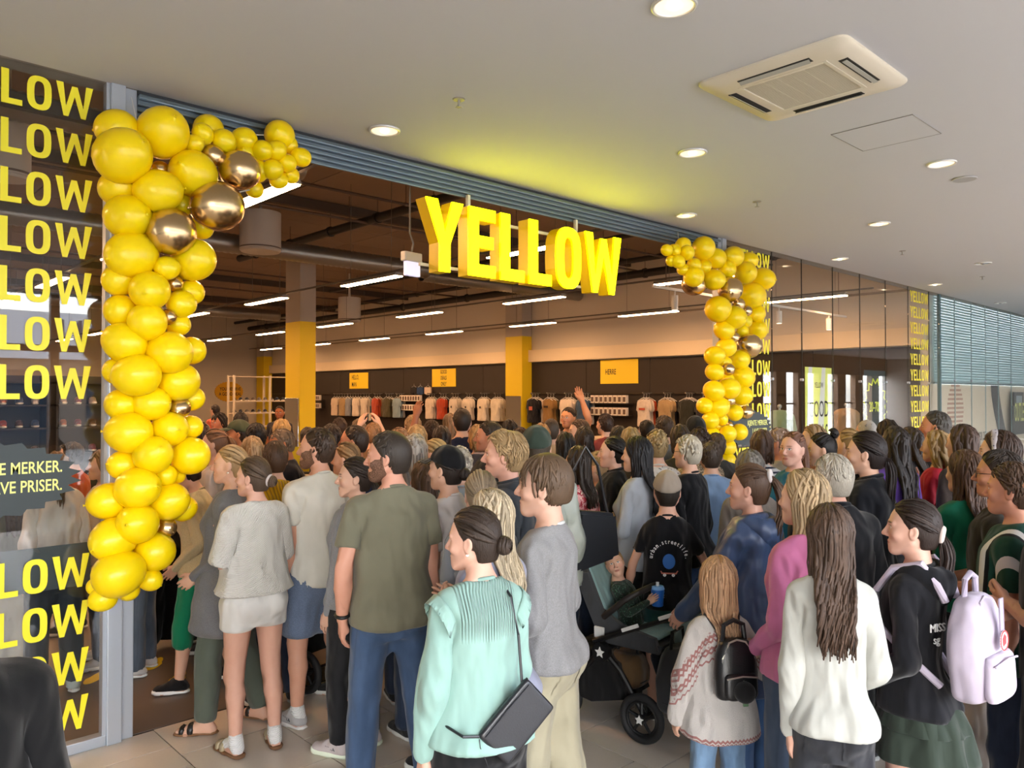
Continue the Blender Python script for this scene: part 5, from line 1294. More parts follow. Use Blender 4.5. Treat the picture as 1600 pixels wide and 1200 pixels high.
wallsign(938, 997, 563, 599, 'HERRE', 'wide yellow wall sign reading HERRE', pos='L', h=.13)
c = onY(358, 612, YB-.03); bo = tag(burst(c.x, c.z, .60, .41, 30, .03, YB-.03, YB-.002, 'burst_sign', mat('amber_board', 'd8a218', .6)), 'oval yellow burst sign reading YOU DESERVE A GOOD DEAL on back wall', 'sign')
words('sign_text', 'YOU DESERVE\nA GOOD DEAL', .13, (c.x+.05, YB-.032, c.z+.05), (1, 0, 0), (0, 0, 1), BLACKINK, bo, .75, .0006, 'CENTER', .003)
# doorway at the back, and the door leaf
dr = struct(MB().box((4.05, YB-.03, 0), (4.15, YB+.0, 2.12)).box((5.05, YB-.03, 0), (5.15, YB, 2.12)).box((4.05, YB-.03, 2.12), (5.15, YB, 2.22)).build('door_1', mat('door_frame', '6e5c48', .6)))
MB().box((4.15, YB-.012, 0), (5.05, YB-.002, 2.12)).build('leaf', mat('door_leaf', 'c8b898', .6), dr); MB().cyl((4.95, YB-.05, 1.03), (4.85, YB-.05, 1.03), .012, 8).build('handle', alu, dr)

# shirts hung facing out on short arms along the side wall
_ts = garment_top(.034, **TOPS['tee']); _pz = Pose('m', dict(armL=((.10, .02, -1), (.1, .1, -1)), armR=((.10, .02, -1), (.1, .1, -1))))
_sv = _pz(morph(_ts.V+_ts.N*wrinkle(_ts.V, 5, .008)[:, None], _ts.W, 'm'), _ts.W); _sv[:, 1] *= .42; _sv[:, 2] -= _sv[:, 2].max()
shirt_me = newmesh('shirt', _sv, _ts.Q); ap(shirt_me, 'rest', _ts.V); shirt_me.materials.append(cloth('d8d0c4'))
hg = MB().tube([(-.19, 0, -.055), (-.1, 0, -.01), (0, 0, .03), (.1, 0, -.01), (.19, 0, -.055)], .008, 6).tube([(0, 0, .03), (0, 0, .075), (.02, 0, .10), (0, .0, .12), (-.018, 0, .10)], .003, 6).mesh('hanger', mat('hanger_white', 'cfccc6', .5))
armme = MB().box((-.011, -.34, -.011), (.011, 0, .011)).cyl((0, -.36, 0), (0, -.335, 0), .016, 10).mesh('rail_arm', mat('rail_chrome', 'b8b4ac', .3, .9))
SHIRTS = [(520, 'd9c4ac', 'pale cream'), (532, 'b09368', 'tan'), (541, '8c93a0', 'grey blue'), (553, 'e4d6c6', 'white'), (566, 'e2d4c4', 'warm white'), (583, 'b84a2c', 'rust red'), (601, '55503a', 'olive'), (617, '8aa0ac', 'light blue'),
    (668, 'e0d0c0', 'white'), (686, 'b44426', 'rust red'), (705, 'dccfbf', 'cream'), (727, 'ddd0c0', 'cream'), (750, 'e0d2bf', 'cream'), (771, 'd6cbb8', 'off-white'), (829, '16151c', 'black'), (853, '94703f', 'tan brown'), (881, 'e4d4c4', 'white'), (907, '35506e', 'denim blue'),
    (1003, 'e0d2c6', 'white'), (1036, 'ac916a', 'sand'), (1070, '2e2f28', 'dark green'), (1096, '30303a', 'charcoal')]
NB = {520: 'first from the free-standing column', 1096: 'half behind the right balloons'}
wallunit = tag(MB().box((WX-.035, 5.2, 2.02), (WX-.012, 30.5, 2.06)).build('hanging_bar', mat('rail_dark', '3c342c', .4, .6)), 'long dark bar on the side wall carrying the shirt arms', 'rail')
for q, (px, colr, cn) in enumerate(SHIRTS):
    p = onX(px, 617, WX-.40); z = 2.045; y = p.y
    a = inst('rail_arm', armme, None, (WX-.015, y, z), (0, 0, math.radians(-90)), m=None); tag(a, f'chrome arm on the side wall holding the {cn} shirts, {ORD[q]} from the back', 'rail', 'arms of the shirt wall')
    rr = random.Random(q); alt = [colr, colr, rr.choice([s[1] for s in SHIRTS])]
    where = ['frontmost', 'middle', 'hindmost']
    for d in range(3):
        t = thing('hanging_shirt', f'{cn if d < 2 else "back"} T-shirt, {where[d]} on the arm {q+1} along the wall from the back', 'shirt', (WX-.33+.12*d, y+.03*d*(1 if q < 14 else .4), z-.135), math.radians(-90+rr.uniform(-6, 6)), 'shirts on the side wall')
        t['label'] = f'{cn} T-shirt, {where[d]} on the {ORD[q]} wall arm from the back'
        s = .97
        inst('shirt', shirt_me, t, (0, 0, -.015), (0, 0, math.pi), (s, s, s), cloth(alt[d])); inst('hanger', hg, t)
        if d == 0 and px in (829, 853, 1003, 705, 727, 750):
            pc, pw, ph, dz = {829: ('b8604a', .12, .10, -.27), 853: ('2a2018', .16, .05, -.22), 1003: ('a84a30', .18, .05, -.24)}.get(px, ('2a2824', .05, .06, -.27))
            MB().box((-pw/2-.0, -.075, dz-ph/2), (pw/2, -.066, dz+ph/2)).build('chest_print', mat('print_'+pc, pc, .8), t)
# boxed packs on the low wall shelves between the shirts
bx = MB().box((-.055, -.05, 0), (.055, .05, .19), .004).mesh('carton', mat('carton_white', 'ddd4c8', .6)); pic = MB().box((-.038, -.054, .03), (.038, -.0505, .15)).mesh('picture', mat('carton_photo', '5a463c', .6))
kk = 0
for gi, (x0, x1, nm) in enumerate(((497, 504, 'by the free-standing column'), (630, 662, 'left of the second rust red shirt'), (928, 985, 'under the HERRE sign'))):
    y0, y1 = onX(x1, 625, WX-.1).y, onX(x0, 625, WX-.1).y
    sh = thing('wall_shelf', f'dark wall shelves of white cartons {nm}', 'shelf', (WX-.02, y0, 0))
    for z in (1.50, 1.80): MB().box((-.26, -.02, z-.02), (0, y1-y0+.02, z)).build('board', mat('shelf_dark', '241e1a', .6), sh)
    n = max(3, int((y1-y0)/.135))
    for r, z in enumerate((1.50, 1.80)):
        for i in range(n):
            y = y0+(i+.5)*(y1-y0)/n
            t = thing('carton', f'white boxed pack, {ORD[i]} along the {"lower" if r == 0 else "upper"} wall shelf {nm}', 'box', (WX-.20, y, z), math.radians(-90), 'white packs on the wall shelves')
            inst('carton', bx, t); inst('picture', pic, t)
# small hanging pairs above the shelf, left of the second rust shirt
for i, (x, c, l) in enumerate(((646, '16161c', 'black'), (656, '22406c', 'dark blue'), (668, 'd8c8b8', 'pale'))):
    p = onX(x, 614, WX-.12); t = thing('underwear', f'{l} underwear hanging above the shelf of packs', 'underwear', (WX-.10, p.y, 2.24), math.radians(-90)); MB().prism([(-.16, .0), (.16, 0), (.17, -.20), (.03, -.24), (0, -.14), (-.03, -.24), (-.17, -.20)], -.02, .02).build('trunks', cloth(c), t); inst('clip_hanger', hg, t, (0, 0, .04), (0, 0, 0), (.6, 1, .6))
# white shoe rack and clothes at the back left
t = thing('shoe_rack', 'tall white open rack with dark shoes by the back wall', 'rack', (10.85, 24.8, 0), 0); wrk = mat('rack_white', 'cfc4b2', .5)
for x in (0, 1.25, 2.5): MB().box((x-.03, -.03, 0), (x+.03, .03, 2.65)).box((x-.03, .42, 0), (x+.03, .48, 2.65)).build('upright', wrk, t)
for z in (.5, .95, 1.4, 1.8, 2.62): MB().box((0, -.02, z-.03), (2.5, .47, z)).build('shelf', wrk, t)
shm, _q = None, None
(u_, uq_), (so_, sq_) = T(('shoe', 'far'), lambda: shoe_template('sneaker', .017)); um = newmesh('upper', u_-[.11, 0, 0], uq_); ap(um, 'rest', u_); um.materials.append(cloth('20202a')); sm_ = newmesh('sole', so_-[.11, 0, 0], sq_); sm_.materials.append(mat('sole_white', 'd8d4cc', .6))
rr = random.Random(3)
for r, z in enumerate((1.4, 1.8)):
    for i in range(11):
        c, nm = rr.choice((('1c1c24', 'black'), ('26304a', 'navy'), ('5a4a40', 'brown'), ('77706a', 'grey')))
        s = thing('display_shoe', f'{nm} shoe, {ORD[i]} from the left on the {"lower" if r == 0 else "upper"} shelf of the white rack', 'shoe', (10.95+.215*i, 25.0, z), math.radians(180+rr.uniform(-8, 8)), 'shoes on the white rack')
        inst('upper', um, s, m=cloth(c)); inst('sole', sm_, s)
# shelves of coloured goods seen through the left glass
for gi, (X, Y, nm) in enumerate(((-.6, 13.5, 'nearest the glass edge'), (1.25, 13.5, 'middle'), (3.1, 13.5, 'nearest the left post'))):
    t = thing('goods_shelf', f'dark shelf unit of bright shoes behind the left glass, {nm}', 'shelf', (X, Y, 0)); MB().box((0, .42, 0), (1.75, .46, 2.3)).build('back_panel', mat('shelf_dark', '241e1a', .6), t)
    for z in (.3, .7, 1.1, 1.5, 1.85, 2.2): MB().box((0, 0, z-.025), (1.75, .42, z)).build('board', mat('shelf_dark', '241e1a', .6), t)
    for x in (0, 1.72): MB().box((x, 0, 0), (x+.03, .42, 2.3)).build('side', mat('shelf_dark', '241e1a', .6), t)
    for r, z in enumerate((1.1, 1.5, 1.85)):
        for i in range(8):
            c, cn = rr.choice((('b05a52', 'coral'), ('c8b4a8', 'pale'), ('8a4a5a', 'plum'), ('4a5a7a', 'blue'), ('c47a60', 'orange'), ('d8d0cc', 'white'), ('5a4038', 'brown')))
            s = thing('display_shoe', f'{cn} shoe, {ORD[i]} along the {("lowest", "middle", "highest")[r]} stocked shelf of the unit {nm}', 'shoe', (X+.14+.21*i, Y+.2, z), math.radians(180+rr.uniform(-6, 6)), 'shoes behind the left glass'); inst('upper', um, s, m=cloth(c)); inst('sole', sm_, s)
# display tables with folded clothes and card stands, among the crowd
def stack(x, y, z, cols, label):
    t = thing('folded_clothes', label, 'clothes', (x, y, z))
    for i, c in enumerate(cols): o = MB().box((-.17, -.13, i*.035), (.17, .13, i*.035+.036), .014).build('folded_shirt', cloth(c), t, smooth=True); o.rotation_euler = (0, 0, rr.uniform(-.12, .12)); ap(o.data, 'rest', [v.co[:] for v in o.data.vertices])
def table(x, y, w, d, h, label):
    t = thing('display_table', label, 'table', (x, y, 0)); MB().box((-w/2, -d/2, h-.04), (w/2, d/2, h), .004).build('tabletop', mat('table_white', 'b8a890', .5), t)
    for a in (-1, 1):
        for b in (-1, 1): MB().box((a*(w/2-.04)-.025, b*(d/2-.04)-.025, 0), (a*(w/2-.04)+.025, b*(d/2-.04)+.025, h-.04)).build('leg', mat('table_leg', '38322c', .5), t)
def card(x, y, z, label, rz):
    t = thing('card_stand', label, 'sign', (x, y, z), rz); MB().box((-.15, -.006, .02), (.15, .006, .24), .002).build('card', YCARD, t); burst(.06, .13, .055, .055, 11, .12, -.0085, -.0062, 'badge', BLACKINK, t); MB().box((-.10, -.05, 0), (.10, .05, .02), .004).build('foot', mat('table_leg', '38322c', .5), t)
p = onD(740, 662, 12); table(p.x, p.y, 1.6, .9, 1.25, 'display table behind the navy-shirted man'); stack(p.x-.3, p.y, 1.25, ['c83a24']*5, 'stack of bright red folded shirts on the table'); stack(p.x+.2, p.y+.1, 1.25, ['b8402a', 'c83a24', 'd0c0b0', 'c83a24'], 'stack of red and cream folded shirts on the table')
p = onD(470, 700, 6.9); table(p.x+.1, p.y+.2, .8, .7, 1.28, 'white display table behind the bearded man in the pale T-shirt'); card(p.x, p.y, 1.28+.02, 'yellow card with black burst on the table behind the bearded man', YAW-math.pi/2+.1)
p = onD(530, 668, 10.5); table(p.x, p.y, 1.2, .8, 1.3, 'display table near the phone-raising hands'); card(p.x, p.y, 1.30, 'yellow card on the table left of the raised phone', YAW-math.pi/2)
p = onD(975, 662, 15); table(p.x, p.y, 1.8, 1.0, 1.2, 'display table under the HERRE sign'); stack(p.x-.3, p.y, 1.2, ['b8342c', 'c85a4a', '6a6a70', 'b8342c'], 'stack of red and grey folded shirts under the HERRE sign'); stack(p.x+.3, p.y-.1, 1.2, ['3a3a42', 'c8c0b8', '4a4a52'], 'stack of dark folded shirts under the HERRE sign')
p = onD(812, 660, 15.5); table(p.x, p.y, 1.4, .9, 1.2, 'display table at the foot of the yellow pilaster'); stack(p.x, p.y, 1.2, ['d8c4a8', 'cbb89c', 'e0d0ba'], 'stack of cream folded shirts before the yellow pilaster')
# dark barrier by the back wall
t = thing('barrier', 'dark tubular barrier before the back wall', 'barrier', (6.2, 27.5, 0))
for z in (1.15, .8, .45): MB().cyl((0, 0, z), (3.4, 0, z), .025, 8).build('bar', mat('barrier_dark', '2c2826', .5), t, smooth=True)
for x in (0, 1.1, 2.2, 3.4): MB().cyl((x, 0, 0), (x, 0, 1.2), .025, 8).build('post', mat('barrier_dark', '2c2826', .5), t, smooth=True)
# yellow footprint stickers
fp = [(.045*math.cos(t)*(1.15 if math.sin(t) > 0 else .85), .14*math.sin(t)) for t in np.linspace(0, 2*math.pi, 22, False)]
for x, y, rz, l in ((242, 1037, 2.5, 'yellow footprint sticker farthest from the sill, near the left post'), (278, 1059, 2.5, 'yellow footprint sticker behind the black-soled trainer'), (150, 1058, 2.4, 'yellow footprint sticker behind the left glass'), (462, 1076, 2.3, 'yellow footprint sticker between the trainers and the black pram')):
    p = onz(x, y, .001); m = MB(); m.raw([(a, b, 0) for a, b in fp]+[(a, b, .0015) for a, b in fp], [tuple(range(22))[::-1], tuple(range(22, 44))]+[(i, (i+1) % 22, 22+(i+1) % 22, 22+i) for i in range(22)])
    o = tag(m.build('footprint_sticker', YCARD), l, 'sticker', 'footprint stickers on the shop floor'); o.location = p; o.rotation_euler = (0, 0, rz)

# ---- posters on the right glass
a, b = onY(1258, 573, GY+.03), onY(1300, 700, GY+.03); w = b.x-a.x
t = tag(MB().box((a.x, GY+.03, 1.02), (b.x, GY+.034, a.z)).build('poster', mat('poster_yellow', 'e6ee72', .5)), 'tall pale yellow poster reading GOOD DEALS ONLY behind the right glass', 'poster')
for q in (.12, .62): MB().raw([(a.x+w*q, GY+.0295, a.z), (a.x+w*(q+.14), GY+.0295, a.z), (a.x+w*(q+.14)-.1, GY+.0295, 1.03), (a.x+w*q-.22 if q > .3 else a.x, GY+.0295, 1.03)], [(0, 1, 2, 3)]).build('pale_stripe', mat('poster_stripe', 'e0e0d8', .5), t)
words('poster_text', 'YELLOW', .075, (a.x+w/2, GY+.028, a.z-.28), (1, 0, 0), (0, 0, 1), BLACKINK, t, .62, .0004, 'CENTER'); 
for i, s in enumerate(('GOOD', 'DEALS', 'ONLY')): words('poster_text', s, .22, (a.x+w/2, GY+.028, a.z-.68-.325*i), (1, 0, 0), (0, 0, 1), BLACKINK, t, .60, .0004, 'CENTER')
a, b = onY(1350, 578, GY+.03), onY(1384, 690, GY+.03); w = b.x-a.x
t = tag(MB().box((a.x, GY+.03, 1.0), (b.x, GY+.034, a.z)).build('poster', mat('poster_slate', '1e2a2c', .5)), 'dark poster with yellow burst outline reading 20-70% behind the right glass', 'poster')
cx, cz = (a.x+b.x)/2, onY(1367, 636, GY).z
pts = []
for i in range(33): q = 2*math.pi*i/32; r = 1+(.10 if i % 2 else -.10); pts.append((cx+.40*r*math.cos(q), GY+.026, cz+.40*r*math.sin(q)))
MB().tube(pts, .011, 5).build('burst_outline', mat('poster_line', 'e0ea50', .5, emit='e0ea50', estr=.04), t); words('poster_text', '20–70%', .15, (cx, GY+.027, cz-.07), (1, 0, 0), (0, 0, 1), mat('poster_line', 'e0ea50', .5), t, .66, .0004, 'CENTER', .002)
# tall garments on stands behind the right glass
for px, c, l in ((1218, '8aa68a', 'sage green long dress'), (1322, 'a88f70', 'tan long coat'), (1400, 'c89a98', 'pink cardigan')):
    p = onY(px, 640, 6.0); t = thing('display_figure', f'{l} on a stand behind the right glass', 'mannequin', (p.x, 6.0, 0), math.radians(-60)); g_ = T('dress', lambda: garment_top(.026, fit=.03, hem=.45, sleeve=.7, drape=1, flare=.10)); pz = Pose('f', {})
    o = add('dress', (pz(morph(g_.V, g_.W, 'f'), g_.W))*1.18, g_.Q, cloth(c), t, g_.V); MB().cyl((0, 0, 0), (0, 0, 1.80), .018, 10).build('pole', alu, t, smooth=True); MB().cyl((0, 0, 0), (0, 0, .02), .2, 24).build('base', alu, t); MB().ball((0, 0, 1.82), .035, 12).build('finial', alu, t, smooth=True)

# ---- prints on the hoarding of the next unit
HY = GY+.138
a = onY(1552, 597, HY); st = []
for u in np.linspace(0, 1, 9): st.append((a.x+.10+1.15*u**1.5, 2.2-1.75*u))
P = [(x-.28+.0*i, z) for i, (x, z) in enumerate(st)]+[(x+.28, z) for x, z in st[::-1]]
t = tag(MB().prism(P, HY-.004, HY).build('hoarding_stripe', mat('stripe_charcoal', '34373c', .6)), 'broad curved charcoal stripe printed on the beige hoarding', 'print')
b = onY(1582, 634, HY-.12); t = tag(MB().box((b.x, HY-.125, 1.12), (b.x+2.3, HY-.10, b.z), .004).build('outlet_board', mat('board_black', '23272a', .5)), 'black board with yellow OUTLET lettering before the hoarding', 'sign'); words('board_text', 'OUTLET', .40, (b.x+.14, HY-.127, 1.42), (1, 0, 0), (0, 0, 1), PALE, t, .40, .0006, 'LEFT', .006); MB().box((b.x+.12, HY-.12, b.z), (b.x+.9, HY-.10, b.z+.30)).build('top_panel', mat('board_black', '23272a', .5), t); MB().box((b.x+.3, HY-.123, b.z+.06), (b.x+.75, HY-.1205, b.z+.22)).build('note', mat('note_blue', '9aa8b4', .6), t)
a = onY(1519, 690, HY); t = tag(words('hoarding_text', 'RE', .42, (a.x-.75, HY-.002, a.z-.22), (1, 0, 0), (0, 0, 1), BLACKINK, None, .62, .0008, 'LEFT', .008), 'large black letters RE printed on the beige hoarding', 'lettering')
a = onY(1528, 690, HY); tag(words('hoarding_text', 'FOR DEG & BEDRE\nFOR MILJØET', .17, (a.x+.05, HY-.002, a.z+.02), (1, 0, 0), (0, 0, 1), mat('ink_grey', '4a4844', .7), None, .52, .0006, 'LEFT', .004), 'two lines of dark grey slogan printed on the beige hoarding', 'lettering')
a = onY(1493, 640, HY); t = thing('leaf_print', 'pale red leaf made of stripes printed on the hoarding', 'print', (a.x, HY, a.z))
for i in range(13):
    z = .52-.085*i; w = .46*math.sin(math.pi*min(1, (i+1.2)/15))**.8
    for s in (-1, 1): MB().box((min(.03*s, w*s), -.003, z), (max(.03*s, w*s), 0, z+.042)).build('stripe', mat('stripe_red', 'b08a78', .8), t)

# ---- outside, only mirrored in the glass: forecourt, low building with a sign, a parked car, a tree
struct(MB().box((-40, -60, -.2), (60, -6.2, -.02)).build('ground', mat('pale_bounce_ground', 'b4b0a8', .9, noise=.2, nscale=1)))  # ground coloured pale so it throws daylight up onto the arcade ceiling
bl = struct(MB().box((-12, -30, 0), (34, -22.5, 3.3)).build('wall_building', mat('outside_wall', '8a7a6c', .8))); fa = MB().box((-12, -22.6, 3.3), (34, -22.2, 5.0)).build('fascia', mat('outside_fascia', 'd8dce0', .5), bl)
words('fascia_text', 'SKAN', .85, (10.2, -22.18, 3.9), (-1, 0, 0), (0, 0, 1), mat('fascia_blue', '24304a', .5), bl, .9, .01, 'LEFT', .01)
for i in range(9): MB().box((-10+4.6*i, -22.5, .2), (-6.4+4.6*i, -22.44, 2.9)).build('shop_window', mat('outside_glass', '3a4450', .1), bl)
# ---------------------------------------------------------------- prams, bags
blk = mat('pram_black', '121214', .45); blk_cloth = cloth('17171a'); rub = mat('pram_tyre', '1a1a1c', .7); grey_cloth = cloth('4a4c50'); wht = mat('pram_white', 'e8e8e8', .4); mint = cloth('8fb0b0')
def clothify(o): ap(o.data, 'rest', [v.co[:]+np.array([0, 0, 0]) if 0 else tuple(v.co) for v in o.data.vertices]); return o
def star(r, y0, y1, name, m, parent, c):
    P = [(c[0]+(r if i % 2 == 0 else r*.48)*math.sin(math.pi*i/5), c[2]+(r if i % 2 == 0 else r*.48)*math.cos(math.pi*i/5)) for i in range(10)]
    return MB().prism(P, c[1]+y0, c[1]+y1).build(name, m, parent)
def pram(loc, rz, label, stars=True, canopy=False, rim=None):
    """+X is the way it travels; the seat faces back towards the handle (-X); -Y is its near side"""
    t = thing('stroller', label, 'stroller', loc, rz)
    def wheel(x, y, r, w, nm='wheel'):
        g = MB().torus((0, 0, 0), (0, 1, 0), r-.022, .022, 36, 10).build(nm, rub, t, (x, y, r), True)
        MB().torus((0, 0, 0), (0, 1, 0), r-.048, .010, 32, 8).build('rim', rim or blk, g, smooth=True)
        m = MB().cyl((0, -w, 0), (0, w, 0), .028, 16)
        for q in range(5): a = 2*math.pi*q/5+.3; m.tube([(0, 0, 0), ((r-.05)*math.cos(a), 0, (r-.05)*math.sin(a))], .012, 6, .009)
        m.build('spokes', blk, g, smooth=True)
        if stars and y > 0 and r > .12: star(.03, w, w+.004, 'star_reflector', wht, g, (0, 0, 0))
        return g
    for y in (-.24, .24): wheel(-.33, y, .143, .03)
    for y in (-.17, .17): wheel(.24, y, .115, .022)
    m = MB()
    for s in (-1, 1):
        m.tube([(-.33, .205*s, .143), (-.17, .21*s, .37), (-.06, .22*s, .47)], .016, 8); m.tube([(.24, .145*s, .115), (.18, .16*s, .24), (-.02, .21*s, .45), (-.06, .22*s, .48)], .016, 8)
        m.tube([(.0, .235*s, .52), (-.15, .235*s, .585), (-.72, .235*s, .84)], .015, 8)
    m.cyl((-.33, -.22, .143), (-.33, .22, .143), .011, 10).cyl((-.06, -.23, .47), (-.06, .23, .47), .014, 10).build('chassis', blk, t, smooth=True)
    MB().tube([(-.68, .235, .82), (-.76, .225, .86), (-.79, .16, .875), (-.79, -.16, .875), (-.76, -.225, .86), (-.68, -.235, .82)], .018, 8).build('handlebar', mat('pram_grip', '1c1a1a', .6), t, smooth=True)
    for s in (-1, 1):
        h = MB().cyl((-.06, .215*s, .47), (-.06, .26*s, .47), .056, 20).build('hub', blk, t, smooth=True)
        if stars and s > 0: star(.034, .260, .264, 'star_reflector', wht, h, (-.06, 0, .47))
    P = [(.30, .24), (.26, .42), (.10, .46), (-.12, .38), (-.20, .20), (.05, .13), (.20, .15)]
    clothify(MB().prism(P, -.18, .18).build('basket', blk_cloth, t))
    clothify(MB().prism([(.10, .93), (.19, .92), (-.02, .50), (-.40, .50), (-.42, .55), (-.07, .575)], -.165, .165).build('seat_shell', grey_cloth, t))
    for s in (-1, 1): clothify(MB().prism([(.18, .90), (-.01, .52), (-.40, .52), (-.38, .59), (-.16, .63), (-.02, .70), (.08, .91)], .165*s-.018, .165*s+.018).build('side_wall', grey_cloth, t))
    clothify(MB().box((-.02, -.14, 0), (.02, .14, .40), .018).build('liner', mint, t)).matrix_local = Matrix.Translation((-.055, 0, .595)) @ Matrix.Rotation(math.radians(27), 4, 'Y')
    clothify(MB().box((-.39, -.14, .570), (-.06, .14, .60), .014).build('seat_pad', mint, t))
    MB().tube([(-.04, .185, .66), (-.18, .185, .78), (-.25, .14, .83), (-.27, 0, .845), (-.25, -.14, .83), (-.18, -.185, .78), (-.04, -.185, .66)], .019, 10).build('bumper_bar', mat('pram_leather', '221c1a', .5), t, smooth=True)
    MB().tube([(-.41, -.14, .53), (-.48, -.14, .42), (-.50, 0, .39), (-.48, .14, .42), (-.41, .14, .53)], .014, 8).build('footrest', blk, t, smooth=True)
    MB().box((-.05, .186, .53), (.02, .202, .60), .006).build('reflector_band', wht, t)
    for x, z in ((-.26, .650), (-.50, .760)): c_ = MB().box((-.06, -.006, -.011), (.06, .006, .011), .004).build('white_clip', wht, t, (x, .252, z)); c_.rotation_euler = (0, .42, 0)
    cn = MB()                                                             # folded hood behind the head
    for i in range(4): u = i/3; cn.tube([(.13+.03*u, -.17, .82+.02*u), (.17+.07*u, -.16, .93+.03*u), (.19+.09*u, 0, .98+.05*u), (.17+.07*u, .16, .93+.03*u), (.13+.03*u, .17, .82+.02*u)], .020, 8)
    clothify(cn.build('folded_hood', cloth('aeb6bc') if stars else blk_cloth, t, smooth=True))
    return t
def mesh_world(o): return o
def strap(pts, r, m, name, parent, flat=1.):
    o = MB().tube(pts, r, 8).build(name, m, parent, smooth=True); return o
def frame_at(p, head, tilt=0):
    """matrix of something worn: x to the wearer's right, y forward, z up"""
    return Matrix.Translation(p) @ Matrix.Rotation(math.radians(head-90), 4, 'Z') @ Matrix.Rotation(tilt, 4, 'X')
def backpack(p, head, w, h, d, m, label, kind, mt, tilt=0.):
    """rucksack whose front panel lies against the back at p (its upper middle)"""
    t = thing('backpack', label, 'backpack'); t.matrix_world = frame_at(p, head, tilt)
    f = Field(np.arange(-w*.75, w*.75, .011), np.arange(-d*1.6, .06, .011), np.arange(-h*1.15, .12, .011)); n = 8
    f.loft([(-h, w*.40, d*.30, -d*.5), (-h*.96, w*.47, d*.44, -d*.5), (-h*.6, w*.50, d*.52, -d*.52), (-h*.25, w*.47, d*.46, -d*.5), (-.06*h, w*.36, d*.36, -d*.48), (0, w*.22, d*.22, -d*.45)], 0, 3.2)
    V, Q = f.mesh(); V = lap(V, Q, 2, .4); V = V+vnormals(V, Q)*wrinkle(V, 3, .006 if kind == 'school' else .003)[:, None]
    add('bag_body', V, Q, m, t, V*1.)
    f = Field(np.arange(-w*.6, w*.6, .011), np.arange(-d*1.9, .02, .011), np.arange(-h*1.1, .05, .011)); f.loft([(-h*.97, w*.34, d*.14, -d*1.04), (-h*.9, w*.40, d*.20, -d*1.04), (-h*.60, w*.40, d*.18, -d*1.04), (-h*.52, w*.36, d*.10, -d*1.0)], 0, 3.2)
    V, Q = f.mesh(); add('front_pocket', lap(V, Q, 2, .4), Q, m, t, V)
    z = mat('zip_metal', 'c8c4b8', .3, .8) if kind == 'mini' else m
    MB().tube([(-w*.40, -d*.80, -h*.62), (-w*.38, -d*.84, -h*.3), (-w*.2, -d*.78, -h*.05), (0, -d*.74, -h*.01), (w*.2, -d*.78, -h*.05), (w*.38, -d*.84, -h*.3), (w*.40, -d*.80, -h*.62)], .0045, 6).build('zip', z, t, smooth=True)
    MB().tube([(-w*.37, -d*1.20, -h*.60), (0, -d*1.26, -h*.56), (w*.37, -d*1.20, -h*.60)], .004, 6).build('pocket_zip', z, t, smooth=True)
    MB().tube([(-.05, -d*.4, -.01), (-.045, -d*.42, .055), (0, -d*.43, .075), (.045, -d*.42, .055), (.05, -d*.4, -.01)], .011, 8).build('top_handle', mt, t, smooth=True)
    if kind == 'mini':
        MB().ball((.0, -d*1.36, -h*.80), .045, 16).build('pompom', cloth('141416', 'knit'), t, smooth=True); MB().tube([(0, -d*1.3, -h*.62), (0, -d*1.36, -h*.74)], .003, 5).build('charm_chain', z, t); MB().box((-.012, -d*1.42, -h*1.02), (.012, -d*1.40, -h*.88), .003).build('charm', mat('charm_green', '5a7a5a', .4), t)
    else:
        MB().cyl((.0, -d*1.17, -h*.40), (.0, -d*1.155, -h*.40), .036, 24).build('round_badge', mat('badge_white', 'e8e4e8', .5), t); MB().prism([(-.014, -h*.40-.02), (.016, -h*.40-.012), (.018, -h*.40+.012), (0, -h*.40+.024), (-.018, -h*.40+.008)], -d*1.175, -d*1.168).build('badge_mark', mat('badge_red', 'b8343a', .5), t); MB().torus((0, -d*1.165, -h*.40), (0, 1, 0), .033, .003, 24, 6).build('badge_ring', mat('badge_red', 'b8343a', .5), t)
        MB().box((-.018, -d*1.13, -h*.36), (.018, -d*1.12, .0), .003).build('webbing', mt, t)
    return t
# ---------------------------------------------------------------- the crowd
_n = [0]
def P_(x, y, D, ang, sex, hair, top, legs, label, H=None, **kw):
    """x: where the head stands in the view, D: distance along the view; ang: 0 turned away, 90 facing left, 180 facing us"""
    _n[0] += 1
    p = onD(x, 617, D); H = H or EYE-(y-617)*D/FPX; az = math.degrees(YAW)-math.degrees(math.atan((x-800)/FPX)); kw.setdefault('lod', 0 if D < 4.6 else 1); kw.setdefault('seed', _n[0])
    kw.setdefault('shoes', ('sneaker', '2a2a2c', 'd8d8d4'))
    q = person(label, (p.x, p.y), H, az+ang, sex, hair=hair, top=top, legs=legs, **kw); q.head = az+ang; return q
FOLD = ((.16, .10, -1), (-.75, .60, .08)); FOLD_R = ((.16, .12, -1), (-.75, .58, -.05)); FRONT = ((.10, .05, -1), (-.30, .85, -.10)); PHONE = ((.10, .18, -1), (-.42, .75, .35)); HOLD = ((.10, .10, -1), (-.1, .95, -.25))
POCKET = ((.28, -.16, -1), (-.02, .22, -1)); HANG = ((.10, -.04, -1), (.03, .16, -1)); BEND = ((.12, -.10, -1), (-.15, .75, -.55))
DK = ('slim', '16171b', 'denim'); NV = ('jeans', '2c3950', 'denim'); BL = ('jeans', '3a5680', 'denim'); WL = ('leg',)

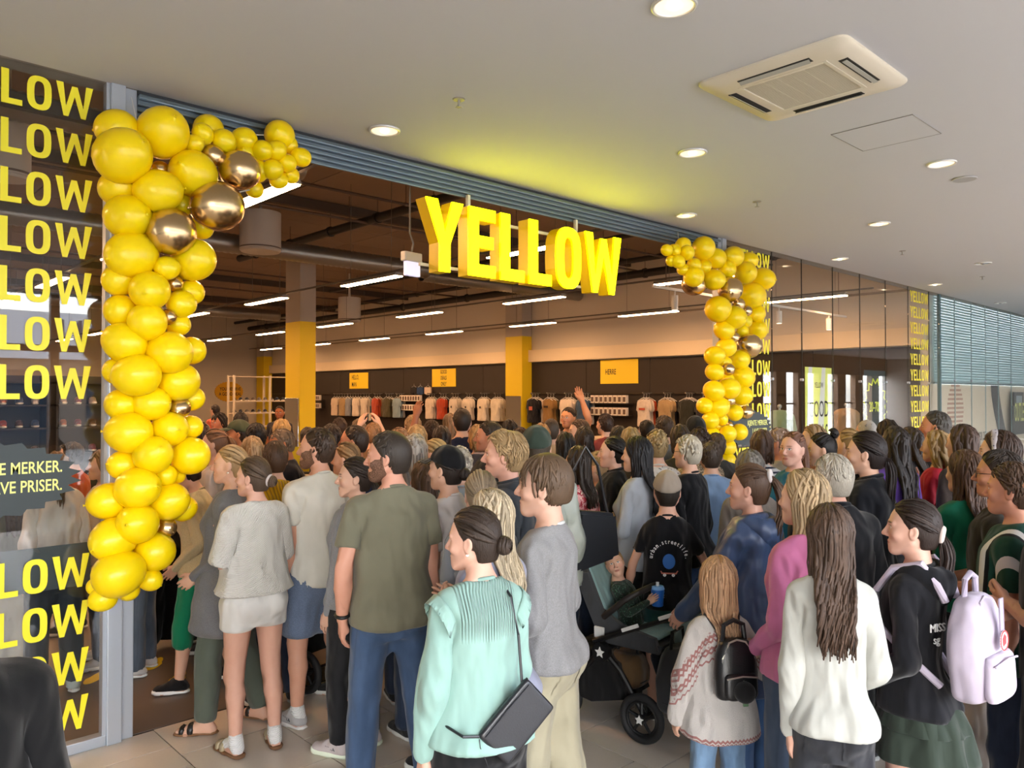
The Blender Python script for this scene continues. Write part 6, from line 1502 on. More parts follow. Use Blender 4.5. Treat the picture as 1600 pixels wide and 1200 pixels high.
# the front row, left to right
k1 = P_(398, 712, 4.40, 22, 'f', ('lowbun', '5a4430'), ('shawl', 'e6e3dc', 'knit'), ('hotshorts', 'eceae5'), 'person from behind in white knit sweater, white shorts and sandals', shoes=('sandal', 'b8a888', '6e4c30'), socks='f2f2f2', pose=dict(hyaw=38, armL=FOLD, armR=FOLD_R, legL=(3, 3, 2)), extras=[('scrunchie', 'd8ccc8', 'low')], seed=3, tone='dfb09a')
P_(360, 692, 4.71, 65, 'f', ('lowpony', 'b8925c'), ('tunic', '6c6c6e', 'melange'), ('slim', '5f675c'), 'person with swept-back blonde hair, long grey knit, sage trousers and black sandals', shoes=('sandal', '1c1a1a', '7a5636'), pose=dict(hyaw=14, armL=BEND, armR=BEND, legL=(10, 4, 2), legR=(-8, 4, 2)), extras=[('earring',)], seed=4)
P_(316, 712, 5.35, 72, 'f', ('short', '2c1a14'), ('knit', 'cdc29a', 'melange'), ('capri', '10805a'), 'person with short dark hair bending forward in cream sweater and green capri leggings', shoes=('sneaker', '17171a', 'f0f0ee'), pose=dict(lean=9, hpitch=-18, armL=BEND, armR=BEND, legL=(12, 4, 2), legR=(-10, 6, 2)), extras=[('glasses',)], seed=8, H=1.60)
k4 = P_(497, 668, 4.78, 32, 'm', ('short', '46301f'), ('tee', 'e2dfd4'), ('shorts', '66758f', 'melange'), 'bearded person in off-white T-shirt, blue-grey shorts and grey running shoes', shoes=('sneaker', 'b4b2b2', 'd0cecc'), socks='eeeeee', pose=dict(hyaw=42, armL=HANG, armR=((.12, .0, -1), (-.1, .5, -.8)), legL=(4, 2, 3), legR=(-3, 3, 3)), extras=[('beard', '5c402c'), ('wrist', '2a2c30', 'L', 'watch')], seed=1, tone='d8a48a')
k5 = P_(556, 713, 4.41, 48, 'f', ('lowpony', '32241c'), ('hoodie', '8a8b8f', 'melange'), ('slim', '18191d', 'denim'), 'person in grey hooded sweatshirt and tight black jeans with pale trainers', shoes=('sneaker', 'cfc4c4', 'dce6d2'), pose=dict(hyaw=42, armL=((.10, -.02, -1), (.02, .30, -1)), armR=HANG, legL=(4, 2, 2)), seed=2, tone='e2b8a0')
k6 = P_(612, 672, 3.93, 14, 'm', ('crop', '3c3128'), ('tee', '817f6b'), ('jeans', '435a7c', 'denim'), 'bearded person in olive T-shirt and blue jeans, hand in pocket', pose=dict(hyaw=62, hpitch=-3, armL=POCKET, armR=HANG, legL=(3, 3, 5), legR=(-4, 4, 6)), extras=[('beard', '5a4434'), ('wrist', '121214', 'L', 'watch')], seed=5, tone='dfa78f', shoes=('sneaker', '1a1a1e', '2a2a2a'))
k7 = P_(746, 790, 2.71, 24, 'f', ('lowbun', '3a2a1e'), ('blouse', 'a0c6bc', 'pleat'), ('wide', '0d0e12'), 'person in mint pleated blouse and black trousers, nearest the sign', pose=dict(hyaw=44, hpitch=-4, armL=((.20, -.06, -1), (.08, .16, -1)), armR=FRONT), seed=7, tone='e8baa4', extras=[('earring',)], shoes=('sneaker', '1a1a1a', '1a1a1a'), bust=1.2, build=.96)
P_(852, 708, 3.43, 62, 'g', ('bowl', '6b5138'), ('sweat', '89898b', 'melange'), ('chinos', 'b2ab92'), 'teenager with fringe in grey sweatshirt and wide khaki trousers', pose=dict(hyaw=18, armL=BEND, armR=BEND, legL=(4, 3, 3), legR=(-4, 3, 3)), seed=9, tone='e6bca6', collar='dfe4e4', extras=[])
P_(766, 765, 3.11, 42, 'f', ('longstraight', 'cfb994'), ('knit', 'a2a6bd'), ('jeans', '42628f', 'denim'), 'person with long straight blonde hair right behind the mint blouse', shoes=('sneaker', 'e6e4e2', 'f0f0ee'), pose=dict(hyaw=10, armL=PHONE, armR=PHONE), seed=10)
P_(789, 672, 4.07, 82, 'm', ('quiff', 'b8935c'), ('jacket', '3b4046'), DK, 'blond person in dark grey jacket seen in left profile', pose=dict(hyaw=2, armL=HANG, armR=HANG), seed=6, tone='e8b49e', extras=[('hood', '3b4046')])
P_(838, 667, 4.70, 2, 'm', ('crop', '4a3c2c'), ('jacket', 'a9b0a6', 'shiny'), NV, 'person from behind in dark green cap and pale shiny jacket', extras=[('cap', '37443a', '37443a')], seed=11)
k12 = P_(1042, 732, 4.86, 4, 'g', ('crop', '2e241c'), ('tee', '14151a'), ('shorts', '2f5c5a'), 'child in beige cap and black T-shirt holding hands with the blue raincoat', extras=[('cap', 'a89a8c', 'a06058'), ('wrist', 'e8742c', 'L')], pose=dict(armL=((.42, .12, -1), (.16, .30, -1)), armR=((.55, .12, -1), (.75, .35, -1))), seed=12, tone='e4b49c', H=1.52)
k13 = P_(1170, 724, 3.83, 58, 'f', ('ponytail', '5e4028'), ('rain', '43577c', 'shiny'), ('jeans', '41608c', 'denim'), 'person with brown ponytail in long blue raincoat, arm stretched to the child', pose=dict(hyaw=22, armL=((.10, .50, -1), (.0, .75, -.75)), armR=BEND), seed=13, tone='e0b09a', extras=[('wrist', 'd8d0c0', 'L', 'watch'), ('scrunchie', 'e8e0dc', 'high')])
P_(1256, 734, 3.24, 42, 'f', ('longstraight', 'bb9c6e'), ('sweat', 'd87eaa'), ('jeans', '46566e', 'denim'), 'person with long blonde hair in pink sweatshirt and jeans', pose=dict(hyaw=20, armL=BEND, armR=HANG), seed=14)
k14 = P_(1296, 788, 2.84, 8, 'f', ('longwavy', '553d2c'), ('sweat', 'c6c7c0'), ('slim', '2b2d33', 'denim'), 'person from behind with long wavy brown hair and off-white sweatshirt', pose=dict(hyaw=6, armL=((.10, -.10, -1), (.02, .10, -1)), armR=((.18, .05, -1), (-.35, .65, -.5))), seed=15, tone='e2b49e', build=.88)
k16 = P_(1425, 785, 3.01, 66, 'f', ('lowpony', '33231c'), ('hoodie', '14151b'), ('tier', '343f36'), 'child in black hooded sweatshirt and dark green tiered skirt', pose=dict(hyaw=22, armL=BEND, armR=HANG), extras=[('scrunchie', 'e6d4cc', 'low')], seed=16, tone='e8bca8', H=1.60, build=.88, bust=.4)
k17 = P_(1120, 878, 3.51, 26, 'c', ('longwavy', 'c8986a'), ('childknit', 'e8e2de', 'nordic', 'a87470'), ('jeans', '7fa0c4', 'denim'), 'small blonde child in white patterned knit sweater', pose=dict(armL=((.30, .0, -1), (.10, .22, -1)), armR=((.62, .25, -1), (.80, .55, -.7)), hyaw=-16), seed=17, H=1.27)
P_(1206, 906, 4.19, 112, 'c', ('crop', 'c9a878'), ('tee', '14161a'), ('shorts', 'a88a5c', 'camo', '2c2a24', '6a5a3c'), 'toddler in black T-shirt and camouflage shorts peeping past the pink sweatshirt', shoes=('sneaker', '16161a', '1c1c1c'), socks='e8e4e4', pose=dict(hyaw=20), seed=18, lod=0)
P_(1300, 709, 3.83, 32, 'm', ('short', 'bcb2a0'), ('jacket', '12141a'), DK, 'person with short silver hair in black jacket', pose=dict(hyaw=10), seed=20, tone='dca890')
P_(1507, 704, 4.28, 42, 'f', ('longwavy', '5e3f2a'), ('sweat', '14795a'), DK, 'person with long auburn hair in bright green sweater', pose=dict(hyaw=10, armL=BEND, armR=BEND), seed=21, build=1.08)
P_(1580, 722, 3.46, 82, 'm', ('short', '5e4430'), ('tee', '1d4a3c', 'panel', 'dcd8d2', '101214'), NV, 'person in green shirt with white and black stripes at right edge', pose=dict(hyaw=-4, armL=HANG, armR=HANG), seed=22, tone='d89c80')
P_(1560, 702, 3.88, 84, 'm', ('short', '30241c'), ('tee', '302e2a'), ('chinos', 'cfc7be'), 'person with glasses in dark olive T-shirt and white trousers', pose=dict(hyaw=0, armL=HOLD, armR=HOLD, legL=(6, 2, 2), legR=(-6, 3, 2)), extras=[('glasses',), ('wrist', '1a1a1a', 'L', 'watch')], shoes=('sneaker', 'd4d2d2', 'e4e4e2'), seed=23, tone='c88f72')
P_(1655, 700, 3.06, 80, 'm', ('crop', '2a221c'), ('slimtee', '121319'), ('wide', '14161d'), 'person all in black cut by the right edge, hands clasped', H=1.79, pose=dict(armL=FOLD, armR=FOLD_R), seed=24, lod=0, tone='e0ac94')
P_(-108, 840, 1.62, 10, 'm', ('crop', '201a16'), ('jacket', '0b0b0d'), ('jeans', '101012'), 'person in black whose shoulder fills the lower left corner', H=1.70, seed=25, lod=0)

# second rank, right of the sign
P_(1462, 673, 5.93, 72, 'f', ('curly', 'bb965e'), ('tee', 'cc2a40'), ('slim', 'c03040'), 'person with curly blonde hair in red T-shirt, hand at chin', pose=dict(hyaw=0, armL=FOLD, armR=((.05, .35, -1), (-.30, .45, 1))), seed=26)
P_(1397, 667, 5.57, 42, 'f', ('longwavy', '261a16'), ('sweat', '6c4cae'), DK, 'person with very long dark hair in purple sweater', pose=dict(hyaw=8), seed=27)
P_(1352, 673, 4.42, 72, 'f', ('lowpony', '281a16'), ('jacket', '10121a'), DK, 'person with dark tied hair in black coat, left profile', pose=dict(hyaw=10), seed=28)
P_(1327, 669, 5.99, 40, 'f', ('ponytail', 'a8844e'), ('jacket', '1c1c1e'), DK, 'person with blonde ponytail in dark jacket before the shop poster', pose=dict(hyaw=10), seed=29)
P_(1287, 676, 5.72, 88, 'f', ('bun', '1c1412'), ('knit', '6c6e68'), DK, 'person with dark hair bun, face in left profile under the yellow poster', pose=dict(hyaw=6, hpitch=-8), seed=30)
P_(1238, 674, 5.47, 138, 'f', ('ponytail', '7a4c34'), ('sweat', '22749c'), DK, 'person in teal sweater turning the face towards us', pose=dict(hyaw=8), seed=31, tone='e0b09c')
P_(1270, 664, 6.39, 104, 'f', ('longback', 'a8855a'), ('knit', '94624a'), NV, 'person with straight fair hair just left of the dark bun', seed=32)
P_(1216, 668, 6.19, 60, 'm', ('thin', 'b09080'), ('jacket', 'a79c8a'), DK, 'bald person in beige jacket behind the teal sweater', pose=dict(hyaw=16), seed=33, tone='d89a80')
P_(1190, 672, 5.86, 8, 'f', ('bob', '5c4030'), ('long', 'e6e6e6', 'hstripe', '2c3044'), NV, 'person with brown bob and striped top by the right garland', seed=34)
P_(1170, 703, 4.70, 22, 'f', ('bob', '7c756c'), ('knit', '8a8078'), NV, 'person with grey bob behind the blue raincoat', seed=35)
P_(1560, 674, 4.51, 86, 'f', ('longback', '3c2619'), ('jacket', '202226'), DK, 'person with dark hair and patterned headband near right edge', extras=[('headband', 'b8b0b4', 'print', '4a4a64')], seed=36)
P_(1461, 642, 6.56, 84, 'm', ('short', '4b453f'), ('jacket', '2b2b30'), NV, 'tall person with grey cropped hair by the far lettering', seed=37, tone='c88a70')
P_(1503, 664, 5.53, 38, 'f', ('longback', '4c3428'), ('knit', '3a302d'), DK, 'person with mid-brown hair before the hoarding', pose=dict(hyaw=20), seed=38)
P_(1353, 655, 7.28, 40, 'm', ('buzz', 'c8c0b8'), ('tee', 'e2dcd6'), NV, 'balding white-haired person far behind the black coat', seed=39, tone='e0a898')
P_(1386, 656, 6.87, 30, 'f', ('bob', '2c1e16'), ('knit', '2a2426'), NV, 'person with dark bob behind the purple sweater', seed=40)
P_(1420, 668, 6.33, 70, 'f', ('long', '3a2a20'), ('jacket', '24262c'), NV, 'person with dark hair between purple sweater and red T-shirt', seed=93)
P_(995, 683, 5.30, 62, 'f', ('longback', '141218'), ('long', 'bcc4d0'), ('slim', '121318', 'denim'), 'person with long black hair in pale blue shirt, arms folded', pose=dict(hyaw=6, armL=FOLD, armR=FOLD_R), seed=41, lod=0)
P_(957, 681, 5.72, 84, 'f', ('lowbun', '1c1614'), ('jacket', '111215'), DK, 'person with dark hair in black beside the pale blue shirt, left profile', seed=42, tone='e6bca8')
P_(934, 707, 6.12, 66, 'g', ('crop', 'c6a470'), ('tee', '3c444e', 'tiedye', '7c8894', '2a3038'), ('shorts', '3a3e48'), 'blond child in grey tie-dye T-shirt beside black tote', seed=43, H=1.56)
P_(1074, 679, 5.44, 56, 'f', ('short', 'c9bda6'), ('knit', '101116'), ('jeans', '3a5a88', 'denim'), 'person with short ash-blond hair and glasses in black sweater', extras=[('glasses',)], seed=44)
P_(1026, 672, 5.92, 14, 'f', ('curlyshort', 'b4945c'), ('blouse', 'e4e0dc', 'print', '3a3a3c'), NV, 'person with curly blond hair in white speckled blouse', seed=45)
P_(1093, 668, 6.16, 8, 'f', ('curlyshort', '3e2a22'), ('knit', 'c8b8a4', 'leopard', '201a18'), BL, 'person with dark curls in leopard pattern top by the right garland', seed=46)
P_(1110, 688, 5.76, 12, 'm', ('short', '4a3a2e'), ('tee', '86a4cc'), NV, 'person in light blue shirt half behind the right garland', seed=47, H=1.66)
P_(912, 667, 6.81, 18, 'f', ('bob', '2c1e18'), ('knit', '3c1b28'), NV, 'person with dark bob in maroon knit', seed=48)
P_(884, 676, 6.45, 4, 'f', ('long', '121015'), ('jacket', '17181b'), DK, 'person with straight black hair right of the green cap', seed=49)
P_(902, 698, 5.43, 50, 'f', ('long', '2c201a'), ('blouse', 'b23444', 'floral', 'd8a0a4', 'e8d8c8'), NV, 'person in red and pink floral blouse with shoulder bag', seed=50)
P_(861, 653, 7.70, 8, 'm', ('buzz', '4a3a2c'), ('tee', 'd8b898'), NV, 'person with cropped head and peach collar beyond the green cap', seed=51)
P_(845, 662, 6.97, 10, 'f', ('bob', 'b8803c'), ('knit', '4a3a30'), NV, 'person with ginger bob just behind the green cap', seed=52)
P_(812, 668, 7.34, 30, 'f', ('bob', '42291c'), ('knit', '2a2422'), NV, 'person with brown bob between blond head and green cap', seed=53)
P_(888, 636, 9.60, 150, 'm', ('crop', '3a2a1c'), ('tee', '1c1a1c'), NV, 'person in dark T-shirt waving a raised hand before the shirts', pose=dict(armL=((.55, .35, .75), (-.35, .1, 1))), seed=54, tone='d89a70')
P_(945, 646, 9.00, 40, 'm', ('short', '3a2418'), ('tee', '8a3a34'), NV, 'person with short dark hair under the HERRE sign, hand at ear', pose=dict(armL=((.3, .4, -.7), (-.3, .1, 1))), seed=55)
P_(905, 655, 8.40, 100, 'g', ('crop', '5a4028'), ('tee', '2a2c34'), NV, 'dark blond youth just right of the waving person', seed=56, H=1.74)
P_(966, 666, 7.06, 20, 'f', ('long', '171214'), ('knit', '241f22'), NV, 'person with straight black hair two heads behind the tie-dye child', seed=57)
P_(1010, 656, 8.06, 25, 'm', ('crop', '1c1512'), ('tee', '2a2c30'), NV, 'person with very dark cropped hair left of the brown-haired one', seed=58)
P_(1037, 649, 7.67, 30, 'm', ('short', '4c3524'), ('tee', '74767c'), NV, 'person with brown hair in grey T-shirt under the sand-coloured shirts', seed=59)
P_(1086, 651, 7.33, 20, 'm', ('crop', '1c1614'), ('tee', '2c2a2c'), NV, 'person in black cap beside the right garland', extras=[('cap', '1a1718', '1a1718')], seed=60)
P_(1062, 664, 6.60, 20, 'f', ('bob', '3a2a22'), ('knit', '4a4648'), NV, 'person with brown bob between grey T-shirt and black cap', seed=61)
P_(985, 668, 6.58, 20, 'f', ('bob', 'a88a5c'), ('knit', '5a5048'), NV, 'person with fair bob behind the two dark-haired profiles', seed=94)
P_(1118, 676, 6.94, 30, 'm', ('short', '5a4636'), ('jacket', '4a4c50'), NV, 'person behind the foot of the right garland', seed=95)

# second rank, left of the sign
P_(697, 698, 4.27, 58, 'f', ('lowbun', '2e211b'), ('tee', 'e6e2e2'), NV, 'person in black cap with low bun and white T-shirt', extras=[('cap', '131418', '131418')], seed=62)
P_(662, 719, 4.64, 26, 'f', ('longback', '5c3e26'), ('tee', 'c9c9cc'), NV, 'person with long brown hair between olive T-shirt and mint blouse', seed=63)
P_(717, 698, 5.00, 18, 'f', ('curlyshort', 'e2d9ca'), ('knit', 'a0aab4'), BL, 'person with fluffy white hair behind the black cap', seed=64)
P_(751, 734, 3.70, 8, 'f', ('lowbun', '9c8668'), ('tee', '8c9096'), NV, 'person with ash-blonde tied hair below the blond profile', seed=65)
P_(648, 677, 5.13, 6, 'f', ('longstraight', 'aaa096'), ('knit', '6a6e74'), NV, 'person with long silver-blonde hair right of the olive T-shirt', seed=66, H=1.74)
P_(679, 684, 5.65, 62, 'f', ('lowbun', 'c49e5e'), ('knit', '5c5046'), NV, 'person with streaked blonde bun above the black cap', seed=67)
P_(722, 643, 7.63, 4, 'm', ('crop', '2c1e16'), ('tee', '1c2747'), NV, 'broad dark-haired person from behind in navy T-shirt', build=1.15, seed=68, H=1.87)
P_(764, 657, 6.20, 84, 'm', ('crop', '3a2a20'), ('jacket', '1e1f24'), NV, 'person with cropped hair facing left behind the blond profile', seed=69, tone='c98a6c')
P_(553, 664, 5.95, 76, 'm', ('crop', '3c2819'), ('tee', '2a4c92'), NV, 'person in bright blue polo facing left', seed=70, tone='d08c68')
P_(541, 690, 5.35, 66, 'f', ('lowpony', '9c7442'), ('knit', '6a5238'), NV, 'person with golden brown tied hair before the blue polo', seed=71)
P_(517, 663, 6.62, 20, 'f', ('longback', '2a1a14'), ('knit', '201a1a'), NV, 'person with long dark hair behind the bearded pale T-shirt', seed=72)
P_(430, 689, 5.08, 12, 'f', ('short', '553a24'), ('knit', 'd9a914', 'cable'), NV, 'person with brown cropped hair in mustard cable-knit sweater', seed=73, lod=0)
P_(394, 682, 5.99, 16, 'f', ('bob', 'b8905c'), ('knit', '34343a'), NV, 'person with streaked blonde bob behind the swept-back blonde', seed=74)
P_(400, 661, 6.61, 14, 'm', ('short', '151116'), ('tee', '2a5a78'), NV, 'person with thick black hair left of the free-standing column', seed=75)
P_(372, 657, 7.27, 86, 'm', ('crop', '3a2a1e'), ('tee', '1c3a2c'), NV, 'person in olive cap facing left near the left garland', extras=[('cap', '4c523a', '4c523a')], seed=76, tone='cf8a60')
P_(335, 670, 6.18, 76, 'f', ('ponytail', '8c5c36'), ('tee', 'e6ddd6'), NV, 'person with auburn ponytail in white beside the left garland', seed=77)
P_(446, 669, 6.37, 96, 'm', ('thin', '8a6c50'), ('jacket', '1e1e26'), NV, 'grey-brown haired person facing left below the column', pose=dict(hpitch=-14), seed=78, tone='c07a50')
P_(440, 655, 7.63, 10, 'f', ('longback', 'd2a254'), ('knit', 'd88e98'), NV, 'person with golden hair in pink below the white rack', seed=79)
P_(312, 660, 6.93, 30, 'f', ('curly', '3a2418'), ('knit', '3a2a2a'), NV, 'person with bushy dark hair at the edge of the left garland', seed=80)
P_(336, 632, 16.50, 40, 'm', ('crop', '2a1a14'), ('tee', 'd0664a'), NV, 'distant person in orange shirt under the oval burst sign', seed=81)
P_(342, 645, 10.00, 130, 'f', ('bob', '2a1c16'), ('tee', 'd8c8bc'), NV, 'distant dark-haired person in white looking back from the barrier', seed=82, tone='cf8560')
P_(376, 644, 9.60, 10, 'm', ('short', '241a14'), ('tee', '24262a'), NV, 'distant person with dark curls left of the white rack', seed=83)
P_(437, 634, 14.50, 170, 'm', ('crop', '2a1e18'), ('tee', '2c2830'), NV, 'distant person in dark clothes beside the white rack', seed=84, tone='a8643c')
ph_ = P_(583, 660, 7.80, 6, 'm', ('short', 'b07a44'), ('tee', '8a6a50'), NV, 'ginger person holding a phone up with both hands', pose=dict(armL=((.05, .8, .30), (-.34, .35, 1)), armR=((.05, .8, .30), (-.34, .35, 1))), seed=85)
P_(606, 672, 7.00, 10, 'm', ('crop', '2a1c14'), ('tee', '4a3028'), NV, 'person stretching one bare arm up among the heads', pose=dict(armR=((.25, .35, .9), (.25, .15, 1))), seed=86, tone='9c6040')
P_(645, 648, 8.20, 10, 'm', ('short', 'b48c58'), ('tee', '4c9c30'), NV, 'fair-haired person in vivid green T-shirt', seed=87)
P_(623, 668, 6.21, 20, 'm', ('thin', 'c08450'), ('tee', '6a5040'), NV, 'person with thinning ginger hair behind the olive T-shirt', seed=88)
P_(651, 664, 6.60, 14, 'f', ('bob', 'c89c5c'), ('knit', '7a6a58'), NV, 'person with golden blonde bob next to the vivid green T-shirt', seed=89)
P_(674, 656, 7.87, 14, 'm', ('short', '3a2417'), ('tee', '4a3c34'), NV, 'brown-haired person left of the navy T-shirt', seed=90)
P_(690, 666, 6.96, 14, 'f', ('bob', '33211a'), ('knit', '3a2c2a'), NV, 'dark-haired person whose head nearly touches the navy shoulder', seed=91)
P_(703, 646, 9.60, 10, 'f', ('longback', '8a6844'), ('tee', 'e0cec0'), NV, 'distant person with long light brown hair in white top', seed=92)
P_(745, 664, 7.26, 30, 'f', ('bob', 'b88a48'), ('knit', '4a4448'), NV, 'person with golden hair right of the navy T-shirt', seed=96)
P_(530, 652, 9.20, 20, 'm', ('short', '4a3020'), ('tee', '5a4436'), NV, 'distant brown-haired person under the HELLO sign', seed=97)
P_(560, 655, 9.60, 30, 'f', ('bob', '8a6a48'), ('knit', '7a6048'), NV, 'distant fair person before the white wall shirts', seed=98)
P_(480, 668, 8.30, 30, 'f', ('bob', '3a2a20'), ('knit', '5a3c34'), NV, 'person with dark bob just right of the free-standing column', seed=99)
P_(795, 656, 8.60, 40, 'f', ('bob', '241a16'), ('knit', '2a2628'), NV, 'person with dark hair at the foot of the yellow pilaster', seed=100)

# behind the left glass and the left garland
P_(160, 703, 5.81, 92, 'f', ('bob', '8c6c4a'), ('tee', 'd9cfc4'), ('jeans', '3a4456', 'denim'), 'person with light brown bob in white, profile behind the left glass', shoes=('sneaker', 'd8d8d6', 'e8e8e4'), seed=101)
P_(88, 738, 5.23, 16, 'f', ('lowpony', '7a6048'), ('jacket', 'd8d4d0'), ('jeans', '39424c', 'denim'), 'person in white jacket with back to us behind the left glass', shoes=('sneaker', 'c8d4d4', 'e4e4e0'), seed=102, lod=0, H=1.62)
P_(18, 726, 5.37, 10, 'f', ('longback', '4a3628'), ('knit', '4a4834'), ('wide', 'c8bcaa'), 'person in olive knit and pale trousers behind far left glass', shoes=('sneaker', '6a6460', 'd8d4cc'), seed=103)
P_(112, 690, 6.60, 60, 'm', ('short', '3a2c20'), ('tee', 'b8502c'), NV, 'person in rust T-shirt behind the left glass slogan', seed=104)
P_(262, 705, 6.25, 40, 'f', ('longback', '2a2018'), ('jacket', '0f0f12'), ('wide', '0c0c0f'), 'person all in black behind the left garland', shoes=('sneaker', '141416', 'd8d8d6'), seed=105, pose=dict(legL=(8, 3, 3), legR=(-10, 4, 3)))
P_(222, 715, 5.64, 70, 'f', ('bob', '6a4e38'), ('long', 'c4bcb6', 'hstripe', '5a4a44'), ('jeans', '5a6472', 'denim'), 'person in striped top half hidden by the left garland', shoes=('sneaker', 'e2dcd8', 'ececea'), seed=106)
P_(292, 690, 7.60, 50, 'm', ('short', '2c2018'), ('tee', '4a4440'), ('jeans', '31405a', 'denim'), 'person in shadow behind the left garland', shoes=('sneaker', 'd8b4a4', 'e8dcd4'), seed=107)
# ruffles over the shoulders of the mint blouse, and its keyhole
def ruffle(k, s):
    V = []; Q = []; n = 40; m = 4
    for i in range(n):
        u = i/(n-1); a = -1.9+u*3.5; c = np.array([.168+.016*math.cos(a), -.014+.088*math.sin(a), 1.385+.085*math.cos(a)]); out = np.array([.9, .35*math.sin(a), .25*math.cos(a)-.2])
        for j in range(m):
            w = .004+.075*j/(m-1); p = c+out*w*.8+np.array([0, 0, -.022*j/(m-1)]); p = p+np.array([0, math.cos(a), -math.sin(a)])*.010*math.sin(i*1.9)*j/(m-1)
            V.append(p*[s, 1, 1])
    for i in range(n-1):
        for j in range(m-1): Q.append((i*m+j, i*m+j+1, (i+1)*m+j+1, (i+1)*m+j))
    t = Tmpl(np.array(V), np.array(Q), 'top'); o = k.wear('ruffle', t, cloth('a0c6bc'), parent=k.top); md = o.modifiers.new('thick', 'SOLIDIFY'); md.thickness = .003
for s in (1, -1): ruffle(k7, s)
# ---------------------------------------------------------------- what people carry and push
na, nb = onz(1003, 1162, 0), onz(878, 1126, 0)
hd_ = math.atan2(nb.y-na.y, nb.x-na.x)
# near rear wheel sits at local (-.33,-.29); solve for the origin
def place_pram(pt, rz, lx=-.33, ly=.24): c, s = math.cos(rz), math.sin(rz); return (pt.x-(c*lx-s*ly), pt.y-(s*lx+c*ly), 0)
prz = hd_-.05
pr1 = pram(place_pram(na, prz), prz, 'black pram with white star reflectors and a toddler seated in it')
pr2 = copytree(pr1); pr2['label'] = 'black pram behind the shorts of the bearded pale T-shirt'
for ch in list(pr2.children):
    if ch.name.startswith(('white_clip',)): bpy.data.objects.remove(ch)
w = onz(478, 1084, 0); pr2.rotation_euler = (0, 0, YAW+1.0); pr2.location = place_pram(w, YAW+1.0)
pr3 = copytree(pr1); pr3['label'] = 'black pram pushed by the person with white trousers'; q = onD(1330, 617, 5.0); pr3.location = (q.x, q.y, 0); pr3.rotation_euler = (0, 0, YAW+1.5)
PM = Matrix.Translation(pr1.location) @ Matrix.Rotation(prz, 4, 'Z')
# the toddler in it: sitting, facing the handle, head turned to the camera
_sit = PM @ Vector((-.15, 0, 0))
tod = person('toddler with fair hair sitting in the pram holding a blue cup', (_sit.x, _sit.y), .96, math.degrees(prz)+180, 'c', hair=('crop', 'b48c54'), top=('long', '2c3c34', 'print', '5a8a70'), legs=('leggings', '232630'), shoes=('sneaker', '2a2c34', '8a8c90'),
    pose=dict(lean=-20, hyaw=-56, hpitch=-2, legL=(74, 48, 8), legR=(74, 48, 8), armL=((.15, .35, -1), (-.25, .95, .25)), armR=((.15, .35, -1), (-.25, .95, .25))), lod=0, seed=2, lift=0)
_hip = tod.at((0, 0, .86), bone='pelvis'); _want = PM @ Vector((-.12, 0, .52)); tod.root.location = Vector(tod.root.location)+(_want-_hip); _off = _want-_hip
hL, hR = tod.at(hp(.09, 0, .03)*[-1, 1, 1])+_off, tod.at(hp(.09, 0, .03))+_off; c = (hL+hR)/2
cup = thing('drinking_cup', 'blue plastic cup with lid held by the toddler in the pram', 'cup', c-Vector((0, 0, .05))); cb = mat('cup_blue', '2a6cc8', .35); MB().cyl((0, 0, 0), (0, 0, .10), .034, 24, .040).build('beaker', cb, cup, smooth=True); MB().cyl((0, 0, .10), (0, 0, .118), .042, 24, .036).build('lid', mat('cup_lid', '7ab0e8', .35), cup, smooth=True); MB().cyl((0, .0, .118), (0, .0, .14), .010, 12).build('spout', mat('cup_white', 'e8ecf0', .35), cup, smooth=True)
MB().tube([(.036, 0, .085), (.062, 0, .075), (.062, 0, .035), (.036, 0, .025)], .006, 8).build('cup_handle', cb, cup, smooth=True)
# bags hung on the pram handle and lying in its basket
def sack(M, w, h, d, c, label, kind='bag'):
    t = thing('changing_bag', label, 'bag'); t.matrix_world = M
    f = Field(np.arange(-w*.7, w*.7, .012), np.arange(-d*.8, d*.8, .012), np.arange(-h*1.1, .05, .012)); f.loft([(-h, w*.40, d*.36, 0), (-h*.9, w*.48, d*.48, 0), (-h*.5, w*.50, d*.50, 0), (-h*.15, w*.42, d*.38, 0), (0, w*.34, d*.22, 0)], 0, 2.8)
    V, Q = f.mesh(); V = lap(V, Q, 2, .4); V = V+vnormals(V, Q)*wrinkle(V, 4, .006)[:, None]; add('bag_body', V, Q, cloth(c), t, V)
    MB().torus((0, 0, -h*.80), (0, 0, 1), w*.40, .004, 24, 6).build('seam', cloth('2c2e32'), t).scale = (1.22, d/w*1.18, 1); MB().tube([(-w*.3, 0, -.02), (-w*.22, 0, .09), (w*.22, 0, .09), (w*.3, 0, -.02)], .010, 8).build('bag_strap', cloth('1c1c1e'), t, smooth=True); return t
sack(PM @ Matrix.Translation((-.52, .17, .58)) @ Matrix.Rotation(math.pi/2, 4, 'Z'), .28, .36, .2, '3c3e43', 'dark grey bucket bag hanging from the pram handle')
sack(PM @ Matrix.Translation((-.10, .0, .42)), .24, .20, .28, '6a5238', 'brown bag stuffed in the pram basket')
sack(PM @ Matrix.Translation((-.50, .02, .72)) @ Matrix.Rotation(math.pi/2, 4, 'Z') @ Matrix.Rotation(.5, 4, 'Y'), .26, .20, .16, '8aa09e', 'pale green jacket bundled over the pram handle')
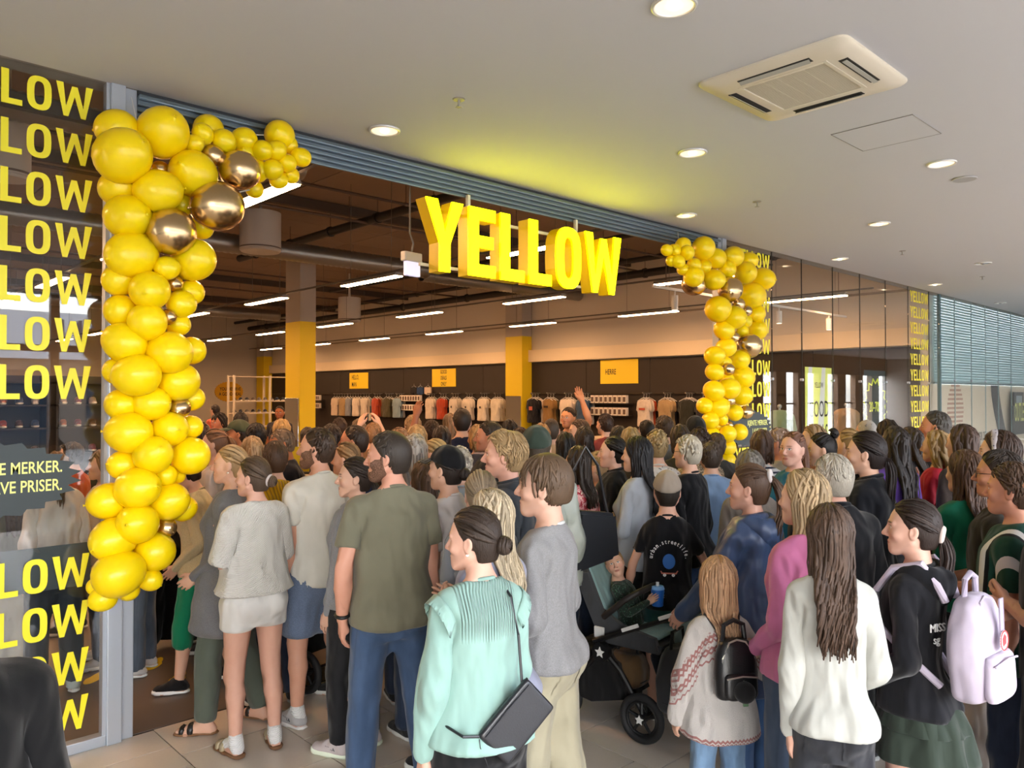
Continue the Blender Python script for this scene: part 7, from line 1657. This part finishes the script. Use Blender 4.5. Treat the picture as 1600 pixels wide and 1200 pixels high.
# small black rucksack on the child in the patterned sweater
def worn(k, pt, off=0.): return k.at(pt)
p = worn(k17, (.0, -.165, 1.40)); bp = backpack(p, k17.head, .19, .255, .09, cloth('121214', 'leather'), 'small black rucksack with pompom on the patterned knit sweater', 'mini', cloth('121214', 'leather'), -.06)
def straps(k, m, label_parent, z0=1.40, z1=1.12, x=.085, r=.012):
    for s in (-1, 1):
        pts = [k.at((x*s*.8, -.17, z0-.02)), k.at((x*s, -.135, 1.43)), k.at((x*s*1.05, -.06, 1.505)), k.at((x*s*1.1, .05, 1.47)), k.at((x*s*1.25, .135, 1.36)), k.at((x*s*1.9, .10, 1.22)), k.at((x*s*1.9, -.05, 1.12)), k.at((x*s*1.0, -.17, z1))]
        o = MB().tube(pts, r, 8).build('shoulder_strap', m, None, smooth=True); o.parent = label_parent; o.matrix_parent_inverse = label_parent.matrix_world.inverted()
straps(k17, cloth('121214', 'leather'), bp, 1.38, 1.16, .075, .010)
p = worn(k16, (0, -.175, 1.40)); lil = cloth('cfc4d8'); bp2 = backpack(p, k16.head, .27, .37, .14, lil, 'large lilac rucksack with round red badge on the black hooded sweatshirt', 'school', cloth('b8adc4'), -.03); straps(k16, lil, bp2, 1.38, 1.02, .09, .014)
# black cross-body bag on the mint blouse
cbm = mat('bag_leather', '1b1d22', .32, spec=.6, bump=.15, bscale=150); t = thing('crossbody_bag', 'flat black cross-body bag worn over the mint blouse', 'handbag'); c = k7.at((.09, -.19, 1.00)); t.matrix_world = frame_at(c, k7.head, 0) @ Matrix.Rotation(math.radians(-42), 4, 'Y') @ Matrix.Scale(.82, 4)
f = Field(np.arange(-.2, .2, .009), np.arange(-.05, .05, .007), np.arange(-.16, .16, .009)); X, Y, Z = f.xs[:, None, None], f.ys[None, :, None], f.zs[None, None, :]; f.F = (np.sqrt(np.maximum(np.abs(X)-.135, 0)**2+np.maximum(np.abs(Z)-.085, 0)**2+(np.maximum(np.abs(Y)-.004, 0))**2)-.012).astype(np.float32)+0*f.F
V, Q = f.mesh(); V = lap(V, Q, 2, .4); add('bag_body', V, Q, cbm, t, V); MB().tube([(-.13, -.016, .075), (0, -.019, .08), (.13, -.016, .075)], .003, 6).build('zip', mat('zip_dark', '3a3c42', .3, .8), t)
MB().tube([(-.15, -.0, .08), (-.17, -.01, .06), (-.19, -.01, .0), (-.20, -.0, -.03)], .002, 5).build('zip_cord', cbm, t)
a0 = t.matrix_world @ Vector((.145, 0, .09)); a1 = t.matrix_world @ Vector((-.145, 0, .09))
pts = [a0, k7.at((.135, -.19, 1.12)), k7.at((.125, -.165, 1.30)), k7.at((.105, -.115, 1.43)), k7.at((.095, -.03, 1.475)), k7.at((.07, .09, 1.42)), k7.at((-.03, .20, 1.25)), k7.at((-.16, .14, 1.06)), k7.at((-.21, -.02, 1.0)), k7.at((-.15, -.19, .985)), a1]
o = MB().tube(pts, .005, 8).build('bag_strap', cbm, None, smooth=True); o.parent = t; o.matrix_parent_inverse = t.matrix_world.inverted()
# black tote by the floral blouse
q = onD(922, 830, 4.75); t = thing('tote_bag', 'large black tote bag hanging behind the grey sweatshirt teenager', 'handbag', q, -YAW*.2); f = MB().prism([(-.20, -.24), (.20, -.17), (.17, .10), (-.12, .14)], -.06, .06); bmesh.ops.bevel(f.b, geom=f.b.edges[:], offset=.02, segments=2, affect='EDGES'); f.build('bag_body', cbm, t, smooth=True); MB().tube([(-.10, 0, .13), (-.14, 0, .36), (-.04, 0, .52), (.06, 0, .40), (.14, 0, .10)], .010, 8).build('bag_strap', cbm, t, smooth=True)
# phone in the raised hands
a, b = ph_.at(hp(.10, 0, .02)*[-1, 1, 1]), ph_.at(hp(.10, 0, .02)); c = (a+b)/2; t = thing('phone', 'dark phone held up sideways above the ginger head', 'phone', c, YAW); MB().box((-.08, -.005, -.04), (.08, .005, .04), .004).build('case', mat('phone_black', '141416', .3), t); MB().box((-.074, -.0062, -.034), (.074, -.0052, .034)).build('screen', mat('phone_screen', '4a4038', .1, emit='8a6a4a', estr=.3), t)
# a white lacy cloth over the folded arm of the white knit
p = k1.at(WR*[-1, 1, 1]); t = thing('lace_cloth', 'white lace cloth hanging over the arm of the white knit sweater', 'cloth', p); f = Field(np.arange(-.08, .08, .01), np.arange(-.08, .08, .01), np.arange(-.26, .06, .01)); f.loft([(-.22, .035, .03, 0), (-.12, .055, .04, 0), (0, .05, .045, 0), (.03, .03, .03, 0)], 0, 2.2); V, Q = f.mesh(); V = V+vnormals(V, Q)*wrinkle(V, 9, .012)[:, None]; add('lace', V, Q, cloth('e4e2de', 'knit'), t, V)
# printing on clothes
def print_back(k, txt, h, z, label=None, colr='e8e8e8', x=0., sq=.8, y=-.19):
    p = k.at((x, y, z)); a = math.radians(k.head); r_ = (math.sin(a), -math.cos(a), 0)
    o = words('shirt_print', txt, h, p, r_, (0, 0, 1), mat('print_white', colr, .7), None, sq, .0008, 'CENTER'); o.parent = k.top; o.matrix_parent_inverse = k.top.matrix_world.inverted()
    k.top.parent and None; return o
bpy.context.view_layer.update()
arc = 'urban.streetlife.'; a = math.radians(k12.head); rv, uv = Vector((math.sin(a), -math.cos(a), 0)), Vector((0, 0, 1)); cc = k12.at((0, -.176, 1.20)); wm_ = mat('print_white', 'e8e8e8', .7)
for i, ch in enumerate(arc):
    q = math.radians(172-(164/(len(arc)-1))*i); R = .098
    o = words('print_letter', ch, .026, cc+rv*(R*math.cos(q))+uv*(R*math.sin(q)), rv*math.sin(q)-uv*math.cos(q), rv*math.cos(q)+uv*math.sin(q), wm_, None, .82, .0015, 'CENTER', .0004); o.parent = k12.top; o.matrix_parent_inverse = (Matrix.Translation(k12.root.location)).inverted()
def printpart(mb, name, m): o = mb.build(name, m); o.matrix_world = Matrix((rv, -rv.cross(uv), uv)).transposed().to_4x4(); M = Matrix((rv, uv.cross(rv), uv)).transposed().to_4x4(); M.translation = cc; o.parent = k12.top; o.matrix_parent_inverse = Matrix.Translation(k12.root.location).inverted() @ M; o.matrix_world = M; return o
printpart(MB().prism([(-.045, -.068), (-.04, -.078), (.04, -.078), (.05, -.064), (.055, -.066), (.044, -.086), (-.044, -.086), (-.052, -.068)], -.002, .002), 'printed_skateboard', mat('print_red', 'b86a58', .7))
printpart(MB().torus((-.026, 0, -.092), (0, 1, 0), .006, .004, 12, 6).torus((.026, 0, -.092), (0, 1, 0), .006, .004, 12, 6), 'printed_wheels', mat('print_white', 'e8e8e8', .7))
printpart(MB().ball((0, 0, -.01), .042, 16, (.9, .03, 1.1)), 'printed_blue_shape', mat('print_blue', '2a64b0', .7))

def shoe_words(k, txt, h, sgn, m):
    a = math.radians(k.head); fwd = Vector((math.cos(a), math.sin(a), 0)); p = k.at(AN*[sgn, 1, 1]+[sgn*.046, .035, -.035], bone='foR' if sgn > 0 else 'foL')
    sh = [c for c in k.root.children if c.name.startswith('shoe')][0 if sgn > 0 else 1]
    o = words('shoe_print', txt, h, p, -fwd if sgn < 0 else fwd, (0, 0, 1), m, None, .9, .004, 'CENTER'); o.parent = sh; o.matrix_parent_inverse = Matrix.Translation(k.root.location).inverted()
shoe_words(k4, 'HOKA', .020, -1, mat('print_dark', '3a3c44', .6)); shoe_words(k5, 'HOKA', .018, -1, mat('print_dark', '3a3c44', .6))
a = math.radians(k16.head); rv = Vector((math.sin(a), -math.cos(a), 0))
for q, (w_, dz) in enumerate((('MISS', 1.24), ('sg', 1.19))):
    o = words('hoodie_print', w_, .030, k16.at((-.105, -.158, dz)), rv+Vector((math.cos(a), math.sin(a), 0))*-.35, (0, 0, 1), mat('print_white', 'e8e8e8', .7), None, .9, .002, 'CENTER'); o.parent = k16.top; o.matrix_parent_inverse = Matrix.Translation(k16.root.location).inverted()
